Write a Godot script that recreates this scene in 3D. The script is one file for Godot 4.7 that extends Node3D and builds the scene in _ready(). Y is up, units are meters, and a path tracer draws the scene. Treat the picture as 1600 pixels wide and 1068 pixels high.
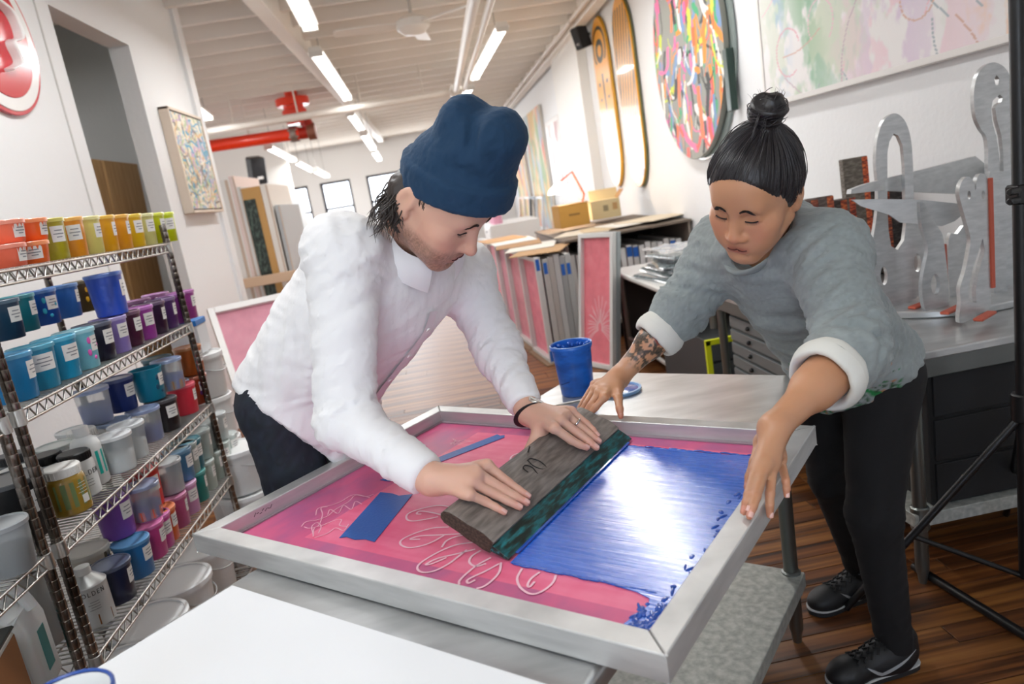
extends Node3D
# A screen-printing studio: two people pull blue ink through a pink screen on a steel table.
# World: metres, y up, floor at y = 0; the room runs away along -z.

var mats := {}
var used := {}
var noise := FastNoiseLite.new()
var rng := RandomNumberGenerator.new()
const WALL_L := -1.78
const WALL_R := 2.15
const CEIL := 3.42
const ROOM_END := -20.0
const ROOM_BACK := 2.6
# the printing table and screen are turned in the room: x along the long rail, z towards the camera side
var tb := Basis(Vector3(0.758, 0, 0.652), Vector3.UP, Vector3(-0.652, 0, 0.758))
var tab := Transform3D(tb, Vector3(0.0415, 0, -1.391))

func _ready() -> void:
	# ---- camera
	var cam := Camera3D.new()
	cam.name = "camera"
	cam.transform = Transform3D(Basis(Vector3(0.981, -0.1621, 0.1061), Vector3(0.1802, 0.9647, -0.1923), Vector3(-0.0712, 0.2078, 0.9756)), Vector3(0, 1.45, 0))
	cam.fov = 50.5877
	cam.near = 0.05
	cam.far = 100.0
	var lens := CameraAttributesPhysical.new()
	lens.frustum_focal_length = 25.3933
	lens.frustum_focus_distance = 1.55
	lens.frustum_near = 0.05
	lens.frustum_far = 100.0
	lens.exposure_aperture = 4.0
	cam.attributes = lens
	add_child(cam)
	# ---- sky and exposure
	var we := WorldEnvironment.new()
	we.name = "world_environment"
	var env := Environment.new()
	env.background_mode = Environment.BG_SKY
	var sky := Sky.new()
	var sm := ProceduralSkyMaterial.new()
	sm.sky_top_color = Color(0.62, 0.74, 0.92)
	sm.sky_horizon_color = Color(0.93, 0.95, 0.98)
	sm.ground_horizon_color = Color(0.9, 0.91, 0.92)
	sm.ground_bottom_color = Color(0.8, 0.81, 0.82)
	sm.sky_energy_multiplier = 2.2
	sky.sky_material = sm
	env.sky = sky
	env.tonemap_mode = Environment.TONE_MAPPER_LINEAR
	env.tonemap_exposure = 0.96
	env.sdfgi_enabled = true
	env.ssao_enabled = true
	env.ssil_enabled = true
	we.environment = env
	add_child(we)
	# ---- daylight through the windows behind the camera and at the far end
	area("daylight_window_rear", Vector3(-0.55, 1.9, ROOM_BACK - 0.03), Vector3(0, 0, -1), Vector2(2.3, 1.9), Color(0.93, 0.965, 1.0), 3.0)
	area("daylight_window_far", Vector3(-2.2, 1.9, ROOM_END + 0.35), Vector3(0, 0, 1), Vector2(6.0, 2.2), Color(0.95, 0.975, 1.0), 20.0)
	area("daylight_side", Vector3(-7.9, 1.9, -11.0), Vector3(1, 0, 0), Vector2(6.0, 2.2), Color(0.97, 0.98, 1.0), 15.0)
	# ---- ceiling strip lights (each glowing fitting carries a light of its own)
	strip_lights()
	store_lamp()
	# ---- the room, then what stands in it, small things last
	noise.seed = 7
	rng.seed = 20
	room()
	ceiling_things()
	print_table()
	wire_shelves()
	paint_pots()
	left_side()
	right_side()
	wall_art()
	screen_rack()
	far_things()
	man()
	woman()

func area(called: String, at: Vector3, towards: Vector3, size: Vector2, c: Color, energy: float) -> void:
	var a := AreaLight3D.new()
	a.name = called
	a.area_size = size
	a.light_color = c
	a.light_energy = energy
	a.shadow_enabled = true
	a.area_range = 40.0
	add_child(a)
	a.position = at
	a.basis = facing(towards)

func facing(f: Vector3, up := Vector3.UP) -> Basis:   # -z looks along f
	f = f.normalized()
	if absf(f.dot(up)) > 0.99:
		up = Vector3.FORWARD
	return Basis.looking_at(f, up)

# ------------------------------------------------------------------ naming and metas
func numbered(called: String) -> String:
	var n: int = used.get(called, 0)
	used[called] = n + 1
	return called if n == 0 else "%s_%03d" % [called, n]

func thing(called: String, label: String, category: String, at := Vector3.ZERO, group := "", b := Basis.IDENTITY) -> Node3D:
	var o := Node3D.new()
	o.name = numbered(called)
	add_child(o)
	o.transform = Transform3D(b, at)
	return tag(o, label, category, group)

func tag(o: Node3D, label: String, category: String, group := "") -> Node3D:
	o.set_meta("label", label)
	o.set_meta("category", category)
	if group != "":
		o.set_meta("group", group)
	return o

func put(called: String, g: Variant, m: Material, parent: Node = null, at := Transform3D.IDENTITY) -> MeshInstance3D:
	var o := MeshInstance3D.new()
	o.mesh = g.mesh() if g is Geo else g
	o.material_override = m
	o.transform = at
	if parent == null:
		o.name = numbered(called)
		add_child(o)
	else:
		o.name = called
		parent.add_child(o, true)
	return o

func struct(called: String, g: Variant, m: Material, parent: Node = null) -> MeshInstance3D:
	var o := put(called, g, m, parent)
	if parent == null:
		o.set_meta("kind", "structure")
	return o

# ------------------------------------------------------------------ materials
func mat(c: String, rough := 0.6, metal := 0.0, extra := "") -> StandardMaterial3D:
	var key := "%s|%.3f|%.3f|%s" % [c, rough, metal, extra]
	if mats.has(key):
		return mats[key]
	var m := StandardMaterial3D.new()
	m.albedo_color = Color.html(c)
	m.roughness = rough
	m.metallic = metal
	for e in extra.split(" ", false):
		var kv := e.split("=")
		match kv[0]:
			"vc":
				m.vertex_color_use_as_albedo = true
				m.albedo_color = Color.WHITE
			"coat":
				m.clearcoat_enabled = true
				m.clearcoat = float(kv[1])
				m.clearcoat_roughness = 0.08
			"sss":
				m.subsurf_scatter_enabled = true
				m.subsurf_scatter_strength = float(kv[1])
			"rim":
				m.rim_enabled = true
				m.rim = float(kv[1])
				m.rim_tint = 0.5
			"back":
				m.backlight_enabled = true
				m.backlight = Color(1, 1, 1) * float(kv[1])
			"alpha":
				m.transparency = BaseMaterial3D.TRANSPARENCY_ALPHA
				m.albedo_color.a = float(kv[1])
			"glow":
				m.emission_enabled = true
				m.emission = Color.html(c)
				m.emission_energy_multiplier = float(kv[1])
			"spec":
				m.metallic_specular = float(kv[1])
			"grain":      # world-space relief: fabric, plaster, brushed metal
				relief(m, float(kv[1]), 0.25)
			"plaster":
				relief(m, 3.0, float(kv[1]))
			"weave":
				relief(m, 60.0, float(kv[1]))
	mats[key] = m
	return m

func relief(m: StandardMaterial3D, scale: float, strength: float) -> void:
	var k := "bump"
	if not mats.has(k):
		var fn := FastNoiseLite.new()
		fn.seed = 3
		fn.frequency = 0.03
		fn.fractal_octaves = 4
		var im := fn.get_seamless_image(256, 256)
		im.bump_map_to_normal_map(5.0)
		mats[k] = ImageTexture.create_from_image(im)
	m.normal_enabled = true
	m.normal_texture = mats[k]
	m.normal_scale = strength
	m.uv1_triplanar = true
	m.uv1_scale = Vector3.ONE * scale

func ramp_mat(key: String, lo: String, mid: String, hi: String, freq: Vector3, rough: float, metal: float, spread := 1.0, world := true) -> StandardMaterial3D:
	# streaked or mottled material from stretched noise, mapped by position
	if mats.has(key):
		return mats[key]
	var fn := FastNoiseLite.new()
	fn.seed = hash(key) % 1000
	fn.frequency = 0.02
	fn.fractal_octaves = 5
	var im := fn.get_seamless_image(256, 256)
	im.convert(Image.FORMAT_RGB8)
	var a := Color.html(lo)
	var b := Color.html(mid)
	var c := Color.html(hi)
	for y in 256:
		for x in 256:
			var t := clampf(0.5 + (im.get_pixel(x, y).r - 0.5) * 1.6 * spread, 0.0, 1.0)
			im.set_pixel(x, y, a.lerp(b, t * 2.0) if t < 0.5 else b.lerp(c, t * 2.0 - 1.0))
	var m := StandardMaterial3D.new()
	m.albedo_texture = ImageTexture.create_from_image(im)
	m.roughness = rough
	m.metallic = metal
	m.uv1_triplanar = true
	m.uv1_world_triplanar = world
	m.uv1_scale = freq
	mats[key] = m
	return m

func tex_mat(t: Texture2D, rough := 0.5, extra := 0.0) -> StandardMaterial3D:
	var m := StandardMaterial3D.new()
	m.albedo_texture = t
	m.roughness = rough
	if extra > 0.0:
		m.clearcoat_enabled = true
		m.clearcoat = extra
		m.clearcoat_roughness = 0.05
	return m

# ------------------------------------------------------------------ geometry
class Geo:
	var vs := PackedVector3Array()
	var ns := PackedVector3Array()
	var us := PackedVector2Array()
	var cs := PackedColorArray()
	var ix := PackedInt32Array()
	var xf := Transform3D.IDENTITY

	func add(p: Vector3, n: Vector3, uv := Vector2.ZERO) -> int:
		vs.append(xf * p)
		ns.append((xf.basis * n).normalized())
		us.append(uv)
		return vs.size() - 1

	func tri(a: int, b: int, c: int) -> void:
		var w := (vs[b] - vs[a]).cross(vs[c] - vs[a])
		if w.dot(ns[a] + ns[b] + ns[c]) > 0.0:
			ix.append_array(PackedInt32Array([a, c, b]))
		else:
			ix.append_array(PackedInt32Array([a, b, c]))

	func quad(a: Vector3, b: Vector3, c: Vector3, d: Vector3, n: Vector3, uvs := [Vector2(0, 1), Vector2(1, 1), Vector2(1, 0), Vector2(0, 0)]) -> Geo:
		var i := add(a, n, uvs[0])
		add(b, n, uvs[1])
		add(c, n, uvs[2])
		add(d, n, uvs[3])
		tri(i, i + 1, i + 2)
		tri(i, i + 2, i + 3)
		return self

	func box(c: Vector3, s: Vector3, b := Basis.IDENTITY, bev := 0.0) -> Geo:
		var h := s * 0.5
		bev = minf(bev, minf(h.x, minf(h.y, h.z)) * 0.9)
		var start := {}
		for sx in [-1, 1]:
			for sy in [-1, 1]:
				for sz in [-1, 1]:
					for ax in 3:
						var p := Vector3(sx * (h.x - bev), sy * (h.y - bev), sz * (h.z - bev))
						var n := Vector3.ZERO
						var sg: int = [sx, sy, sz][ax]
						p[ax] = sg * h[ax]
						n[ax] = sg
						start[[sx, sy, sz, ax]] = add(c + b * p, b * n, Vector2(0.5 + sx * 0.5 if ax != 0 else 0.5 + sz * 0.5, 0.5 - sy * 0.5 if ax != 1 else 0.5 + sz * 0.5))
		for ax in 3:
			var u := (ax + 1) % 3
			var v := (ax + 2) % 3
			for sg in [-1, 1]:
				var q := []
				for k in [[-1, -1], [1, -1], [1, 1], [-1, 1]]:
					var key := [0, 0, 0, ax]
					key[ax] = sg
					key[u] = k[0]
					key[v] = k[1]
					q.append(start[key])
				tri(q[0], q[1], q[2])
				tri(q[0], q[2], q[3])
			if bev > 0.0:
				for su in [-1, 1]:
					for sv in [-1, 1]:
						var e := []
						for k in [[-1, u], [1, u], [1, v], [-1, v]]:
							var key := [0, 0, 0, k[1]]
							key[ax] = k[0]
							key[u] = su
							key[v] = sv
							e.append(start[key])
						tri(e[0], e[1], e[2])
						tri(e[0], e[2], e[3])
		if bev > 0.0:
			for sx in [-1, 1]:
				for sy in [-1, 1]:
					for sz in [-1, 1]:
						tri(start[[sx, sy, sz, 0]], start[[sx, sy, sz, 1]], start[[sx, sy, sz, 2]])
		return self

	func lathe(prof: Array, sides := 20, t := Transform3D.IDENTITY, sharp := 0.75) -> Geo:
		# prof: Vector2(radius, height) from bottom to top; outward normals to the right of travel
		var sn := []
		for i in prof.size() - 1:
			var d: Vector2 = prof[i + 1] - prof[i]
			sn.append(Vector2(d.y, -d.x).normalized())
		for i in prof.size() - 1:
			var na: Vector2 = sn[i]
			var nb: Vector2 = sn[i]
			if i > 0 and sn[i - 1].dot(sn[i]) > sharp:
				na = (sn[i - 1] + sn[i]).normalized()
			if i < sn.size() - 1 and sn[i + 1].dot(sn[i]) > sharp:
				nb = (sn[i + 1] + sn[i]).normalized()
			var first := vs.size()
			for k in sides + 1:
				var a := TAU * k / sides
				var ca := cos(a)
				var sa := sin(a)
				add(t * Vector3(prof[i].x * ca, prof[i].y, prof[i].x * sa), t.basis * Vector3(na.x * ca, na.y, na.x * sa), Vector2(float(k) / sides, float(i) / prof.size()))
				add(t * Vector3(prof[i + 1].x * ca, prof[i + 1].y, prof[i + 1].x * sa), t.basis * Vector3(nb.x * ca, nb.y, nb.x * sa), Vector2(float(k) / sides, float(i + 1) / prof.size()))
			for k in sides:
				var j := first + k * 2
				if prof[i].x > 1e-6:
					tri(j, j + 2, j + 1)
				if prof[i + 1].x > 1e-6:
					tri(j + 1, j + 2, j + 3)
		return self

	func cyl(a: Vector3, b: Vector3, r: float, sides := 12, r2 := -1.0, bev := 0.0) -> Geo:
		var y := (b - a)
		var l := y.length()
		y = y / l
		var x := y.cross(Vector3.RIGHT if absf(y.x) < 0.8 else Vector3.FORWARD).normalized()
		var t := Transform3D(Basis(x, y, x.cross(y)), a)
		if r2 < 0.0:
			r2 = r
		if bev > 0.0:
			return lathe([Vector2(0, 0), Vector2(r - bev, 0), Vector2(r, bev), Vector2(r2, l - bev), Vector2(r2 - bev, l), Vector2(0, l)], sides, t)
		return lathe([Vector2(0, 0), Vector2(r, 0), Vector2(r2, l), Vector2(0, l)], sides, t)

	func tube(pts: Array, rad: Variant, sides := 8, closed := false, flat := 1.0) -> Geo:
		var n := pts.size()
		var ref := Vector3.ZERO
		var rows := []
		for i in n:
			var d: Vector3
			if closed:
				d = pts[(i + 1) % n] - pts[(i - 1 + n) % n]
			else:
				d = pts[mini(i + 1, n - 1)] - pts[maxi(i - 1, 0)]
			d = d.normalized()
			if i == 0:
				ref = d.cross(Vector3.UP if absf(d.y) < 0.9 else Vector3.RIGHT).normalized()
			else:
				ref = (ref - d * ref.dot(d)).normalized()
			var o := d.cross(ref)
			var r: float = rad if rad is float else rad[i]
			var row := []
			for k in sides:
				var a := TAU * k / sides
				var q := ref * cos(a) + o * sin(a) * flat
				row.append(add(pts[i] + q * r, ref * cos(a) * flat + o * sin(a), Vector2(float(k) / sides, float(i) / n)))
			rows.append(row)
		for i in (n if closed else n - 1):
			for k in sides:
				var a: int = rows[i][k]
				var b: int = rows[i][(k + 1) % sides]
				var c: int = rows[(i + 1) % n][(k + 1) % sides]
				var e: int = rows[(i + 1) % n][k]
				tri(a, b, c)
				tri(a, c, e)
		if not closed:
			for end in [0, n - 1]:
				var d: Vector3 = (pts[0] - pts[1] if end == 0 else pts[n - 1] - pts[n - 2]).normalized()
				var c := add(pts[end], d)
				var ring := []
				for k in sides:
					vs.append(vs[rows[end][k]])
					ns.append((xf.basis * d).normalized())
					us.append(Vector2.ZERO)
					ring.append(vs.size() - 1)
				for k in sides:
					tri(c, ring[k], ring[(k + 1) % sides])
		return self

	func prism(poly: PackedVector2Array, depth: float, t := Transform3D.IDENTITY, bev := 0.0, holes: Array = []) -> Geo:
		# outline in local x/y, thickness along z from -depth/2 to depth/2; the outline may hold holes
		var all := [poly]
		all.append_array(holes)
		var lo := 1e9
		var hi := -1e9
		var lox := 1e9
		var hix := -1e9
		for p in poly:
			lo = minf(lo, p.y)
			hi = maxf(hi, p.y)
			lox = minf(lox, p.x)
			hix = maxf(hix, p.x)
		var face := poly
		if bev > 0.0:
			var ins := Geometry2D.offset_polygon(poly, -bev)
			if ins.size() == 1 and ins[0].size() > 2:
				face = ins[0]
			else:
				bev = 0.0
		var merged := face
		for h in holes:
			merged = bridge(merged, h)
		var ti := Geometry2D.triangulate_polygon(merged)
		for s in [-1.0, 1.0]:
			var first := vs.size()
			for p in merged:
				add(t * Vector3(p.x, p.y, s * depth * 0.5), t.basis * Vector3(0, 0, s), Vector2((p.x - lox) / (hix - lox), (hi - p.y) / (hi - lo)))
			for k in range(0, ti.size(), 3):
				tri(first + ti[k], first + ti[k + 1], first + ti[k + 2])
		for li in all.size():
			var loop: PackedVector2Array = all[li]
			var n := loop.size()
			var cw := Geometry2D.is_polygon_clockwise(loop)
			var hole: bool = li > 0
			var nn := []
			for i in n:
				var d: Vector2 = loop[(i + 1) % n] - loop[i]
				var o := Vector2(d.y, -d.x).normalized() * (-1.0 if cw else 1.0) * (-1.0 if hole else 1.0)
				nn.append(o)
			var z := depth * 0.5 - (bev if not hole else 0.0)
			for i in n:
				var o: Vector2 = nn[i]
				var pv: Vector2 = nn[(i - 1 + n) % n]
				var nx: Vector2 = nn[(i + 1) % n]
				var n0 := (o + pv).normalized() if o.dot(pv) > 0.8 else o
				var n1 := (o + nx).normalized() if o.dot(nx) > 0.8 else o
				var p: Vector2 = loop[i]
				var q: Vector2 = loop[(i + 1) % n]
				var j := add(t * Vector3(p.x, p.y, -z), t.basis * Vector3(n0.x, n0.y, 0))
				add(t * Vector3(q.x, q.y, -z), t.basis * Vector3(n1.x, n1.y, 0))
				add(t * Vector3(q.x, q.y, z), t.basis * Vector3(n1.x, n1.y, 0))
				add(t * Vector3(p.x, p.y, z), t.basis * Vector3(n0.x, n0.y, 0))
				tri(j, j + 1, j + 2)
				tri(j, j + 2, j + 3)
				if bev > 0.0 and not hole:
					for s in [-1.0, 1.0]:
						var p2 := p - n0 * bev
						var q2 := q - n1 * bev
						var j2 := add(t * Vector3(p.x, p.y, s * z), t.basis * Vector3(n0.x, n0.y, 0))
						add(t * Vector3(q.x, q.y, s * z), t.basis * Vector3(n1.x, n1.y, 0))
						add(t * Vector3(q2.x, q2.y, s * depth * 0.5), t.basis * Vector3(n1.x * 0.5, n1.y * 0.5, s))
						add(t * Vector3(p2.x, p2.y, s * depth * 0.5), t.basis * Vector3(n0.x * 0.5, n0.y * 0.5, s))
						tri(j2, j2 + 1, j2 + 2)
						tri(j2, j2 + 2, j2 + 3)
		return self

	static func bridge(outer: PackedVector2Array, hole: PackedVector2Array) -> PackedVector2Array:
		var h := hole.duplicate()
		if Geometry2D.is_polygon_clockwise(h) == Geometry2D.is_polygon_clockwise(outer):
			h.reverse()
		var best := 1e18
		var bi := 0
		var bj := 0
		for i in outer.size():
			for j in h.size():
				var d := outer[i].distance_squared_to(h[j])
				if d < best:
					best = d
					bi = i
					bj = j
		var res := PackedVector2Array()
		for i in bi + 1:
			res.append(outer[i])
		for j in h.size() + 1:
			res.append(h[(bj + j) % h.size()] + (Vector2(1e-5, 1e-5) if j == h.size() else Vector2.ZERO))
		res.append(outer[bi] + Vector2(1e-5, 1e-5))
		for i in range(bi + 1, outer.size()):
			res.append(outer[i])
		return res

	func ball(c: Vector3, r: Vector3, b := Basis.IDENTITY, seg := 14, ring := 9) -> Geo:
		var first := vs.size()
		for i in ring + 1:
			var th := PI * i / ring
			for k in seg + 1:
				var ph := TAU * k / seg
				var d := Vector3(sin(th) * cos(ph), cos(th), sin(th) * sin(ph))
				add(c + b * (d * r), b * (d / r), Vector2(float(k) / seg, float(i) / ring))
		for i in ring:
			for k in seg:
				var a := first + i * (seg + 1) + k
				if i > 0:
					tri(a, a + 1, a + seg + 1)
				if i < ring - 1:
					tri(a + 1, a + seg + 2, a + seg + 1)
		return self

	func grid(f: Callable, nu: int, nv: int) -> Geo:   # surface f(u, v) -> Vector3, both sides alike
		var pts := []
		for j in nv + 1:
			for i in nu + 1:
				pts.append(f.call(float(i) / nu, float(j) / nv))
		var first := vs.size()
		for j in nv + 1:
			for i in nu + 1:
				var du: Vector3 = pts[j * (nu + 1) + mini(i + 1, nu)] - pts[j * (nu + 1) + maxi(i - 1, 0)]
				var dv: Vector3 = pts[mini(j + 1, nv) * (nu + 1) + i] - pts[maxi(j - 1, 0) * (nu + 1) + i]
				add(pts[j * (nu + 1) + i], du.cross(dv).normalized(), Vector2(float(i) / nu, float(j) / nv))
		for j in nv:
			for i in nu:
				var a := first + j * (nu + 1) + i
				tri(a, a + 1, a + nu + 2)
				tri(a, a + nu + 2, a + nu + 1)
		return self

	func slab(pts: Array, w: float, up: Vector3, thick := 0.0006) -> Geo:   # a flat strip along a line of points
		var n := pts.size()
		var first := vs.size()
		for i in n:
			var d: Vector3 = (pts[mini(i + 1, n - 1)] - pts[maxi(i - 1, 0)]).normalized()
			var o := d.cross(up).normalized() * w * 0.5
			add(pts[i] + o + up * thick, up)
			add(pts[i] - o + up * thick, up)
		for i in n - 1:
			var a := first + i * 2
			tri(a, a + 1, a + 3)
			tri(a, a + 3, a + 2)
		return self

	func mesh() -> ArrayMesh:
		var arr := []
		arr.resize(Mesh.ARRAY_MAX)
		arr[Mesh.ARRAY_VERTEX] = vs
		arr[Mesh.ARRAY_NORMAL] = ns
		arr[Mesh.ARRAY_TEX_UV] = us
		if cs.size() == vs.size():
			arr[Mesh.ARRAY_COLOR] = cs
		arr[Mesh.ARRAY_INDEX] = ix
		var m := ArrayMesh.new()
		m.add_surface_from_arrays(Mesh.PRIMITIVE_TRIANGLES, arr)
		return m

func curve(pts: Array, steps := 6, closed := false) -> Array:   # Catmull-Rom through points
	var out := []
	var n := pts.size()
	for i in (n if closed else n - 1):
		var p0 = pts[(i - 1 + n) % n] if closed or i > 0 else pts[0] * 2.0 - pts[1]
		var p1 = pts[i]
		var p2 = pts[(i + 1) % n]
		var p3 = pts[(i + 2) % n] if closed or i < n - 2 else pts[n - 1] * 2.0 - pts[n - 2]
		for s in steps:
			var t := float(s) / steps
			out.append(0.5 * (p1 * 2.0 + (p2 - p0) * t + (p0 * 2.0 - p1 * 5.0 + p2 * 4.0 - p3) * t * t + (p1 * 3.0 - p0 - p2 * 3.0 + p3) * t * t * t))
	if not closed:
		out.append(pts[n - 1])
	return out

func poly(pts: Array) -> PackedVector2Array:
	var r := PackedVector2Array()
	for p in pts:
		r.append(p)
	return r

func ring2(c: Vector2, rx: float, ry: float, n := 20) -> PackedVector2Array:
	var r := PackedVector2Array()
	for k in n:
		r.append(c + Vector2(cos(TAU * k / n) * rx, sin(TAU * k / n) * ry))
	return r

func text(called: String, s: String, size: float, m: Material, parent: Node3D, at: Transform3D, deep := 0.0006, font := "Droid Sans") -> MeshInstance3D:
	var t := TextMesh.new()
	t.text = s
	var f := SystemFont.new()
	f.font_names = PackedStringArray([font])
	t.font = f
	t.font_size = 32
	t.pixel_size = size / 32.0
	t.depth = deep
	return put(called, t, m, parent, at)

# ------------------------------------------------------------------ the room
func room() -> void:
	var white := mat("ebecec", 0.62, 0.0, "plaster=0.12")
	var g := Geo.new()
	g.box(Vector3(-2.9, -0.09, -8.7), Vector3(12.0, 0.15, 23.2))
	var fl := struct("floor", g, mat("2a1a10", 0.8))
	# boards run across the room; the near ones lie one by one, the far ones are joined
	var tones := []
	for k in 5:
		tones.append(ramp_mat("board_%d" % k, ["2c170b", "341c0e", "402311", "371e0d", "2d190c"][k], ["66391a", "714420", "7c4d26", "734420", "61381c"][k], ["87552a", "91602f", "9c6b39", "925f2f", "7f5028"][k], Vector3(0.12, 1.0, 3.5) * (1.0 + 0.1 * k), 0.4, 0.0, 0.9))
	var lens := [0.75, 1.05, 1.45]
	var shapes := []
	for l in lens:
		shapes.append(Geo.new().box(Vector3.ZERO, Vector3(l - 0.002, 0.018, 0.078), Basis.IDENTITY, 0.0015).mesh())
	var count := 0
	var z := -0.62
	var rest := Geo.new()
	while z > -5.18:
		var x := -1.75 - rng.randf() * 0.5
		while x < 2.14:
			var w := rng.randi() % 3
			var l: float = lens[w]
			if count < 250 and (z > -3.4 or absf(x + 0.2) < 1.6):
				var o := put("plank", shapes[w], tones[rng.randi() % 5], fl)
				o.position = Vector3(x + l * 0.5, -0.009 + rng.randf() * 0.0006, z)
				count += 1
			else:
				rest.box(Vector3(x + l * 0.5, -0.0095, z), Vector3(l - 0.003, 0.018, 0.078))
			x += l
		z -= 0.08
	while z > -19.95:
		var x := -8.7 - rng.randf() * 2.0
		while x < 2.14:
			var l := 2.4 + rng.randf()
			rest.box(Vector3(x + l * 0.5, -0.0095, z - 0.04), Vector3(l - 0.003, 0.018, 0.158))
			x += l
		z -= 0.16
	for k in 40:
		rest.box(Vector3(0.2, -0.0095, 2.55 - k * 0.08), Vector3(3.9, 0.018, 0.078))
	var far := put("floorboards", rest, tones[2], fl)
	far.set_meta("kind", "stuff")
	# left wall with a doorway, a return where the room widens, the wide part's walls
	g = Geo.new()
	var t := 0.13
	g.box(Vector3(WALL_L - t / 2, CEIL / 2, (-4.25 + ROOM_BACK) / 2), Vector3(t, CEIL, ROOM_BACK + 4.25))
	g.box(Vector3(WALL_L - t / 2, CEIL / 2, (-5.27 - 6.35) / 2), Vector3(t, CEIL, 6.35 - 5.27))
	g.box(Vector3(WALL_L - t / 2, (2.75 + CEIL) / 2, -4.76), Vector3(t, CEIL - 2.75, 1.02))
	g.box(Vector3(-5.2, CEIL / 2, -6.42), Vector3(6.9, CEIL, 0.14))
	struct("wall_left", g, white)
	put_trim(Geo.new().box(Vector3(WALL_L + 0.001, 1.7, -4.1), Vector3(0.006, 3.4, 0.012)), "trim_1", mat("c9c8c4", 0.7))
	# the unlit store behind the doorway
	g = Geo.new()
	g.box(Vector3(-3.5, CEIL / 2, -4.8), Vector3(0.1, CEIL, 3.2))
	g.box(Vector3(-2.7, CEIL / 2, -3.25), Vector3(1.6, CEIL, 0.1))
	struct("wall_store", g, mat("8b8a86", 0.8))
	var sheet := put("plywood_sheet", Geo.new().box(Vector3(0, 1.05, 0), Vector3(0.02, 2.1, 0.6), Basis.IDENTITY, 0.002), ramp_mat("ply", "b98f5c", "c9a06c", "d5b07e", Vector3(0.6, 0.3, 3.0), 0.55, 0.0, 0.6), null, Transform3D(Basis(Vector3.FORWARD, 0.05), Vector3(-2.36, 0, -5.86)))
	tag(sheet, "tan wooden sheet standing in the doorway store, farther of the pair", "sheet", "tan sheets in the doorway")
	var sheet2 := put("plywood_sheet", Geo.new().box(Vector3(0, 1.05, 0), Vector3(0.02, 2.1, 1.15), Basis.IDENTITY, 0.002), sheet.material_override, null, Transform3D(Basis(Vector3.FORWARD, 0.05), Vector3(-2.36, 0, -4.95)))
	tag(sheet2, "wide tan wooden sheet standing in the dark doorway, nearer of the pair", "sheet", "tan sheets in the doorway")
	# right wall with a pilaster
	g = Geo.new()
	g.box(Vector3(WALL_R + 0.1, CEIL / 2, (ROOM_BACK + ROOM_END) / 2), Vector3(0.2, CEIL, ROOM_BACK - ROOM_END + 0.4))
	var wr := struct("wall_right", g, white)
	put("pilaster", Geo.new().box(Vector3(WALL_R - 0.05, CEIL / 2, -10.05), Vector3(0.14, CEIL, 1.7), Basis.IDENTITY, 0.006), mat("f0efeb", 0.55), wr)
	put("pilaster", Geo.new().box(Vector3(WALL_R - 0.03, CEIL / 2, -11.05), Vector3(0.1, CEIL, 0.3), Basis.IDENTITY, 0.006), mat("f0efeb", 0.55), wr)
	# far wall with three tall windows, and the side wall of the wide part with its windows
	wall_with_windows("wall_far", Vector3(-2.9, 0, ROOM_END - 0.1), Vector3.RIGHT, 12.2, [[-0.616, 0.62], [0.419, 0.8], [1.715, 0.95], [1.715 - 7.0 + 2.5, 1.0], [1.715 + 2.1, 0.9]], 0.95, 2.341, 1)
	wall_with_windows("wall_side", Vector3(-8.85, 0, -13.2), Vector3.BACK, 13.6, [[-3.6, 1.1], [-1.2, 1.1], [1.2, 1.1], [3.6, 1.1]], 0.95, 2.8, 6)
	wall_with_windows("wall_rear", Vector3(0.2, 0, ROOM_BACK + 0.1), Vector3.RIGHT, 4.4, [[-1.35, 0.95], [-0.2, 0.95]], 0.95, 2.85, 10)
	# partition standing in the wide part
	struct("wall_partition", Geo.new().box(Vector3(-4.05, 1.5, -14.6), Vector3(2.9, 3.0, 0.12), Basis.IDENTITY, 0.004), mat("f1f0ed", 0.6))
	# ceiling: deck, joists across the room, two girders along it
	g = Geo.new()
	g.box(Vector3(-2.9, CEIL + 0.06, (ROOM_BACK + ROOM_END) / 2), Vector3(12.2, 0.12, ROOM_BACK - ROOM_END + 0.5))
	var ce := struct("ceiling", g, mat("eee8e0", 0.75, 0.0, "plaster=0.2"))
	var cream := mat("f4efe8", 0.6)
	var jl := Geo.new().box(Vector3.ZERO, Vector3(5.8, 0.2, 0.055), Basis.IDENTITY, 0.004).mesh()
	var jw := Geo.new().box(Vector3.ZERO, Vector3(10.9, 0.2, 0.055), Basis.IDENTITY, 0.004).mesh()
	z = 2.2
	while z > -19.9:
		var wide := z < -6.4
		var o := put("joist", jw if wide else jl, cream, ce)
		o.position = Vector3(-3.3 if wide else -0.7, CEIL - 0.1, z)
		z -= 0.565
	for x in [-1.064, -4.4, 2.02]:
		put("girder", Geo.new().box(Vector3(x, CEIL - 0.19, -8.7), Vector3(0.13, 0.26, 22.4), Basis.IDENTITY, 0.006), mat("f6f2ec", 0.55), ce)
	put("baseboard_right", Geo.new().box(Vector3(WALL_R - 0.008, 0.06, -8.7), Vector3(0.016, 0.12, 22.0), Basis.IDENTITY, 0.003), mat("e4e2dc", 0.5)).set_meta("kind", "structure")

func put_trim(g: Geo, called: String, m: Material) -> void:
	struct(called, g, m)

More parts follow.
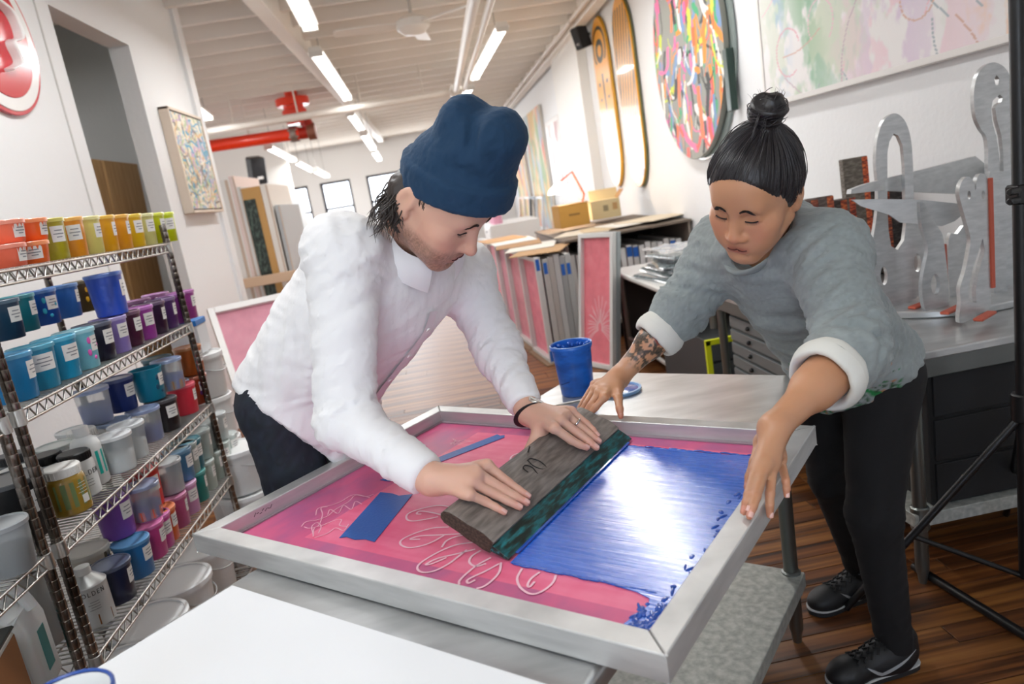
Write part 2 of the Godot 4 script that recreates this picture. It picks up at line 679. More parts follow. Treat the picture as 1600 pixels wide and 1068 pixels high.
func wall_with_windows(called: String, mid: Vector3, along: Vector3, width: float, wins: Array, lo: float, hi: float, first: int) -> void:
	var b := Basis(along, Vector3.UP, along.cross(Vector3.UP))
	var tf := Transform3D(b, mid)
	var g := Geo.new()
	g.xf = tf
	wins = wins.duplicate()
	wins.sort_custom(func(p, q): return p[0] < q[0])
	var x := -width / 2
	for w in wins:
		var a: float = w[0] - w[1] / 2
		g.box(Vector3((x + a) / 2, CEIL / 2, 0), Vector3(a - x, CEIL, 0.2))
		g.box(Vector3(w[0], lo / 2, 0), Vector3(w[1], lo, 0.2))
		g.box(Vector3(w[0], (hi + CEIL) / 2, 0), Vector3(w[1], CEIL - hi, 0.2))
		x = a + w[1]
	g.box(Vector3((x + width / 2) / 2, CEIL / 2, 0), Vector3(width / 2 - x, CEIL, 0.2))
	struct(called, g, mat("edecea", 0.62))
	for i in wins.size():
		var w: Array = wins[i]
		var f := Geo.new()
		f.xf = tf
		for s in [-1, 1]:
			f.box(Vector3(w[0] + s * (w[1] / 2 - 0.03), (lo + hi) / 2, 0), Vector3(0.06, hi - lo, 0.1), Basis.IDENTITY, 0.004)
		for yy in [lo + 0.03, (lo + hi) / 2, hi - 0.03]:
			f.box(Vector3(w[0], yy, 0), Vector3(w[1], 0.06, 0.1), Basis.IDENTITY, 0.004)
		var win := struct("window_%d" % (first + i), f, mat("55565a", 0.5))
		for s in [0, 1]:
			var p := Geo.new()
			p.xf = tf
			p.box(Vector3(w[0], lo + (hi - lo) * (0.25 + 0.5 * s), 0), Vector3(w[1] - 0.12, (hi - lo) / 2 - 0.06, 0.006))
			put("pane", p, mat("ffffff", 0.02, 0.0, "alpha=0.06"), win)
		var sill := Geo.new()
		sill.xf = tf
		sill.box(Vector3(w[0], lo - 0.02, 0.0), Vector3(w[1] + 0.1, 0.04, 0.26), Basis.IDENTITY, 0.004)
		put("window_sill", sill, mat("f0efec", 0.5), win)

# ------------------------------------------------------------------ strip lights
func strip_light(a: Vector3, b: Vector3, label: String, energy := 5.0, tubes := 2) -> void:
	var mid := (a + b) * 0.5
	var l := a.distance_to(b)
	var f := (b - a).normalized()
	var bs := facing(f)
	var t := thing("strip_light", label, "ceiling light", mid, "fluorescent strip lights", bs)
	var g := Geo.new()
	g.prism(poly([Vector2(-0.075, 0.02), Vector2(0.075, 0.02), Vector2(0.05, 0.07), Vector2(-0.05, 0.07)]), l, Transform3D.IDENTITY, 0.004)
	put("housing", g, mat("f2f2ee", 0.4), t)
	for k in tubes:
		var x := 0.0 if tubes == 1 else (-0.035 + 0.07 * k)
		put("tube", Geo.new().cyl(Vector3(x, 0.0, -l / 2 + 0.03), Vector3(x, 0.0, l / 2 - 0.03), 0.016, 10), mat("fdfcf6", 0.4, 0.0, "glow=7"), t)
	for s in [-1, 1]:
		put("end_cap", Geo.new().box(Vector3(0, 0.0, s * (l / 2 - 0.015)), Vector3(0.13, 0.05, 0.03), Basis.IDENTITY, 0.004), mat("e6e6e2", 0.5), t)
		put("hanger", Geo.new().cyl(Vector3(0, 0.06, s * l * 0.35), Vector3(0, CEIL - mid.y, s * l * 0.35), 0.006, 6), mat("b9b8b4", 0.4, 0.6), t)
	var li := AreaLight3D.new()
	li.name = numbered("strip_light_glow")
	li.area_size = Vector2(0.14, l - 0.06)
	li.light_color = Color(0.985, 0.99, 1.0)
	li.light_energy = energy
	li.shadow_enabled = true
	li.area_range = 40.0
	add_child(li)
	li.transform = Transform3D(Basis(bs.x, bs.z, -bs.y), mid - Vector3(0, 0.03, 0))
	li.basis = Basis(bs.x, -bs.z, bs.y)

func strip_lights() -> void:
	# row over the aisle, near to far
	strip_light(Vector3(-0.6816, 2.98, -5.2127), Vector3(-0.746, 2.98, -6.5332), "fluorescent strip light over the aisle, cut by the top of the photo", 2.0)
	strip_light(Vector3(-0.8575, 2.98, -7.5027), Vector3(-0.9166, 2.98, -10.6659), "fluorescent strip light between fan and red pipe, second in the aisle row", 2.0)
	strip_light(Vector3(-1.0674, 2.98, -12.3211), Vector3(-1.1397, 2.98, -15.1105), "strip light just past the white crosswise pipe in the aisle row", 2.0)
	strip_light(Vector3(-0.8843, 2.6, -11.8525), Vector3(-0.9902, 2.6, -14.9907), "strip light fourth in the aisle row, beyond the red pipe", 2.0)
	strip_light(Vector3(-1.0326, 2.6, -15.6739), Vector3(-1.1348, 2.6, -18.6721), "farthest strip light of the aisle row", 2.0)
	# row on the right
	strip_light(Vector3(0.8731, 2.98, -10.6189), Vector3(0.9836, 2.98, -7.6571), "fluorescent strip light hanging right of the white ceiling fan", 2.0)
	strip_light(Vector3(0.8098, 2.98, -12.2816), Vector3(0.8541, 2.98, -11.4956), "strip light showing just above the navy beanie", 2.0)
	# row of the wide part
	strip_light(Vector3(-2.301, 2.6, -11.5788), Vector3(-2.497, 2.6, -14.6709), "nearest strip light of the far left row beneath the red pipe", 2.0)
	strip_light(Vector3(-2.5521, 2.6, -15.2358), Vector3(-2.8009, 2.6, -18.7269), "middle strip light of the far left row beneath the red pipe", 2.0)
	strip_light(Vector3(-2.0284, 2.3, -13.8656), Vector3(-2.1825, 2.3, -16.4883), "farthest strip light of the far left row beneath the red pipe", 2.0)
	strip_light(Vector3(-2.632, 2.98, -9.3573), Vector3(-2.7696, 2.98, -10.4963), "strip light by the wall corner above the small framed painting", 2.0)
	# the rows go on over the people, out of the picture
	strip_light(Vector3(-0.62, 2.98, -1.6), Vector3(-0.68, 2.98, -3.9), "aisle strip light overhead, out of the photo", 3.5)
	strip_light(Vector3(1.22, 2.98, -6.6), Vector3(1.27, 2.98, -4.2), "right row strip light overhead, out of the photo", 3.5)
	strip_light(Vector3(-0.55, 2.98, 1.6), Vector3(-0.6, 2.98, -0.6), "rear aisle strip light, out of the photo", 2.5)

func ceiling_things() -> void:
	# white crosswise pipe with its hangers and the run that turns along the room
	var wp := mat("f1ece4", 0.4)
	var t := thing("pipe_run", "white painted pipe crossing the ceiling behind the red pipe", "pipe", Vector3(-2.9507, 2.8647, -10.7718))
	var o: Vector3 = Vector3(-2.9507, 2.8647, -10.7718)
	var e: Vector3 = Vector3(0.5864, 2.8719, -10.7718)
	var e2: Vector3 = Vector3(0.4912, 2.6593, -4.9)
	put("pipe", Geo.new().tube(curve([Vector3.ZERO, (e - o) * 0.5, e - o], 6), 0.055, 12), wp, t)
	for k in 2:
		put("riser", Geo.new().tube(curve([e - o + Vector3(0.12 * k, 0, 0), (e + e2) * 0.5 - o + Vector3(0.12 * k, 0, 0), e2 - o + Vector3(0.12 * k, 0, 0)], 6), 0.042 - 0.014 * k, 12), wp, t)
	put("joint", Geo.new().cyl(e - o + Vector3(0, 0, 0.12), e - o + Vector3(0, 0, -0.1), 0.1, 14, -1.0, 0.01), wp, t)
	for k in 4:
		var p := (e - o) * (0.12 + 0.25 * k)
		put("hanger", Geo.new().cyl(p + Vector3(0, 0.05, 0), Vector3(p.x, CEIL - o.y - 0.1, p.z), 0.012, 6), wp, t)
	# red sprinkler main with flanged riser and bolted coupling
	var red := mat("f23d1c", 0.28, 0.0, "coat=0.4")
	var p1: Vector3 = Vector3(-3.1807, 2.7147, -11.2218)
	var p2: Vector3 = Vector3(-1.7433, 2.6984, -11.2218)
	var p3: Vector3 = Vector3(-1.7482, 3.1334, -11.2218)
	t = thing("sprinkler_pipe", "thick glossy red pipe with a flanged riser under the ceiling", "pipe", p2)
	put("pipe", Geo.new().cyl(p1 - p2, Vector3.ZERO, 0.088, 18), red, t)
	var dd := (p2 - p1).normalized()
	put("elbow", Geo.new().tube(curve([-dd * 0.05, dd * 0.1, dd * 0.14 + Vector3(0, 0.1, 0), p3 - p2 - Vector3(0, 0.1, 0)], 6), 0.085, 16), mat("b02613", 0.4), t)
	put("riser", Geo.new().cyl((p3 - p2) * 0.3, p3 - p2, 0.145, 20), red, t)
	put("flange", Geo.new().cyl(p3 - p2 - Vector3(0, 0.05, 0), p3 - p2 + Vector3(0, 0.06, 0), 0.24, 24, -1.0, 0.01), red, t)
	put("collar", Geo.new().cyl(p3 - p2 - Vector3(0, 0.2, 0), p3 - p2 - Vector3(0, 0.1, 0), 0.175, 24, -1.0, 0.01), red, t)
	var cp := put("coupling", Geo.new().cyl(-dd * 0.13, -dd * 0.04, 0.115, 18, -1.0, 0.01), mat("9a8f88", 0.4, 0.7), t)
	put("coupling", Geo.new().cyl(dd * 0.12, dd * 0.24, 0.12, 16, -1.0, 0.01), mat("8d5a48", 0.5, 0.4), t)
	for k in 6:
		var a := TAU * k / 6.0
		put("bolt", Geo.new().cyl(-dd * 0.15 + Vector3(0, cos(a), sin(a)) * 0.1, -dd * 0.01 + Vector3(0, cos(a), sin(a)) * 0.1, 0.014, 6), mat("b5b2ac", 0.35, 0.8), cp)
	put("pipe_end", Geo.new().cyl(p3 - p2 + Vector3(0, 0.06, 0), Vector3(p3.x - p2.x, CEIL - p2.y - 0.02, p3.z - p2.z), 0.09, 14), red, t)
	put("hanger", Geo.new().cyl((p1 - p2) * 0.5 + Vector3(0, 0.08, 0), Vector3((p1.x - p2.x) * 0.5, CEIL - p2.y, (p1.z - p2.z) * 0.5), 0.012, 6), wp, t)
	# ceiling fan
	var fc: Vector3 = Vector3(0.1013, 2.98, -6.9105)
	t = thing("ceiling_fan", "white three-bladed ceiling fan hanging from the joists", "fan", fc)
	var fw := mat("f3f1ec", 0.35)
	put("motor", Geo.new().lathe([Vector2(0, -0.09), Vector2(0.09, -0.08), Vector2(0.15, -0.03), Vector2(0.15, 0.03), Vector2(0.09, 0.07), Vector2(0.03, 0.09), Vector2(0, 0.09)], 20), fw, t)
	put("rod", Geo.new().cyl(Vector3(0, 0.08, 0), Vector3(0, CEIL - fc.y, 0), 0.016, 8), mat("cfccc6", 0.4, 0.4), t)
	put("canopy", Geo.new().lathe([Vector2(0.05, CEIL - fc.y - 0.2), Vector2(0.07, CEIL - fc.y - 0.1), Vector2(0.07, CEIL - fc.y)], 16), mat("c9c8c5", 0.4), t)
	for k in 3:
		var bb := Basis(Vector3.UP, deg_to_rad([-38.0, 82.0, 186.0][k])) * Basis(Vector3.RIGHT, 0.2)
		var g := Geo.new()
		g.prism(poly([Vector2(0.12, -0.05), Vector2(0.3, -0.075), Vector2(0.68, -0.07), Vector2(0.7, -0.05), Vector2(0.7, 0.05), Vector2(0.68, 0.07), Vector2(0.3, 0.075), Vector2(0.12, 0.05)]), 0.012, Transform3D(bb * Basis(Vector3.RIGHT, PI / 2), Vector3.ZERO), 0.003)
		put("blade", g, fw, t)
	# conduit along the right-hand wall under the ceiling
	t = thing("conduit", "pale conduit running along the top of the right wall", "pipe", Vector3(WALL_R - 0.26, 0, 0))
	put("pipe", Geo.new().cyl(Vector3(0, CEIL - 0.27, -1.0), Vector3(0, CEIL - 0.27, -19.5), 0.03, 10), mat("d9d0c6", 0.5), t)
	for k in 8:
		put("clip", Geo.new().box(Vector3(0.0, CEIL - 0.255, -2.0 - k * 2.2), Vector3(0.07, 0.10, 0.04), Basis.IDENTITY, 0.004), mat("c8c2ba", 0.5), t)
	# small black speakers up on the walls
	var sp: Vector3 = Vector3(2.03, 2.9929, -8.818)
	speaker(sp, Vector3(-1, -0.3, 0.5), "small black speaker high on the right wall beside the yellow boards", 0.2)
	speaker(Vector3(-2.7445, 2.3742, -12.5), Vector3(0.6, -0.3, 1), "small black speaker high by the far left wall corner", 0.34)

func speaker(at: Vector3, f: Vector3, label: String, s: float) -> void:
	var t := thing("wall_speaker", label, "speaker", at, "", facing(f))
	put("cabinet", Geo.new().box(Vector3.ZERO, Vector3(s * 0.7, s * 1.25, s * 0.75), Basis.IDENTITY, s * 0.06), mat("16171a", 0.4), t)
	put("grille", Geo.new().box(Vector3(0, 0, -s * 0.385), Vector3(s * 0.6, s * 1.12, 0.01), Basis.IDENTITY, 0.004), mat("202226", 0.7), t)
	put("badge", Geo.new().box(Vector3(0, -s * 0.3, -s * 0.395), Vector3(s * 0.28, s * 0.14, 0.006), Basis.IDENTITY, 0.002), mat("e8e8e8", 0.3), t)
	put("bracket", Geo.new().box(Vector3(0, 0, s * 0.5), Vector3(s * 0.14, s * 0.14, s * 0.4)), mat("1b1b1b", 0.5), t)

func store_lamp() -> void:
	strip_light(Vector3(-2.9, 2.98, -4.3), Vector3(-2.9, 2.98, -5.5), "lone strip light inside the store behind the doorway", 0.5)

# ------------------------------------------------------------------ the printing table and what lies on it
func steel() -> StandardMaterial3D:
	return ramp_mat("steel", "a6a7a6", "b9bab9", "cacbca", Vector3(0.7, 3.0, 2.2), 0.28, 0.7, 0.6)

func print_table() -> void:
	var t := thing("work_table", "stainless steel work table carrying the pink silkscreen", "table", tab.origin, "", tb)
	var st := steel()
	put("tabletop", Geo.new().box(Vector3(0.045, 0.809, -0.13), Vector3(0.75, 0.042, 1.5), Basis.IDENTITY, 0.012), st, t)
	var dark := mat("8d918e", 0.38, 0.85)
	for x in [-0.24, 0.30]:
		for z in [-0.862, 0.50]:
			put("leg", Geo.new().lathe([Vector2(0, 0.0), Vector2(0.013, 0.0), Vector2(0.016, 0.03), Vector2(0.0205, 0.045), Vector2(0.0205, 0.79), Vector2(0, 0.79)], 16, Transform3D(Basis.IDENTITY, Vector3(x, 0, z))), mat("7f837f", 0.32, 0.9), t)
			put("collar", Geo.new().lathe([Vector2(0.021, 0.155), Vector2(0.027, 0.16), Vector2(0.027, 0.232), Vector2(0.021, 0.236)], 16, Transform3D(Basis.IDENTITY, Vector3(x, 0, z))), dark, t)
	for x in [-0.25, 0.31]:
		put("apron", Geo.new().box(Vector3(x, 0.772, -0.18), Vector3(0.03, 0.04, 1.36), Basis.IDENTITY, 0.004), dark, t)
	var galv := ramp_mat("galvanised", "9a9d97", "adb0a9", "bfc2bb", Vector3(6, 6, 6), 0.5, 0.35, 0.8)
	var sh := Geo.new()
	sh.box(Vector3(0.03, 0.222, -0.17), Vector3(0.61, 0.012, 1.41), Basis.IDENTITY, 0.004)
	sh.box(Vector3(0.331, 0.205, -0.17), Vector3(0.01, 0.045, 1.41), Basis.IDENTITY, 0.003)
	sh.box(Vector3(-0.271, 0.205, -0.17), Vector3(0.01, 0.045, 1.41), Basis.IDENTITY, 0.003)
	sh.box(Vector3(0.03, 0.205, -0.872), Vector3(0.61, 0.045, 0.01), Basis.IDENTITY, 0.003)
	put("undershelf", sh, galv, t)
	# the silkscreen: mitred aluminium rails, stretched pink mesh with its emulsion print
	t = thing("silkscreen", "large pink silkscreen in an aluminium frame lying on the steel table", "silkscreen", tab.origin + Vector3(0, 0.832, 0), "", tb)
	var al := ramp_mat("aluminium", "bfc0bd", "d2d2cf", "dfdfdc", Vector3(1.2, 6, 1.2), 0.42, 0.55, 0.8)
	var w := 0.515
	var d := 0.392
	var r := 0.041
	rail(t, Vector2(-w, d), Vector2(w, d), Vector2(w - r, d - r), Vector2(-w + r, d - r), al)
	rail(t, Vector2(w, d), Vector2(w, -d), Vector2(w - r, -d + r), Vector2(w - r, d - r), al)
	rail(t, Vector2(w, -d), Vector2(-w, -d), Vector2(-w + r, -d + r), Vector2(w - r, -d + r), al)
	rail(t, Vector2(-w, -d), Vector2(-w, d), Vector2(-w + r, d - r), Vector2(-w + r, -d + r), al)
	var me := Geo.new()
	me.quad(Vector3(-w + r, 0.01, d - r), Vector3(w - r, 0.01, d - r), Vector3(w - r, 0.01, -d + r), Vector3(-w + r, 0.01, -d + r), Vector3.UP)
	var mesh := put("mesh", me, tex_mat(emulsion(), 0.42), t)
	put("glue_line", Geo.new().box(Vector3(0, 0.012, -d + r + 0.006), Vector3(2 * (w - r), 0.003, 0.012)), mat("9f8f98", 0.5, 0.2), t)
	put("glue_line", Geo.new().box(Vector3(-w + r + 0.004, 0.012, 0), Vector3(0.008, 0.003, 2 * (d - r))), mat("9f8f98", 0.5, 0.2), t)
	var ln := Geo.new()
	var base := Vector3(0, -0.832, 0)
	for c in [
		[Vector3(-0.0779, 0.8435, 0.0869), Vector3(-0.115, 0.8435, 0.0887), Vector3(-0.1432, 0.8435, 0.1131), Vector3(-0.154, 0.8435, 0.138), Vector3(-0.139, 0.8435, 0.1577), Vector3(-0.1205, 0.8435, 0.1602), Vector3(-0.0979, 0.8435, 0.1459), Vector3(-0.0798, 0.8435, 0.1303)],
		[Vector3(-0.0707, 0.8435, 0.1224), Vector3(-0.1054, 0.8435, 0.1189), Vector3(-0.1361, 0.8435, 0.121), Vector3(-0.135, 0.8435, 0.1326), Vector3(-0.1239, 0.8435, 0.1311)],
		[Vector3(-0.0285, 0.8435, 0.1585), Vector3(-0.0591, 0.8435, 0.1725), Vector3(-0.0803, 0.8435, 0.2009), Vector3(-0.0874, 0.8435, 0.2269), Vector3(-0.0767, 0.8435, 0.2423), Vector3(-0.0533, 0.8435, 0.2472), Vector3(-0.0339, 0.8435, 0.2356), Vector3(-0.0217, 0.8435, 0.2159), Vector3(-0.0156, 0.8435, 0.1884)],
		[Vector3(0.0131, 0.8435, 0.1735), Vector3(-0.0283, 0.8435, 0.1908), Vector3(-0.0615, 0.8435, 0.2047), Vector3(-0.0724, 0.8435, 0.2204), Vector3(-0.0522, 0.8435, 0.2151)],
		[Vector3(0.0601, 0.8435, 0.1904), Vector3(0.0314, 0.8435, 0.2106), Vector3(0.0152, 0.8435, 0.2421), Vector3(0.0088, 0.8435, 0.2803), Vector3(0.016, 0.8435, 0.2985), Vector3(0.0338, 0.8435, 0.3053), Vector3(0.0516, 0.8435, 0.2945), Vector3(0.0611, 0.8435, 0.2672), Vector3(0.0622, 0.8435, 0.2419), Vector3(0.0625, 0.8435, 0.2183)],
		[Vector3(0.0764, 0.8435, 0.2117), Vector3(0.0525, 0.8435, 0.2366), Vector3(0.0295, 0.8435, 0.2589), Vector3(0.0217, 0.8435, 0.2823), Vector3(0.0311, 0.8435, 0.2771), Vector3(0.0433, 0.8435, 0.2523)],
		[Vector3(0.0103, 0.8435, 0.2261), Vector3(0.0029, 0.8435, 0.2036), Vector3(0.0108, 0.8435, 0.185), Vector3(0.0248, 0.8435, 0.1737)],
		[Vector3(0.1219, 0.8435, 0.2266), Vector3(0.1138, 0.8435, 0.2537), Vector3(0.1123, 0.8435, 0.2818), Vector3(0.1145, 0.8435, 0.3039), Vector3(0.1216, 0.8435, 0.3144)],
		[Vector3(0.1489, 0.8435, 0.2341), Vector3(0.1639, 0.8435, 0.2604), Vector3(0.1674, 0.8435, 0.2856), Vector3(0.1647, 0.8435, 0.3048), Vector3(0.1569, 0.8435, 0.3137)],
		[Vector3(0.1481, 0.8435, 0.2383), Vector3(0.1398, 0.8435, 0.2647), Vector3(0.1294, 0.8435, 0.2874), Vector3(0.1268, 0.8435, 0.2996), Vector3(0.1346, 0.8435, 0.3055), Vector3(0.139, 0.8435, 0.2935)],
		[Vector3(0.0888, 0.8435, 0.2121), Vector3(0.0857, 0.8435, 0.2343), Vector3(0.0947, 0.8435, 0.252), Vector3(0.1136, 0.8435, 0.2586), Vector3(0.1257, 0.8435, 0.2457)],
		[Vector3(0.1948, 0.8435, 0.2385), Vector3(0.2036, 0.8435, 0.2657), Vector3(0.2213, 0.8435, 0.285), Vector3(0.2417, 0.8435, 0.2952), Vector3(0.2565, 0.8435, 0.2941), Vector3(0.2652, 0.8435, 0.2765), Vector3(0.2658, 0.8435, 0.2552), Vector3(0.2595, 0.8435, 0.2373)],
		[Vector3(0.2298, 0.8435, 0.2381), Vector3(0.2264, 0.8435, 0.2579), Vector3(0.2308, 0.8435, 0.2763), Vector3(0.2375, 0.8435, 0.2803), Vector3(0.2368, 0.8435, 0.2652)],
		[Vector3(-0.091, 0.8435, -0.1398), Vector3(-0.109, 0.8435, -0.1738), Vector3(-0.0939, 0.8435, -0.2002), Vector3(-0.0578, 0.8435, -0.2114)]]:
		var pts := []
		for p in curve(c, 6):
			pts.append(p + base)
		put("print_stroke", Geo.new().slab(pts, 0.0042, Vector3.UP, 0.0), mat("f7c8d6", 0.5), mesh)
	for c in [
		[Vector3(-0.3508, 0.8435, 0.2521), Vector3(-0.3585, 0.8435, 0.2336), Vector3(-0.3398, 0.8435, 0.2191), Vector3(-0.3306, 0.8435, 0.1982), Vector3(-0.3383, 0.8435, 0.1692), Vector3(-0.3387, 0.8435, 0.1305), Vector3(-0.349, 0.8435, 0.101), Vector3(-0.3169, 0.8435, 0.0994), Vector3(-0.3065, 0.8435, 0.0851)],
		[Vector3(-0.2859, 0.8435, 0.2752), Vector3(-0.3149, 0.8435, 0.2473), Vector3(-0.3068, 0.8435, 0.2333), Vector3(-0.2964, 0.8435, 0.2066), Vector3(-0.2826, 0.8435, 0.2026), Vector3(-0.2675, 0.8435, 0.2217), Vector3(-0.2449, 0.8435, 0.2208)],
		[Vector3(-0.3619, 0.8435, 0.204), Vector3(-0.3837, 0.8435, 0.1818), Vector3(-0.382, 0.8435, 0.1684), Vector3(-0.3679, 0.8435, 0.158), Vector3(-0.3584, 0.8435, 0.1358), Vector3(-0.3547, 0.8435, 0.0997), Vector3(-0.3028, 0.8435, 0.101)],
		[Vector3(-0.3436, 0.8435, 0.2511), Vector3(-0.3261, 0.8435, 0.2518), Vector3(-0.3149, 0.8435, 0.2368), Vector3(-0.3486, 0.8435, 0.1972), Vector3(-0.3796, 0.8435, 0.1742), Vector3(-0.3688, 0.8435, 0.1648)],
		[Vector3(-0.2782, 0.8435, 0.2784), Vector3(-0.2655, 0.8435, 0.2552), Vector3(-0.2668, 0.8435, 0.233), Vector3(-0.2397, 0.8435, 0.2362), Vector3(-0.2514, 0.8435, 0.2112)],
		[Vector3(-0.3359, 0.8435, 0.1936), Vector3(-0.3512, 0.8435, 0.1728), Vector3(-0.3159, 0.8435, 0.1818), Vector3(-0.3352, 0.8435, 0.1491), Vector3(-0.3001, 0.8435, 0.1586), Vector3(-0.3224, 0.8435, 0.1261), Vector3(-0.2956, 0.8435, 0.1319)],
		[Vector3(-0.2861, 0.8435, 0.2614), Vector3(-0.3048, 0.8435, 0.2385), Vector3(-0.3293, 0.8435, 0.2281), Vector3(-0.3262, 0.8435, 0.2448), Vector3(-0.2931, 0.8435, 0.2691)]]:
		var pts := []
		for p in curve(c, 5):
			pts.append(p + base)
		put("print_stroke", Geo.new().slab(pts, 0.0022, Vector3.UP, 0.0), mat("f3b9cb", 0.5), mesh)
	# fine sprig under the far tape
	for k in 9:
		var o: Vector3 = Vector3(-0.3105, 0.8435, -0.2115) + base + Vector3(0.004 * k - 0.02, 0, 0.003 * (k % 3))
		ln.slab([o, o + Vector3(0.012 * cos(k * 0.9), 0, -0.022 + 0.004 * sin(k * 2.0)), o + Vector3(0.03 * cos(k * 0.9), 0, -0.03)], 0.0016, Vector3.UP, 0.0)
	put("sprig_print", ln, mat("f3b9cb", 0.5), mesh).set_meta("kind", "stuff")
	var sg := Geo.new()
	var so: Vector3 = Vector3(-0.4656, 0.862, 0.2751) + base
	for k in 7:
		sg.slab([Vector3(-0.4735, so.y - 0.003 + 0.004 * (k % 2), so.z - 0.007 * k), Vector3(-0.4735, so.y + 0.004 - 0.003 * (k % 3), so.z - 0.007 * k - 0.006)], 0.0016, Vector3.RIGHT, 0.0)
	put("scribble", sg, mat("3c3a40", 0.6), t).set_meta("kind", "stuff")
	# wet blue ink pulled across the mesh
	var ink := thing("ink_pool", "wet blue printing ink spread over the mesh behind the squeegee", "ink", tab.origin + Vector3(0, 0.842, 0), "", tb)
	var edge := []
	for p in [Vector2(0.135, -0.287), Vector2(0.19, -0.279), Vector2(0.25, -0.286), Vector2(0.33, -0.277), Vector2(0.40, -0.281), Vector2(0.455, -0.276), Vector2(0.470, -0.2), Vector2(0.470, 0.30), Vector2(0.466, 0.318), Vector2(0.415, 0.318), Vector2(0.422, 0.29), Vector2(0.430, 0.262), Vector2(0.424, 0.247), Vector2(0.40, 0.238), Vector2(0.33, 0.230), Vector2(0.25, 0.233), Vector2(0.165, 0.230), Vector2(0.150, 0.0)]:
		edge.append(p)
	var g := Geo.new()
	var tf := Transform3D(Basis(Vector3.RIGHT, PI / 2), Vector3(0, 0.0014, 0))
	g.prism(poly(edge), 0.0016, tf, 0.0006)
	put("film", g, ink_mat(), ink)
	var blob := Geo.new()
	var lr := RandomNumberGenerator.new()
	lr.seed = 4
	for k in 110:
		var along := lr.randf()
		var p := Vector3(lerpf(0.467, 0.425, lr.randf() * lr.randf()), 0.0022, lerpf(0.316, -0.2, along * along))
		if k > 70:
			p = Vector3(lr.randf_range(0.418, 0.468), 0.0022, lr.randf_range(0.255, 0.316))
		blob.ball(p, Vector3(lr.randf_range(0.002, 0.006), lr.randf_range(0.0012, 0.0032), lr.randf_range(0.003, 0.013)), Basis(Vector3.UP, lr.randf_range(-0.7, 0.7)), 9, 6)
	for k in 16:
		blob.ball(Vector3(0.15 + k * 0.019, 0.0018, -0.284 + 0.003 * sin(k * 2.1)), Vector3(0.013, 0.0018, 0.003), Basis(Vector3.UP, 0.06 * sin(k)), 9, 6)
		blob.ball(Vector3(0.18 + k * 0.016, 0.0018, 0.231 + 0.0016 * sin(k * 1.7)), Vector3(0.012, 0.0018, 0.0024), Basis.IDENTITY, 9, 6)
	put("ink_clots", blob, mat("1f56b8", 0.16, 0.0, "coat=0.6"), ink).set_meta("kind", "stuff")
	# masking tape
	tape("wide blue masking tape strip on the pink mesh beside the emblem", [Vector2(-0.224, 0.262), Vector2(-0.212, 0.254), Vector2(-0.185, 0.257), Vector2(-0.165, 0.249), Vector2(-0.137, 0.251), Vector2(-0.212, 0.060), Vector2(-0.240, 0.075), Vector2(-0.262, 0.070), Vector2(-0.299, 0.072)])
	tape("narrow blue masking tape strip near the far left corner of the mesh", [Vector2(-0.352, 0.02), Vector2(-0.322, 0.02), Vector2(-0.203, -0.276), Vector2(-0.212, -0.290), Vector2(-0.222, -0.284), Vector2(-0.236, -0.291)])
	# squeegee
	var sq := thing("squeegee", "long wooden squeegee with rubber blade and the number 20 written on it", "squeegee", tab * Vector3(0.143, 0.8455, -0.045), "", tb * Basis(Vector3.UP, 0.055))
	var wood := ramp_mat("squeegee_wood", "5c554f", "7b736c", "948c84", Vector3(16, 16, 2.0), 0.5, 0.0, 0.9, false)
	g = Geo.new().prism(poly([Vector2(-0.131, 0.062), Vector2(-0.1285, 0.0705), Vector2(-0.120, 0.0765), Vector2(-0.108, 0.0755), Vector2(-0.09, 0.067), Vector2(-0.072, 0.0565), Vector2(-0.056, 0.0505), Vector2(-0.042, 0.0435), Vector2(-0.024, 0.028), Vector2(-0.036, 0.006), Vector2(-0.05, 0.0105), Vector2(-0.062, 0.018), Vector2(-0.078, 0.025), Vector2(-0.096, 0.037), Vector2(-0.113, 0.046), Vector2(-0.125, 0.052)]), 0.54, Transform3D.IDENTITY, 0.0015)
	put("handle", g, wood, sq)
	g = Geo.new().prism(poly([Vector2(-0.0265, 0.0235), Vector2(0.003, 0.0028), Vector2(0.002, 0.0), Vector2(-0.003, 0.0), Vector2(-0.034, 0.012)]), 0.545, Transform3D.IDENTITY, 0.0008)
	put("blade", g, ramp_mat("blade_rubber", "131d1b", "1e3833", "1f7f86", Vector3(22, 22, 3), 0.28, 0.0, 1.2, false), sq)
	for e in [-1.0, 1.0]:     # dark end grain
		put("end_grain", Geo.new().prism(poly([Vector2(-0.1295, 0.062), Vector2(-0.1275, 0.0697), Vector2(-0.120, 0.0752), Vector2(-0.108, 0.0742), Vector2(-0.09, 0.0657), Vector2(-0.072, 0.0552), Vector2(-0.056, 0.0492), Vector2(-0.042, 0.0422), Vector2(-0.0255, 0.028), Vector2(-0.0365, 0.0073), Vector2(-0.05, 0.0118), Vector2(-0.062, 0.0193), Vector2(-0.078, 0.0263), Vector2(-0.096, 0.0383), Vector2(-0.113, 0.0473), Vector2(-0.124, 0.0533)]), 0.0008, Transform3D(Basis.IDENTITY, Vector3(0, 0, e * 0.2703))), ramp_mat("end_grain", "33291f", "43372c", "574a3d", Vector3(30, 30, 30), 0.7, 0.0, 0.8, false), sq)
	g = Geo.new().box(Vector3(0.004, 0.0015, 0), Vector3(0.008, 0.003, 0.5), Basis.IDENTITY, 0.001)
	put("ink_bead", g, mat("1f56b8", 0.16, 0.0, "coat=0.6"), sq)
	g = Geo.new()
	var face := Basis(Vector3(0, 0, -1), Vector3(-0.86, 0.51, 0).normalized(), Vector3(0.51, 0.86, 0).normalized())
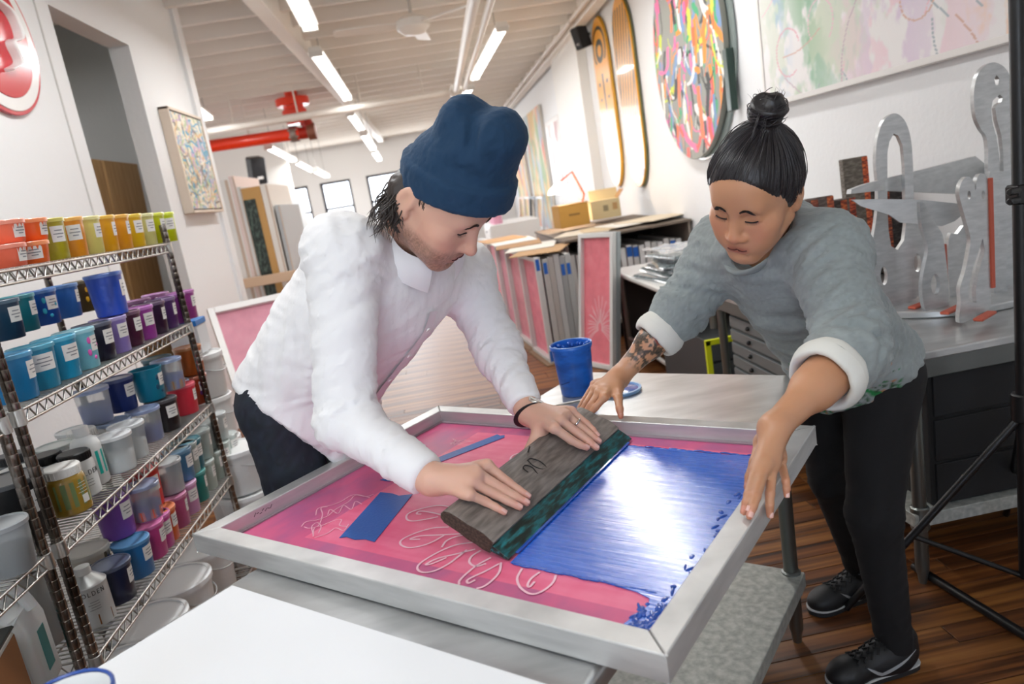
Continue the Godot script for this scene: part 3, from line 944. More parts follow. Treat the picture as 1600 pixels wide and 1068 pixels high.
	var fo := Transform3D(face * Basis(Vector3.BACK, 0.25).scaled(Vector3.ONE * 1.35), Vector3(-0.071, 0.0577, 0.035))
	for c in [[Vector3(-0.016, 0.006, 0), Vector3(-0.012, 0.015, 0), Vector3(-0.003, 0.014, 0), Vector3(-0.001, 0.004, 0), Vector3(-0.010, -0.007, 0), Vector3(-0.018, -0.015, 0), Vector3(-0.010, -0.013, 0), Vector3(0.003, -0.016, 0)], [Vector3(0.011, 0.015, 0), Vector3(0.004, 0.004, 0), Vector3(0.005, -0.010, 0), Vector3(0.014, -0.014, 0), Vector3(0.021, -0.002, 0), Vector3(0.018, 0.012, 0), Vector3(0.010, 0.015, 0)]]:
		var pts := []
		for p in curve(c, 6):
			pts.append(fo * p)
		g.tube(pts, 0.0012, 6)
	g.slab([fo * Vector3(0.028, 0.02, 0), fo * Vector3(0.045, 0.022, 0)], 0.003, face.z, 0.001)
	put("number", g, mat("161413", 0.5), sq)
	# bucket of blue ink, its lid and the stirring stick
	var bk := thing("paint_bucket", "blue plastic tub full of blue ink on the far end of the table", "bucket", tab * Vector3(-0.212, 0.8305, -0.668), "", tb)
	var bl := ramp_mat("bucket_blue", "1552a8", "1a63c6", "2a74d4", Vector3(3, 6, 3), 0.28, 0.0, 1.0, false)
	put("body", Geo.new().lathe([Vector2(0, 0.0), Vector2(0.046, 0.0), Vector2(0.048, 0.003), Vector2(0.0575, 0.138), Vector2(0.0615, 0.139), Vector2(0.0625, 0.147), Vector2(0.0605, 0.150), Vector2(0.0575, 0.148), Vector2(0.055, 0.118)], 36), bl, bk)
	put("ink", Geo.new().lathe([Vector2(0.056, 0.124), Vector2(0.035, 0.127), Vector2(0.0, 0.121)], 28), mat("1c4fa6", 0.2, 0.0, "coat=0.5"), bk)
	g = Geo.new()
	for k in 22:
		var a := k * 2.4
		g.ball(Vector3(cos(a) * 0.05, 0.13 + 0.012 * absf(sin(k * 1.3)), sin(a) * 0.05), Vector3(0.009, 0.006, 0.005), Basis(Vector3.UP, -a), 8, 5)
	put("ink_clots", g, mat("2a66c4", 0.22, 0.0, "coat=0.5"), bk).set_meta("kind", "stuff")
	g = Geo.new().lathe([Vector2(0.0608, 0.1495), Vector2(0.062, 0.1508), Vector2(0.0608, 0.1520), Vector2(0.0594, 0.1508)], 36)
	put("rim_smear", g, mat("8fb4e6", 0.3), bk)
	g = Geo.new().slab([Vector3(-0.02, 0.04, 0.0525), Vector3(0.012, 0.05, 0.0536)], 0.0025, Vector3(0, 0, 1), 0.0006)
	put("scratch", g, mat("123a80", 0.3), bk)
	var lid := thing("bucket_lid", "round blue smeared lid lying behind the tattooed arm's wrist", "lid", tab * Vector3(-0.085, 0.8305, -0.69), "", tb)
	put("disc", Geo.new().lathe([Vector2(0, 0), Vector2(0.06, 0.0), Vector2(0.063, 0.006), Vector2(0.063, 0.010), Vector2(0.057, 0.0105), Vector2(0.055, 0.007), Vector2(0, 0.007)], 32), mat("8fb6df", 0.3), lid)
	put("ink_film", Geo.new().lathe([Vector2(0.0535, 0.0072), Vector2(0.05, 0.009), Vector2(0, 0.0085)], 28), mat("1a57b5", 0.2, 0.0, "coat=0.5"), lid)
	var sk := put("stir_stick", Geo.new().prism(poly([Vector2(-0.075, -0.004), Vector2(0.07, -0.0045), Vector2(0.075, 0), Vector2(0.07, 0.0045), Vector2(-0.075, 0.004)]), 0.003, Transform3D(Basis(Vector3.RIGHT, PI / 2), Vector3.ZERO), 0.0008), mat("eeeae2", 0.5), null, Transform3D(tb * Basis(Vector3.UP, 0.75), tab * Vector3(-0.165, 0.8325, -0.598)))
	tag(sk, "white stirring stick lying at the foot of the blue tub", "stick")
	# white board in the foreground and the tub at its edge
	var o := put("white_board", Geo.new().box(Vector3(0.60, 0.0, 0.38), Vector3(1.2, 0.012, 0.76), Basis.IDENTITY, 0.002), mat("e9ebec", 0.7), null, Transform3D(tb, tab * Vector3(-0.292, 0.8365, 0.457)))
	tag(o, "blank white board lying across the near end of the steel table", "board")
	var cup := thing("paint_tub", "white tub with blue rim at the bottom left beside the board", "tub", Vector3(-0.5297, 0.845, -0.7935))
	put("body", Geo.new().lathe([Vector2(0, 0), Vector2(0.045, 0), Vector2(0.056, 0.11), Vector2(0.0535, 0.112), Vector2(0.051, 0.1), Vector2(0.045, 0.02), Vector2(0, 0.018)], 32), mat("e6e6e2", 0.4), cup)
	put("rim", Geo.new().lathe([Vector2(0.0535, 0.1105), Vector2(0.0575, 0.108), Vector2(0.058, 0.114), Vector2(0.0555, 0.1165), Vector2(0.053, 0.114)], 32), mat("2a4f9c", 0.35), cup)
	put("ink", Geo.new().lathe([Vector2(0.052, 0.096), Vector2(0, 0.097)], 24), mat("d9dcdc", 0.3), cup)

func rail(t: Node3D, a: Vector2, b: Vector2, c: Vector2, d: Vector2, m: Material) -> void:
	var g := Geo.new()
	g.prism(poly([a, b, c, d]), 0.042, Transform3D(Basis(Vector3.RIGHT, Vector3(0, 0, 1), Vector3(0, -1, 0)), Vector3(0, 0.021, 0)), 0.0025)
	put("rail", g, m, t)

func tape(label: String, pts: Array) -> void:
	var o := put("masking_tape", Geo.new().prism(poly(pts), 0.0008, Transform3D(Basis(Vector3.RIGHT, PI / 2), Vector3(0, 0.0008, 0)), 0.0002), mat("1f5fae", 0.45, 0.0, "grain=14"), null, Transform3D(tb, tab.origin + Vector3(0, 0.8425, 0)))
	tag(o, label, "tape")

func emulsion() -> ImageTexture:
	var n := FastNoiseLite.new()
	n.seed = 11
	n.frequency = 0.02
	n.fractal_octaves = 4
	var w := 448
	var h := 336
	var im := Image.create(w, h, false, Image.FORMAT_RGB8)
	var outer := Color.html("d85f8c")
	var violet := Color.html("b9608f")
	var inner := Color.html("f2799b")
	var hot := Color.html("ea5f86")
	for y in h:
		for x in w:
			var u := (x / float(w) - 0.5) * 0.948
			var v := (y / float(h) - 0.5) * 0.702   # v grows towards the near rail
			var k := n.get_noise_2d(x * 1.0, y * 0.6)
			var k2 := n.get_noise_2d(x * 0.4 + 500.0, y * 3.0)
			var c := outer.lerp(violet, clampf(0.35 + k * 1.1, 0.0, 1.0))
			if u > -0.305 and v < 0.282 and v > -0.30:
				c = inner.lerp(hot, clampf(0.4 + k * 0.9 + k2 * 0.7, 0.0, 1.0))
			im.set_pixel(x, y, c)
	return ImageTexture.create_from_image(im)

func ink_mat() -> StandardMaterial3D:
	var n := FastNoiseLite.new()
	n.seed = 5
	n.frequency = 0.03
	n.fractal_octaves = 4
	var im := Image.create(512, 512, false, Image.FORMAT_RGB8)
	var ro := Image.create(256, 256, false, Image.FORMAT_RGB8)
	for y in 512:
		for x in 512:
			var k := 0.5 + 0.3 * n.get_noise_2d(x * 0.10, y * 7.0) + 0.2 * n.get_noise_2d(x * 0.05, y * 2.0)
			im.set_pixel(x, y, Color(k, k, k))
	for y in 256:
		for x in 256:
			var k := clampf(0.27 + 0.16 * n.get_noise_2d(x * 0.2, y * 7.0), 0.14, 0.6)
			ro.set_pixel(x, y, Color(k, k, k))
	im.bump_map_to_normal_map(3.0)
	var m := StandardMaterial3D.new()
	m.albedo_color = Color.html("1a69da")
	m.roughness = 1.0
	m.roughness_texture = ImageTexture.create_from_image(ro)
	m.normal_enabled = true
	m.normal_texture = ImageTexture.create_from_image(im)
	m.normal_scale = 0.22
	m.metallic_specular = 0.7
	m.clearcoat_enabled = true
	m.clearcoat = 0.8
	m.clearcoat_roughness = 0.2
	return m

# ------------------------------------------------------------------ chrome wire shelving on the left
func wire_shelves() -> void:
	var chrome := mat("c3c2bd", 0.28, 0.9)
	var dull := ramp_mat("post_chrome", "4a423b", "6f675f", "a5a09a", Vector3(6, 1, 6), 0.25, 0.9, 1.0)
	for unit in 2:
		var z0: float = [-1.655, -0.425][unit]
		var t := thing("wire_shelf", ["tall chrome wire shelving unit crowded with paint tubs by the left wall", "nearer chrome wire shelving unit, only its end showing at the lower left"][unit], "shelving", Vector3(-1.23, 0, z0), "chrome wire shelves")
		var l := 1.2
		for x in [-0.225, 0.225]:
			for z in [-0.015, -l + 0.015]:
				var prof := [Vector2(0, 0), Vector2(0.018, 0.0), Vector2(0.02, 0.01), Vector2(0.012, 0.04)]
				var y := 0.05
				while y < 1.50:
					prof.append_array([Vector2(0.0127, y), Vector2(0.0127, y + 0.0205), Vector2(0.0119, y + 0.0214), Vector2(0.0119, y + 0.0242)])
					y += 0.0254
				prof.append_array([Vector2(0.0125, 1.5), Vector2(0, 1.505)])
				put("post", Geo.new().lathe(prof, 12, Transform3D(Basis.IDENTITY, Vector3(x, 0, z))), dull, t)
		for y in [1.45, 1.142, 0.818, 0.513, 0.115]:
			var g := Geo.new()
			for x in [-0.23, 0.23]:
				g.cyl(Vector3(x, y, -0.01), Vector3(x, y, -l + 0.01), 0.0038, 6)
				g.cyl(Vector3(x, y - 0.03, -0.01), Vector3(x, y - 0.03, -l + 0.01), 0.0038, 6)
				var zig := []
				var k := 0
				while k * 0.021 < l - 0.03:
					zig.append(Vector3(x, y - (0.001 if k % 2 == 0 else 0.029), -0.015 - k * 0.021))
					k += 1
				g.tube(zig, 0.0026, 5)
			for z in [-0.012, -l + 0.012]:
				g.cyl(Vector3(-0.23, y, z), Vector3(0.23, y, z), 0.0038, 6)
				g.cyl(Vector3(-0.23, y - 0.03, z), Vector3(0.23, y - 0.03, z), 0.0038, 6)
				var zig := []
				for k in 23:
					zig.append(Vector3(-0.22 + k * 0.02, y - (0.001 if k % 2 == 0 else 0.029), z))
				g.tube(zig, 0.0026, 5)
			put("shelf_truss", g, chrome, t)
			g = Geo.new()
			var z := -0.03
			while z > -l + 0.02:
				g.cyl(Vector3(-0.23, y + 0.004, z), Vector3(0.23, y + 0.004, z), 0.0022, 5)
				z -= 0.02
			for x in [-0.11, 0.0, 0.11]:
				g.cyl(Vector3(x, y, -0.01), Vector3(x, y, -l + 0.01), 0.003, 5)
			var w := put("shelf_wires", g, chrome, t)
			w.set_meta("kind", "stuff")
			for x in [-0.225, 0.225]:
				for zz in [-0.015, -l + 0.015]:
					put("collar", Geo.new().lathe([Vector2(0.013, y - 0.034), Vector2(0.017, y - 0.032), Vector2(0.0155, y + 0.004), Vector2(0.013, y + 0.005)], 10, Transform3D(Basis.IDENTITY, Vector3(x, 0, zz))), chrome, t)


# ------------------------------------------------------------------ pots of ink and paint
func curved(g: Geo, r: float, y0: float, y1: float, a0: float, a1: float, r1 := -1.0) -> Geo:
	if r1 < 0.0:
		r1 = r
	return g.grid(func(u: float, v: float): return Vector3(cos(lerpf(a1, a0, u)) * lerpf(r, r1, v), lerpf(y0, y1, v), sin(lerpf(a1, a0, u)) * lerpf(r, r1, v)), 8, 1)

func letters(word: String, r: float, y: float, mid: float, size: float, m: Material, parent: Node3D) -> void:
	# lettering set round an upright cylinder
	var step := size * 0.72 / r
	for k in word.length():
		var a := mid - (k - (word.length() - 1) * 0.5) * step
		var n := Vector3(cos(a), 0, sin(a))
		text("lettering", word[k], size, m, parent, Transform3D(Basis(Vector3.UP.cross(n), Vector3.UP, n), n * (r + 0.0004) + Vector3(0, y, 0)), 0.0006)

func pot_label(t: Node3D, r0: float, r1: float, h: float, y0: float, y1: float, a: float, half: float) -> void:
	var ra := lerpf(r0, r1, y0 / h) + 0.0006
	var rb := lerpf(r0, r1, y1 / h) + 0.0006
	var lb := put("label", curved(Geo.new(), ra, y0, y1, a - half, a + half, rb), mat("eceae6", 0.6), t)
	var g := Geo.new()
	for k in 3:
		var y := lerpf(y0, y1, [0.72, 0.5, 0.3][k])
		var rr := lerpf(r0, r1, y / h) + 0.0011
		var w: float = half * [0.55, 0.75, 0.4][k]
		curved(g, rr, y - 0.0014, y + 0.0014, a - w, a + w)
	put("print", g, mat("8a8b90", 0.7), lb)

func pot(kind: String, at: Vector3, c: String, label: String, opts: String) -> void:
	var o := {}
	for e in opts.split(",", false):
		var kv := e.split("=")
		o[kv[0]] = kv[1]
	var turn := rng.randf_range(-0.35, 0.35)
	var t := thing({"tub": "paint_tub", "half": "paint_tub", "clear": "clear_tub", "bigtub": "paint_tub", "jar": "paint_jar", "bottle": "paint_bottle", "can": "paint_can", "cone": "solvent_can"}[kind], label, {"tub": "tub", "half": "tub", "clear": "tub", "bigtub": "tub", "jar": "jar", "bottle": "bottle", "can": "can", "cone": "can"}[kind], at, "pots on the wire shelves", Basis(Vector3.UP, turn))
	var face := 0.15   # labels look into the aisle, along +x
	if kind in ["tub", "half", "clear", "bigtub"]:
		var h: float = {"tub": 0.112, "half": 0.056, "clear": 0.112, "bigtub": 0.132}[kind]
		var r1: float = {"tub": 0.0505, "half": 0.0505, "clear": 0.0505, "bigtub": 0.052}[kind]
		if o.get("big", "") == "2":
			h = 0.15
			r1 = 0.072
		var r0 := r1 * 0.86
		var clear := kind == "clear"
		var paint := mat(c, 0.32, 0.0, "grain=4")
		var shell := mat("dfe4e4", 0.32, 0.0, "alpha=0.35") if clear else paint
		put("body", Geo.new().lathe([Vector2(0, 0), Vector2(r0 - 0.002, 0), Vector2(r0, 0.002), Vector2(r1, h - 0.008)], 24), shell, t)
		if clear:
			var fill := h * rng.randf_range(0.42, 0.6)
			var rm := lerpf(r0, r1, fill / h) - 0.0015
			put("ink", Geo.new().lathe([Vector2(0, 0.003), Vector2(r0 - 0.002, 0.003), Vector2(rm, fill), Vector2(0, fill)], 20), mat(c, 0.5), t)
			if o.has("band2"):
				put("ink", curved(Geo.new(), r0 + 0.0005, 0.004, h * 0.3, 0, TAU, lerpf(r0, r1, 0.3) + 0.0005), mat(o.band2, 0.5), t)
		var lidc := Color.html(c).lerp(Color(0.93, 0.94, 0.94), 0.62 if clear else 0.28).to_html(false)
		if o.has("nolid"):
			put("ink", Geo.new().lathe([Vector2(r1 - 0.002, h - 0.02), Vector2(0, h - 0.022)], 20), mat(c, 0.25), t)
			put("rim", Geo.new().lathe([Vector2(r1 - 0.002, h - 0.02), Vector2(r1 - 0.001, h), Vector2(r1 + 0.003, h - 0.001), Vector2(r1 + 0.002, h - 0.009), Vector2(r1, h - 0.009)], 24), paint, t)
		else:
			put("lid", Geo.new().lathe([Vector2(r1, h - 0.011), Vector2(r1 + 0.0028, h - 0.011), Vector2(r1 + 0.0032, h - 0.002), Vector2(r1 + 0.0015, h), Vector2(r1 - 0.003, h), Vector2(r1 - 0.004, h - 0.0025), Vector2(0, h - 0.0025)], 24), mat(lidc, 0.3, 0.0, "coat=0.2"), t)
		if o.has("spot"):
			for k in 4:
				var g := Geo.new()
				var a := face + 0.5 * sin(k * 2.3) + 0.25
				var y := h * (0.25 + 0.15 * k)
				var rr := lerpf(r0, r1, y / h)
				g.ball(Vector3(cos(a) * rr, y, sin(a) * rr), Vector3(0.002, 0.006 + 0.004 * (k % 2), 0.006), Basis(Vector3.UP, -a), 10, 6)
				put("paint_spot", g, mat(o.spot, 0.35), t)
		if not clear or o.has("lab"):
			pot_label(t, r0, r1, h, h * (0.42 if kind != "half" else 0.2), h * (0.80 if kind != "half" else 0.78), face - turn * 0.0 + rng.randf_range(-0.25, 0.35), 0.44 if not o.has("big") else 0.6)
	elif kind == "jar":
		var r := 0.047 if o.has("big") else 0.043
		put("body", Geo.new().lathe([Vector2(0, 0), Vector2(r - 0.004, 0), Vector2(r, 0.004), Vector2(r, 0.09), Vector2(r - 0.004, 0.1), Vector2(r - 0.01, 0.104)], 24), mat(c, 0.3 if not o.has("band") else 0.2, 0.0, "coat=0.3"), t)
		var lid := Geo.new()
		lid.lathe([Vector2(r - 0.006, 0.1), Vector2(r - 0.003, 0.101), Vector2(r - 0.003, 0.122), Vector2(r - 0.006, 0.125), Vector2(0, 0.125)], 28)
		for k in 28:
			lid.box(Vector3(cos(TAU * k / 28) * (r - 0.0028), 0.111, sin(TAU * k / 28) * (r - 0.0028)), Vector3(0.002, 0.017, 0.002), Basis(Vector3.UP, -TAU * k / 28))
		put("lid", lid, mat(o.get("lid", "e8e8e4"), 0.4), t)
		if o.has("band"):
			var lb := put("label", curved(Geo.new(), r + 0.0006, 0.02, 0.086, -1.6, 2.0), mat(o.band, 0.5), t)
			put("label_patch", curved(Geo.new(), r + 0.0012, 0.024, 0.045, 0.35, 0.75), mat("e9e9e4", 0.5), lb)
			var g := Geo.new()
			for k in 4:
				curved(g, r + 0.0013, 0.052 + k * 0.008, 0.0535 + k * 0.008, 0.3, 0.9 - 0.1 * (k % 2))
			put("print", g, mat("e0e2dc", 0.5), lb)
		if o.has("word"):
			letters("GOLDEN", r, 0.066, 0.75, 0.018, mat("20211f", 0.5), t)
			var g := Geo.new()
			for k in 3:
				curved(g, r + 0.0008, 0.03 + k * 0.008, 0.0315 + k * 0.008, 0.5, 1.1)
			put("print", g, mat("777a78", 0.5), t)
	elif kind == "bottle":
		put("body", Geo.new().lathe([Vector2(0, 0), Vector2(0.036, 0), Vector2(0.039, 0.004), Vector2(0.039, 0.115), Vector2(0.033, 0.132), Vector2(0.018, 0.142), Vector2(0.018, 0.15)], 24), mat("e9ebe9", 0.35), t)
		put("cap", Geo.new().lathe([Vector2(0.018, 0.146), Vector2(0.021, 0.146), Vector2(0.020, 0.17), Vector2(0, 0.171)], 20), mat("efefec", 0.4), t)
		put("label", curved(Geo.new(), 0.0396, 0.03, 0.098, -1.7, 2.2), mat(c, 0.5), t)
	elif kind == "can":
		put("body", Geo.new().lathe([Vector2(0, 0), Vector2(0.05, 0), Vector2(0.052, 0.003), Vector2(0.057, 0.118)], 28), mat(c, 0.45, 0.0, "grain=5"), t)
		put("lid", Geo.new().lathe([Vector2(0.056, 0.112), Vector2(0.0605, 0.112), Vector2(0.061, 0.124), Vector2(0.057, 0.127), Vector2(0.054, 0.123), Vector2(0, 0.123)], 28), mat("d9d6cb", 0.4), t)
		put("label", curved(Geo.new(), 0.0552, 0.055, 0.095, 0.05, 1.7, 0.0567), mat(o.band, 0.5), t)
		put("drip", Geo.new().ball(Vector3(cos(0.3) * 0.056, 0.1, sin(0.3) * 0.056), Vector3(0.002, 0.014, 0.006), Basis(Vector3.UP, -0.3)), mat("6d6452", 0.5), t)
	elif kind == "cone":
		put("body", Geo.new().lathe([Vector2(0, 0), Vector2(0.044, 0), Vector2(0.0455, 0.004), Vector2(0.0455, 0.108), Vector2(0.047, 0.111), Vector2(0.045, 0.114)], 28), mat(c, 0.35), t)
		put("shoulder", Geo.new().lathe([Vector2(0.0455, 0.113), Vector2(0.018, 0.138), Vector2(0.018, 0.141)], 28), mat("c9cccb", 0.3, 0.6), t)
		put("cap", Geo.new().lathe([Vector2(0.0185, 0.138), Vector2(0.0195, 0.139), Vector2(0.0185, 0.158), Vector2(0, 0.16)], 20), mat("e3e3df", 0.4), t)
		put("amber_band", curved(Geo.new(), 0.0459, 0.006, 0.035, 0, TAU), mat("8a5320", 0.3, 0.3), t)
		letters("GOLDEN", 0.0455, 0.094, 0.85, 0.016, mat("191a1a", 0.5), t)
		var g := Geo.new()
		for k in 4:
			curved(g, 0.0462, 0.05 + k * 0.007, 0.0514 + k * 0.007, 0.55, 1.15 - 0.12 * (k % 2))
		put("print", g, mat("7c7f80", 0.5), t)

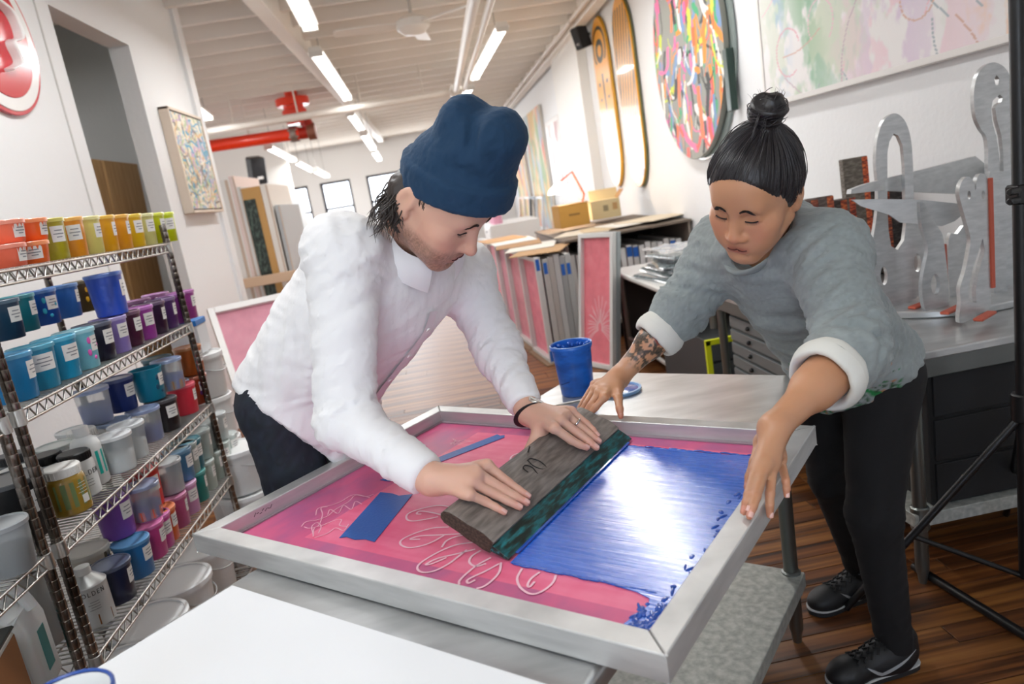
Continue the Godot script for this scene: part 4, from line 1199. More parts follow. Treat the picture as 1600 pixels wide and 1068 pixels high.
func paint_pots() -> void:
	for p in [
		["half", Vector3(-1.062, 1.4570, -1.909), "ef6a4a", "coral half tub on the top wire shelf", ""],
		["half", Vector3(-1.062, 1.5150, -1.934), "f0714f", "coral upper half tub on the top wire shelf", "lab=1"],
		["half", Vector3(-1.062, 1.4570, -2.018), "f3691b", "bright orange half tub on the top wire shelf", ""],
		["half", Vector3(-1.062, 1.5150, -2.042), "f46a22", "bright orange upper half tub on the top wire shelf", "lab=1"],
		["tub", Vector3(-1.062, 1.4570, -2.130), "b8ab1e", "olive yellow tub on the top wire shelf", ""],
		["tub", Vector3(-1.062, 1.4570, -2.241), "f39a16", "orange tub on the top wire shelf", ""],
		["tub", Vector3(-1.062, 1.4570, -2.348), "e6d978", "pale yellow tub on the top wire shelf", ""],
		["tub", Vector3(-1.062, 1.4570, -2.455), "f5ae0c", "amber tub on the top wire shelf", ""],
		["tub", Vector3(-1.062, 1.4570, -2.564), "f3a415", "deep amber tub on the top wire shelf", ""],
		["tub", Vector3(-1.062, 1.4570, -2.676), "f2c40d", "golden yellow tub on the top wire shelf", ""],
		["tub", Vector3(-1.062, 1.4570, -2.784), "dcd98b", "cream yellow tub on the top wire shelf", ""],
		["tub", Vector3(-1.062, 1.4570, -2.890), "cdd313", "lime yellow tub on the top wire shelf", ""],
		["tub", Vector3(-1.062, 1.4570, -2.998), "d3e40e", "neon lime tub on the top wire shelf", ""],
		["tub", Vector3(-1.055, 1.1490, -1.782), "1a7fb8", "ocean blue tub in the lower row of the second shelf", ""],
		["tub", Vector3(-1.058, 1.1490, -1.891), "1788ae", "teal blue tub in the lower row of the second shelf", "big=1"],
		["tub", Vector3(-1.055, 1.1490, -1.998), "1596c2", "cyan tub in the lower row of the second shelf", "big=1"],
		["tub", Vector3(-1.055, 1.1490, -2.108), "7cc4d6", "light sky blue tub in the lower row of the second shelf", "spot=e05ab0"],
		["tub", Vector3(-1.055, 1.1490, -2.219), "171b33", "blackish navy tub in the lower row of the second shelf", ""],
		["tub", Vector3(-1.055, 1.1490, -2.326), "8f7cc4", "lilac tub in the lower row of the second shelf", ""],
		["tub", Vector3(-1.055, 1.1490, -2.433), "4a1738", "dark plum tub in the lower row of the second shelf", ""],
		["tub", Vector3(-1.055, 1.1490, -2.544), "a53fa6", "magenta violet tub in the lower row of the second shelf", ""],
		["tub", Vector3(-1.055, 1.1490, -2.654), "301537", "blackish purple tub in the lower row of the second shelf", ""],
		["tub", Vector3(-1.055, 1.1490, -2.762), "4d2a66", "dark violet tub in the lower row of the second shelf", ""],
		["tub", Vector3(-1.055, 1.1490, -2.870), "83318c", "purple tub in the lower row of the second shelf", ""],
		["tub", Vector3(-1.055, 1.1490, -2.979), "a8489e", "orchid purple tub in the lower row of the second shelf", ""],
		["tub", Vector3(-1.252, 1.2625, -2.152), "173a55", "dark petrol tub stacked in the upper row of the second shelf", ""],
		["tub", Vector3(-1.300, 1.2625, -2.324), "127f8e", "teal tub stacked in the upper row of the second shelf", ""],
		["tub", Vector3(-1.300, 1.2625, -2.454), "1a55ad", "royal blue tub stacked in the upper row of the second shelf", "spot=2aa6c0"],
		["tub", Vector3(-1.300, 1.2625, -2.599), "3371c2", "mid blue tub stacked in the upper row of the second shelf", ""],
		["tub", Vector3(-1.300, 1.2625, -2.738), "54421f", "brown and yellow smeared tub stacked in the upper row of the second shelf", "spot=dca314"],
		["bigtub", Vector3(-1.055, 1.2625, -2.374), "1d46b0", "large cobalt blue tub stacked in the upper row of the second shelf", ""],
		["tub", Vector3(-1.200, 1.1490, -2.913), "a868a8", "mauve lidded tub behind the front row in the lower row of the second shelf", ""],
		["tub", Vector3(-1.200, 1.1490, -3.114), "b06aae", "pink violet lidded tub behind the front row in the lower row of the second shelf", ""],
		["clear", Vector3(-1.220, 0.8250, -2.152), "8a9a90", "pale grey green clear tub on the third wire shelf", ""],
		["clear", Vector3(-1.240, 0.8250, -2.311), "c6cbc8", "cloudy white clear tub on the third wire shelf", ""],
		["jar", Vector3(-1.180, 0.8250, -2.236), "d9dcda", "white jar with white lid on the third wire shelf", "lid=e6e6e2"],
		["clear", Vector3(-1.170, 0.9385, -2.335), "1b3f9c", "clear tub holding a dark blue band of ink stacked high on the third wire shelf", ""],
		["tub", Vector3(-1.142, 0.9385, -2.457), "1d2f6e", "dark navy ink tub stacked high on the third wire shelf", ""],
		["tub", Vector3(-1.081, 0.9385, -2.547), "1786a3", "teal smeared open tub stacked high on the third wire shelf", "nolid=1,spot=0f4b6a"],
		["tub", Vector3(-1.120, 0.9385, -2.759), "17505e", "deep petrol green tub stacked high on the third wire shelf", ""],
		["clear", Vector3(-1.055, 0.9385, -2.670), "274fa8", "clear tub with blue over amber stacked high on the third wire shelf", "band2=b0752c"],
		["tub", Vector3(-1.055, 0.9385, -2.901), "a85a20", "rust brown tub stacked high on the third wire shelf", "lab=1"],
		["tub", Vector3(-1.055, 0.8250, -2.737), "e03448", "bright red tub on the third wire shelf", "lab=1"],
		["tub", Vector3(-1.055, 0.8250, -2.875), "a33b1c", "red brown streaked tub on the third wire shelf", "spot=5a2a70"],
		["tub", Vector3(-1.055, 0.8250, -2.539), "1c171d", "black tub on the third wire shelf", "lab=1"],
		["clear", Vector3(-1.100, 0.8250, -2.811), "2a6cb8", "clear tub with sky blue ink on the third wire shelf", ""],
		["clear", Vector3(-1.076, 0.8250, -2.434), "1d3f9d", "clear tub with blue ink low inside on the third wire shelf", ""],
		["clear", Vector3(-1.130, 0.8250, -2.338), "2a57a8", "clear tub with a little blue ink on the third wire shelf", ""],
		["clear", Vector3(-1.060, 0.8250, -2.258), "d4d8d8", "empty clear tub on the third wire shelf", ""],
		["clear", Vector3(-1.055, 0.8250, -2.150), "dfe2e2", "empty clear tub nearer the post on the third wire shelf", ""],
		["bottle", Vector3(-1.090, 0.8250, -2.063), "19bdb1", "white bottle with a turquoise label and white cap on the third wire shelf", ""],
		["jar", Vector3(-1.080, 0.8250, -1.976), "dfe2e1", "white jar with black screw lid on the third wire shelf", "lid=1c1d1e,word=1"],
		["jar", Vector3(-1.055, 0.8250, -1.857), "9a7a2a", "gold paint jar with green label and white lid on the third wire shelf", "lid=e9e8e3,band=6f8452,big=1"],
		["jar", Vector3(-1.170, 0.8250, -2.007), "dcdfe2", "white jar with blue label and black lid on the third wire shelf", "lid=17181a,band=2d79c4"],
		["tub", Vector3(-1.115, 0.8250, -1.742), "16181a", "large black tub left of the shelf post on the third wire shelf", "big=2"],
		["clear", Vector3(-1.030, 0.8250, -1.541), "20252a", "dark clear tub left of the shelf post on the third wire shelf", ""],
		["jar", Vector3(-1.300, 0.8250, -2.082), "6d7376", "grey jar with dark lid on the third wire shelf", "lid=2a2d2f"],
		["jar", Vector3(-1.200, 0.8250, -1.915), "cfd2d0", "short white jar in the shade of the post on the third wire shelf", "lid=dfe0dd"],
		["can", Vector3(-1.160, 0.5200, -2.041), "cfc9bb", "beige paint tub with a dark blue label in the lower row of the fourth shelf", "band=1c3f86"],
		["cone", Vector3(-1.070, 0.5200, -1.841), "d7dad9", "white cone topped can with an amber foot in the lower row of the fourth shelf", ""],
		["tub", Vector3(-1.055, 0.5200, -1.941), "1a2440", "dark navy tub beside the cone topped can in the lower row of the fourth shelf", ""],
		["tub", Vector3(-1.055, 0.5200, -2.079), "2a74b4", "flat blue tub with a blue lid in the lower row of the fourth shelf", ""],
		["tub", Vector3(-1.055, 0.5200, -2.190), "d14a90", "hot pink tub in the lower row of the fourth shelf", "lab=1"],
		["tub", Vector3(-1.055, 0.5200, -2.297), "e7662c", "orange tub with a label in the lower row of the fourth shelf", "lab=1"],
		["bigtub", Vector3(-1.100, 0.6335, -2.127), "7a4aa0", "large purple tub stacked in the upper row of the fourth shelf", ""],
		["clear", Vector3(-1.055, 0.6335, -2.230), "27418c", "clear tub with blue and orange ink stacked in the upper row of the fourth shelf", "band2=e5622a"],
		["bigtub", Vector3(-1.090, 0.6335, -2.333), "cf3630", "large red tub stacked in the upper row of the fourth shelf", ""],
		["clear", Vector3(-1.055, 0.6335, -2.434), "9ba0a0", "clear tub with grey ink stacked in the upper row of the fourth shelf", ""],
		["tub", Vector3(-1.055, 0.6335, -2.544), "4a7fa6", "slate blue tub stacked in the upper row of the fourth shelf", "lab=1"],
		["tub", Vector3(-1.055, 0.6335, -2.652), "257487", "dusky teal tub stacked in the upper row of the fourth shelf", "lab=1"],
		["tub", Vector3(-1.055, 0.6335, -2.604), "a3b3ad", "grey green tub stacked in the upper row of the fourth shelf", "lab=1"],
		["tub", Vector3(-1.055, 0.6335, -2.764), "aab8b4", "pale grey tub stacked in the upper row of the fourth shelf", "lab=1"],
		["tub", Vector3(-1.055, 0.6335, -2.874), "b4bfbd", "paler grey tub stacked in the upper row of the fourth shelf", "lab=1"],
		["tub", Vector3(-1.055, 0.6335, -2.981), "bcc4c4", "whitish grey tub stacked in the upper row of the fourth shelf", "lab=1"],
		["tub", Vector3(-1.055, 0.5200, -2.248), "cf4a9c", "magenta pink tub in the lower row of the fourth shelf", "lab=1"],
		["tub", Vector3(-1.055, 0.5200, -2.405), "b85583", "dusty rose tub in the lower row of the fourth shelf", "lab=1"],
		["tub", Vector3(-1.055, 0.5200, -2.512), "d596c2", "pale pink tub in the lower row of the fourth shelf", "lab=1"],
		["tub", Vector3(-1.055, 0.5200, -2.619), "1f7f78", "teal green tub in the lower row of the fourth shelf", "lab=1"],
		["tub", Vector3(-1.055, 0.5200, -2.726), "b2c0b8", "celadon grey tub in the lower row of the fourth shelf", "lab=1"],
		["tub", Vector3(-1.055, 0.5200, -2.838), "a9b9b2", "sage grey tub in the lower row of the fourth shelf", "lab=1"],
		["tub", Vector3(-1.055, 0.5200, -2.945), "b3c1ba", "light sage tub in the lower row of the fourth shelf", "lab=1"],
		["tub", Vector3(-1.055, 0.5200, -3.054), "bcc7c2", "pearl grey tub in the lower row of the fourth shelf", "lab=1"],
	]:
		pot(p[0], p[1], p[2], p[3], p[4])
	# big containers of the nearer unit
	var t := thing("jug", "big white plastic jug with a handle, lower left behind the post", "jug", Vector3(-1.13, 0.5195, -1.575), "", Basis(Vector3.UP, 0.2))
	var jm := mat("dcdedd", 0.45, 0.0, "sss=0.1")
	put("body", Geo.new().prism(poly([Vector2(-0.075, 0.0), Vector2(0.075, 0.0), Vector2(0.08, 0.008), Vector2(0.08, 0.16), Vector2(0.068, 0.2), Vector2(0.03, 0.225), Vector2(-0.02, 0.225), Vector2(-0.06, 0.215), Vector2(-0.08, 0.18), Vector2(-0.08, 0.008)]), 0.13, Transform3D.IDENTITY, 0.02), jm, t)
	put("handle", Geo.new().tube(curve([Vector3(-0.06, 0.2, 0), Vector3(-0.05, 0.25, 0), Vector3(0.0, 0.26, 0), Vector3(0.055, 0.245, 0), Vector3(0.078, 0.19, 0)], 6), 0.014, 10), jm, t)
	put("cap", Geo.new().cyl(Vector3(-0.045, 0.22, 0), Vector3(-0.045, 0.262, 0), 0.022, 18, -1.0, 0.003), mat("cfd2d4", 0.4), t)
	put("label", Geo.new().box(Vector3(0.0805, 0.09, 0), Vector3(0.001, 0.1, 0.04)), mat("2d7a78", 0.5), t)
	t = thing("solvent_tin", "flat rectangular tin with a dark top and brown side, bottom left corner", "tin", Vector3(-1.065, 0.5195, -1.4), "", Basis(Vector3.UP, 0.25))
	put("body", Geo.new().box(Vector3(0, 0.1, 0), Vector3(0.1, 0.2, 0.16), Basis.IDENTITY, 0.008), mat("c4c9c6", 0.4, 0.2), t)
	put("side_panel", Geo.new().box(Vector3(0.0505, 0.1, 0), Vector3(0.001, 0.18, 0.145)), mat("8a5a30", 0.5), t)
	put("top", Geo.new().box(Vector3(0, 0.203, 0), Vector3(0.104, 0.008, 0.164), Basis.IDENTITY, 0.003), mat("2f3230", 0.4, 0.5), t)
	put("spout", Geo.new().cyl(Vector3(0.01, 0.205, 0.02), Vector3(0.01, 0.222, 0.02), 0.024, 16, -1.0, 0.002), mat("3a3c3b", 0.4, 0.5), t)
	text("lettering", "GOLDEN", 0.03, mat("1d1e1e", 0.5), t, Transform3D(Basis.IDENTITY, Vector3(0.0, 0.075, 0.0805)), 0.0006)
	t = thing("metal_tin", "grey metal tin with a pressed lid behind the jug", "tin", Vector3(-1.2, 0.5195, -1.78))
	put("body", Geo.new().cyl(Vector3.ZERO, Vector3(0, 0.2, 0), 0.075, 28, -1.0, 0.003), mat("b9bcbb", 0.35, 0.5), t)
	put("lid", Geo.new().lathe([Vector2(0.06, 0.2), Vector2(0.07, 0.206), Vector2(0.066, 0.208), Vector2(0.055, 0.202), Vector2(0, 0.202)], 28), mat("8d908f", 0.3, 0.8), t)
	# white pails on the floor and in stacks past the far end of the shelves
	for k in 7:
		var r := [[-1.13, 0.0, -1.95], [-1.13, 0.0, -2.195], [-1.13, 0.0, -2.44], [-1.13, 0.0, -2.685], [-1.345, 0.0, -2.07], [-1.345, 0.0, -2.32], [-1.345, 0.0, -2.57]]
		pail(Vector3(r[k][0], 0.122, r[k][2]), 0.19, 0.118, ["first white pail on the lowest shelf, nearest the post", "second white pail on the lowest shelf", "third white pail on the lowest shelf", "last white pail on the lowest shelf at its far end", "white pail at the back of the lowest shelf, nearest", "white pail at the back of the lowest shelf, middle", "white pail at the back of the lowest shelf, farthest"][k])
	for k in 5:
		pail(Vector3(-1.14, 0, -3.2) + Vector3(0.006 * sin(k * 2.0), 0.195 * k, 0.006 * cos(k * 3.0)), 0.19, 0.105, "white pail in the stack past the shelf's far end, %s" % ["standing on the floor", "second from the floor", "middle of the stack", "second from the top", "topmost"][k])
	for k in 3:
		pail(Vector3(-1.02, 0, -3.02) + Vector3(0.005 * sin(k * 1.7), 0.195 * k, 0), 0.19, 0.112, "white pail in the short stack on the floor behind the frame corner, %s" % ["bottom", "middle", "top"][k])
	t = thing("lidded_box", "small white carton with a bright blue band atop the white pails", "box", Vector3(-1.14, 0, -3.2) + Vector3(0, 0.9755, 0))
	put("body", Geo.new().box(Vector3(0, 0.06, 0), Vector3(0.12, 0.12, 0.13), Basis.IDENTITY, 0.004), mat("d9dcde", 0.5), t)
	put("band", Geo.new().box(Vector3(0, 0.1325, 0), Vector3(0.124, 0.025, 0.134), Basis.IDENTITY, 0.003), mat("1d74bd", 0.4), t)

func pail(at: Vector3, h: float, r: float, label: String) -> void:
	var t := thing("white_pail", label, "pail", at, "white pails")
	var pm := mat("dfe0df", 0.4, 0.0, "grain=3")
	put("body", Geo.new().lathe([Vector2(0, 0), Vector2(r * 0.86, 0), Vector2(r * 0.88, 0.004), Vector2(r * 0.97, h - 0.03), Vector2(r, h - 0.03), Vector2(r, h - 0.018)], 26), pm, t)
	put("lid", Geo.new().lathe([Vector2(r * 0.99, h - 0.02), Vector2(r * 1.04, h - 0.02), Vector2(r * 1.04, h - 0.003), Vector2(r, h), Vector2(r * 0.93, h - 0.001), Vector2(r * 0.92, h - 0.006), Vector2(0, h - 0.006)], 26), mat("e9eae9", 0.35), t)
	put("handle", Geo.new().tube(curve([Vector3(0, h - 0.04, r), Vector3(r * 0.8, h - 0.075, r * 0.62), Vector3(r * 1.02, h - 0.085, 0), Vector3(r * 0.8, h - 0.075, -r * 0.62), Vector3(0, h - 0.04, -r)], 5), 0.0025, 6), mat("c2c4c4", 0.4, 0.5), t)

# ------------------------------------------------------------------ what leans and stands on the left
func left_side() -> void:
	# leaning pink screen behind the shelf end
	var c0: Vector3 = Vector3(-1.4207, 0.02, -4.6024)
	var c1: Vector3 = Vector3(-0.8007, 0.02, -4.9024)
	var c2: Vector3 = Vector3(-1.6559, 0.9821, -5.0807)
	var x := (c1 - c0)
	var w := x.length()
	x = x / w
	var y := (c2 - c0)
	y = (y - x * y.dot(x))
	var h := y.length()
	y = y / h
	framed_screen("leaning_screen", "pink silkscreen with white frame leaning behind the man, beyond the shelf end", Transform3D(Basis(x, y, x.cross(y)), c0), w, h, 0.045, "eb9fb2", "f1f0ee", 0)
	# canvases standing in an upright rack beyond the wall corner
	var names := ["white canvas edge standing first beyond the wall corner", "pinkish white canvas edge standing second beyond the wall corner", "pale grey canvas edge third beyond the wall corner", "dark panel in a honey wooden frame standing in the canvas rack", "white canvas edge just right of the dark wooden-framed panel", "thin grey canvas edge, last in the upright rack"]
	for k in 6:
		var px: Array = [Vector3(-1.9207, 0, -7.2), Vector3(-1.8287, 0, -7.2), Vector3(-1.7826, 0, -7.2), Vector3(-1.6787, 0, -7.2), Vector3(-1.5512, 0, -7.2), Vector3(-1.4698, 0, -7.2)]
		var p: Vector3 = px[k]
		var hh: float = [1.93, 1.95, 1.84, 1.82, 1.83, 1.62][k]
		var t := thing("stored_canvas", names[k], "canvas", Vector3(p.x, 0.0, p.z), "canvases in the upright rack", Basis(Vector3.UP, 0.0))
		var wd: float = [0.14, 0.055, 0.04, 0.18, 0.075, 0.05][k]
		var cc: String = ["eceae6", "e9d6cf", "dcdcd8", "c79a5c", "ece6dd", "b9bcbd"][k]
		put("panel", Geo.new().box(Vector3(0, hh / 2 + 0.02, -0.5), Vector3(wd, hh, 1.0), Basis.IDENTITY, 0.006), mat(cc, 0.6), t)
		if k == 3:
			put("dark_face", Geo.new().box(Vector3(-0.03, hh / 2 + 0.06, 0.004), Vector3(wd * 0.6, hh - 0.3, 0.01), Basis.IDENTITY, 0.002), ramp_mat("dark_art", "1b2420", "36423c", "55685c", Vector3(6, 3, 6), 0.4, 0.0, 1.2), t)
		else:
			put("edge_tape", Geo.new().box(Vector3(wd * 0.3, hh / 2 + 0.02, 0.002), Vector3(wd * 0.2, hh - 0.02, 0.006), Basis.IDENTITY, 0.002), mat("cdb9a6", 0.7), t)
	var ct := thing("storage_rack", "timber cross rail and post of the upright canvas rack", "rack", Vector3(-1.843, 0.968, -7.15))
	put("rail", Geo.new().box(Vector3(0, 0, 0.06), Vector3(1.25, 0.09, 0.05), Basis.IDENTITY, 0.004), mat("d9b99a", 0.6), ct)
	for s in [-0.62, 0.62]:
		put("post", Geo.new().box(Vector3(s, (0.923) * -0.5, 0.06), Vector3(0.05, 0.923, 0.05), Basis.IDENTITY, 0.004), mat("d2b08e", 0.6), ct)

func framed_screen(called: String, label: String, tf: Transform3D, w: float, h: float, r: float, pink: String, frame: String, motif: int, group := "", depth := 0.038) -> Node3D:
	# origin at the lower left corner, x right, y up, z out of the face
	var t := thing(called, label, "silkscreen", tf.origin, group, tf.basis)
	var fm := mat(frame, 0.45, 0.25)
	for s in 2:
		put("rail", Geo.new().box(Vector3(r / 2 + s * (w - r), h / 2, -depth / 2), Vector3(r, h, depth), Basis.IDENTITY, 0.003), fm, t)
		put("rail", Geo.new().box(Vector3(w / 2, r / 2 + s * (h - r), -depth / 2), Vector3(w - 2 * r, r, depth), Basis.IDENTITY, 0.003), fm, t)
	put("mesh", Geo.new().box(Vector3(w / 2, h / 2, -depth + 0.004), Vector3(w - 2 * r, h - 2 * r, 0.002)), ramp_mat("mesh_" + pink, Color.html(pink).darkened(0.12).to_html(false), pink, Color.html(pink).lightened(0.25).to_html(false), Vector3(1.3, 1.3, 1.3), 0.5, 0.0, 0.45), t)
	if motif > 0:
		var g := Geo.new()
		for k in 26:
			var a := PI * (k / 25.0) * 1.3 - 0.45
			var l := h * (0.2 + 0.05 * sin(k * 3.0))
			var o := Vector3(w * 0.55, h * 0.3, -depth + 0.0056)
			g.slab(curve([o + Vector3(cos(a) * 0.02, sin(a) * 0.04, 0), o + Vector3(cos(a) * w * 0.2, sin(a) * l * 0.6, 0), o + Vector3(cos(a) * w * 0.36, sin(a) * l * 1.05 - 0.02, 0)], 4), 0.006, Vector3(0, 0, 1), 0.0)
		put("burst_print", g, mat("f0c3c8", 0.5), t)
	return t

# ------------------------------------------------------------------ right side: sculpture table, drawers, counter, stand
func leg_tube(t: Node3D, x: float, z: float, h: float, m: Material) -> void:
	put("leg", Geo.new().lathe([Vector2(0, 0), Vector2(0.012, 0), Vector2(0.016, 0.03), Vector2(0.021, 0.05), Vector2(0.021, h), Vector2(0, h)], 14, Transform3D(Basis.IDENTITY, Vector3(x, 0, z))), m, t)

func right_side() -> void:
	var st := steel()
	var leg := mat("7f837f", 0.32, 0.9)
	var t := thing("steel_table", "long steel table behind the woman carrying the aluminium sculpture", "table", Vector3.ZERO)
	put("tabletop", Geo.new().box(Vector3(1.70, 0.765, -2.76), Vector3(0.84, 0.03, 1.62), Basis.IDENTITY, 0.008), st, t)
	put("apron", Geo.new().box(Vector3(1.70, 0.725, -1.965), Vector3(0.84, 0.06, 0.02), Basis.IDENTITY, 0.003).box(Vector3(1.295, 0.725, -2.76), Vector3(0.02, 0.06, 1.58), Basis.IDENTITY, 0.003), mat("6d706e", 0.4, 0.8), t)
	for x in [1.33, 2.08]:
		for z in [-1.99, -3.5]:
			leg_tube(t, x, z, 0.74, leg)
			put("collar", Geo.new().cyl(Vector3(x, 0.19, z), Vector3(x, 0.27, z), 0.028, 14, -1.0, 0.004), leg, t)
	put("undershelf", Geo.new().box(Vector3(1.70, 0.245, -2.76), Vector3(0.80, 0.012, 1.58), Basis.IDENTITY, 0.003).box(Vector3(1.70, 0.228, -1.975), Vector3(0.80, 0.045, 0.012), Basis.IDENTITY, 0.003).box(Vector3(1.306, 0.228, -2.76), Vector3(0.012, 0.045, 1.58), Basis.IDENTITY, 0.003), ramp_mat("galvanised", "9a9d97", "adb0a9", "bfc2bb", Vector3(6, 6, 6), 0.5, 0.35, 0.8), t)
	flat_file("grey flat file with long drawers under the sculpture table", Vector3(1.70, 0.252, -2.86), Vector3(0.72, 0.43, 1.1), 6, Vector3(-1, 0, 0), "747a7b", false)
	t = thing("black_cabinet", "black cabinet under the front end of the sculpture table", "cabinet", Vector3(1.72, 0.252, -2.13))
	put("body", Geo.new().box(Vector3(0, 0.225, 0), Vector3(0.68, 0.45, 0.26), Basis.IDENTITY, 0.006), mat("0b0c0d", 0.75), t)
	for k in 3:
		put("drawer", Geo.new().box(Vector3(0, 0.075 + 0.145 * k, 0.132), Vector3(0.65, 0.135, 0.012), Basis.IDENTITY, 0.004), mat("0d0e10", 0.7), t)
	# drawer unit edged with yellow tape
	flat_file("dark grey drawer unit edged with yellow tape, behind the tattooed arm", Vector3(1.70, 0.0, -4.1), Vector3(0.8, 0.475, 0.8), 4, Vector3(0, 0, 1), "53585a", true)
	# white counter with tube legs
	t = thing("counter", "white counter with steel tube legs behind the tattooed arm", "table", Vector3.ZERO)
	put("top", Geo.new().box(Vector3(1.70, 0.665, -4.75), Vector3(0.84, 0.045, 1.75), Basis.IDENTITY, 0.018), mat("dcdcd8", 0.35), t)
	for p in [[1.33, -3.95], [1.45, -3.95], [1.33, -5.5], [2.05, -5.5], [2.05, -3.95]]:
		leg_tube(t, p[0], p[1], 0.645, mat("9c968c", 0.35, 0.7))
	put("brace", Geo.new().cyl(Vector3(1.33, 0.14, -5.5), Vector3(1.33, 0.14, -3.95), 0.016, 8), mat("c9c7c2", 0.4, 0.5), t)
	put("back_panel", Geo.new().box(Vector3(2.1, 0.34, -4.75), Vector3(0.02, 0.6, 1.7), Basis.IDENTITY, 0.003).box(Vector3(1.7, 0.33, -5.55), Vector3(0.8, 0.6, 0.03), Basis.IDENTITY, 0.003), mat("3a302b", 0.8), t)
	# plastic-wrapped bundles on the counter
	var wr := RandomNumberGenerator.new()
	wr.seed = 9
	for k in 6:
		var c: String = ["27383b", "35494b", "1d2a2f", "3c5553", "28343a", "44605f"][k]
		var b := Basis(Vector3.UP, wr.randf_range(-0.2, 0.2))
		var tt := thing("wrapped_bundle", "dark printed sheets in clear wrap, %s in the counter pile" % ["lowest", "second from bottom", "third from bottom", "fourth from bottom", "second from top", "topmost"][k], "bundle", Vector3(1.66 + wr.randf_range(-0.04, 0.04), 0.6885 + 0.026 * k, -4.75 + wr.randf_range(-0.05, 0.05)), "wrapped bundles on the counter", b)
		var sz := Vector3(0.6 - 0.03 * k, 0.02, 0.62 - 0.04 * k)
		put("sheets", Geo.new().box(Vector3(0, 0.0125, 0), sz, Basis.IDENTITY, 0.006), ramp_mat("sheets" + c, Color.html(c).darkened(0.5).to_html(false), c, "a9bcc0", Vector3(9, 9, 9), 0.5, 0.0, 1.1, false), tt)
		var sd := k * 17.0
		put("wrap", Geo.new().grid(func(u: float, v: float): return Vector3((u - 0.5) * (sz.x + 0.03), 0.0245 + 0.003 * noise.get_noise_2d(u * 300.0 + sd, v * 300.0) if u > 0.04 and u < 0.96 and v > 0.04 and v < 0.96 else 0.004, (v - 0.5) * (sz.z + 0.03)), 22, 22), mat("e9f0f4", 0.12, 0.0, "alpha=0.22"), tt)
	var cr := thing("plastic_sheet", "crumpled clear plastic sheet lying over the wrapped bundles", "plastic", Vector3(1.68, 0.852, -4.72))
	put("sheet", Geo.new().grid(func(u: float, v: float): return Vector3((u - 0.5) * 0.62, 0.015 + 0.045 * absf(noise.get_noise_2d(u * 110.0, v * 110.0)) + 0.02 * absf(noise.get_noise_2d(u * 260.0, v * 260.0 + 99.0)), (v - 0.5) * 0.55), 40, 40), mat("dfe8ee", 0.2, 0.0, "alpha=0.4"), cr)
	# stained boards standing behind the sculpture
	var bx := [[Vector3(1.525, 0.7815, -2.95), 0.41, "4a3a33", "7c3a22"], [Vector3(1.6177, 0.7815, -2.99), 0.41, "584840", "a1482a"], [Vector3(1.7008, 0.7815, -3.03), 0.38, "413833", "8a3322"], [Vector3(1.7649, 0.7815, -3.07), 0.38, "6a5c50", "b5412a"], [Vector3(1.8637, 0.7815, -3.11), 0.545, "6b6358", "c4502c"], [Vector3(1.9802, 0.7815, -3.15), 0.40, "3a322d", "7c3426"], [Vector3(2.0933, 0.7815, -3.19), 0.40, "2c2724", "9c3c28"]]
	for k in bx.size():
		var tt := thing("stained_board", ["ink-stained wooden board behind the woman's ear, first of the row", "brownish ink-stained board second along behind the woman's shoulder", "dark ink-stained board third along behind the woman's shoulder", "grey board with a red edge behind the woman's shoulder", "tallest ink-stained board with an orange edge beside the aluminium loop", "dark stained board seen through the lower loop of the sculpture", "dark stained board with red streaks right of the aluminium loop"][k], "board", bx[k][0], "stained boards behind the sculpture", Basis(Vector3.UP, -0.25 + 0.06 * k) * Basis(Vector3.RIGHT, -0.05))
		var hh: float = bx[k][1]
		put("board", Geo.new().box(Vector3(0, hh / 2, 0), Vector3(0.115, hh, 0.035), Basis.IDENTITY, 0.003), ramp_mat("stain%d" % k, Color.html(bx[k][2]).darkened(0.2).to_html(false), bx[k][2], Color.html(bx[k][2]).lightened(0.2).to_html(false), Vector3(5, 14, 5), 0.6, 0.0, 0.9), tt)
		put("painted_edge", Geo.new().box(Vector3(0.044, hh / 2, 0.0005), Vector3(0.03, hh - 0.004, 0.0365), Basis.IDENTITY, 0.003), ramp_mat("edge%d" % k, "5a2018", bx[k][3], "e27a3c", Vector3(5, 16, 5), 0.5, 0.0, 1.2), tt)
	sculpture()
	# black light stand at the right edge
	var s := thing("light_stand", "black light stand at the right edge with splayed floor legs", "stand", Vector3(1.4836, 0, -1.75))
	var bk := mat("0c0c0e", 0.4)
	put("pole", Geo.new().cyl(Vector3(0, 0.12, 0), Vector3(0, 2.6, 0), 0.018, 14), bk, s)
	put("collar", Geo.new().cyl(Vector3(0, 0.6, 0), Vector3(0, 0.68, 0), 0.03, 14, -1.0, 0.004), bk, s)
	put("clamp", Geo.new().box(Vector3(0, 1.219, 0.0), Vector3(0.05, 0.05, 0.05), Basis.IDENTITY, 0.006), bk, s)
	for k in 2:
		put("knob", Geo.new().cyl(Vector3(-0.02, 1.219 - 0.012 + 0.024 * k, 0.02), Vector3(-0.055, 1.219 - 0.012 + 0.024 * k, 0.03), 0.009, 12, -1.0, 0.002), bk, s)
	var o: Vector3 = Vector3(1.4836, 0, -1.75)
	var f1: Vector3 = Vector3(1.0328, 0.012, -1.9295)
	var f2: Vector3 = Vector3(1.3437, 0.02, -2.0541)
	var f3: Vector3 = Vector3(1.4014, 0.02, -1.5573)
	put("leg", Geo.new().cyl(Vector3(0, 0.62, 0), f1 - o, 0.011, 10), bk, s)
	put("leg", Geo.new().cyl(f2 - o, f3 - o, 0.014, 10), bk, s)
	put("leg", Geo.new().cyl(Vector3(0, 0.62, 0), Vector3(0.35, 0.012, -0.5), 0.011, 10), bk, s)
	put("leg", Geo.new().cyl(Vector3(0, 0.62, 0), Vector3(0.3, 0.012, 0.45), 0.011, 10), bk, s)
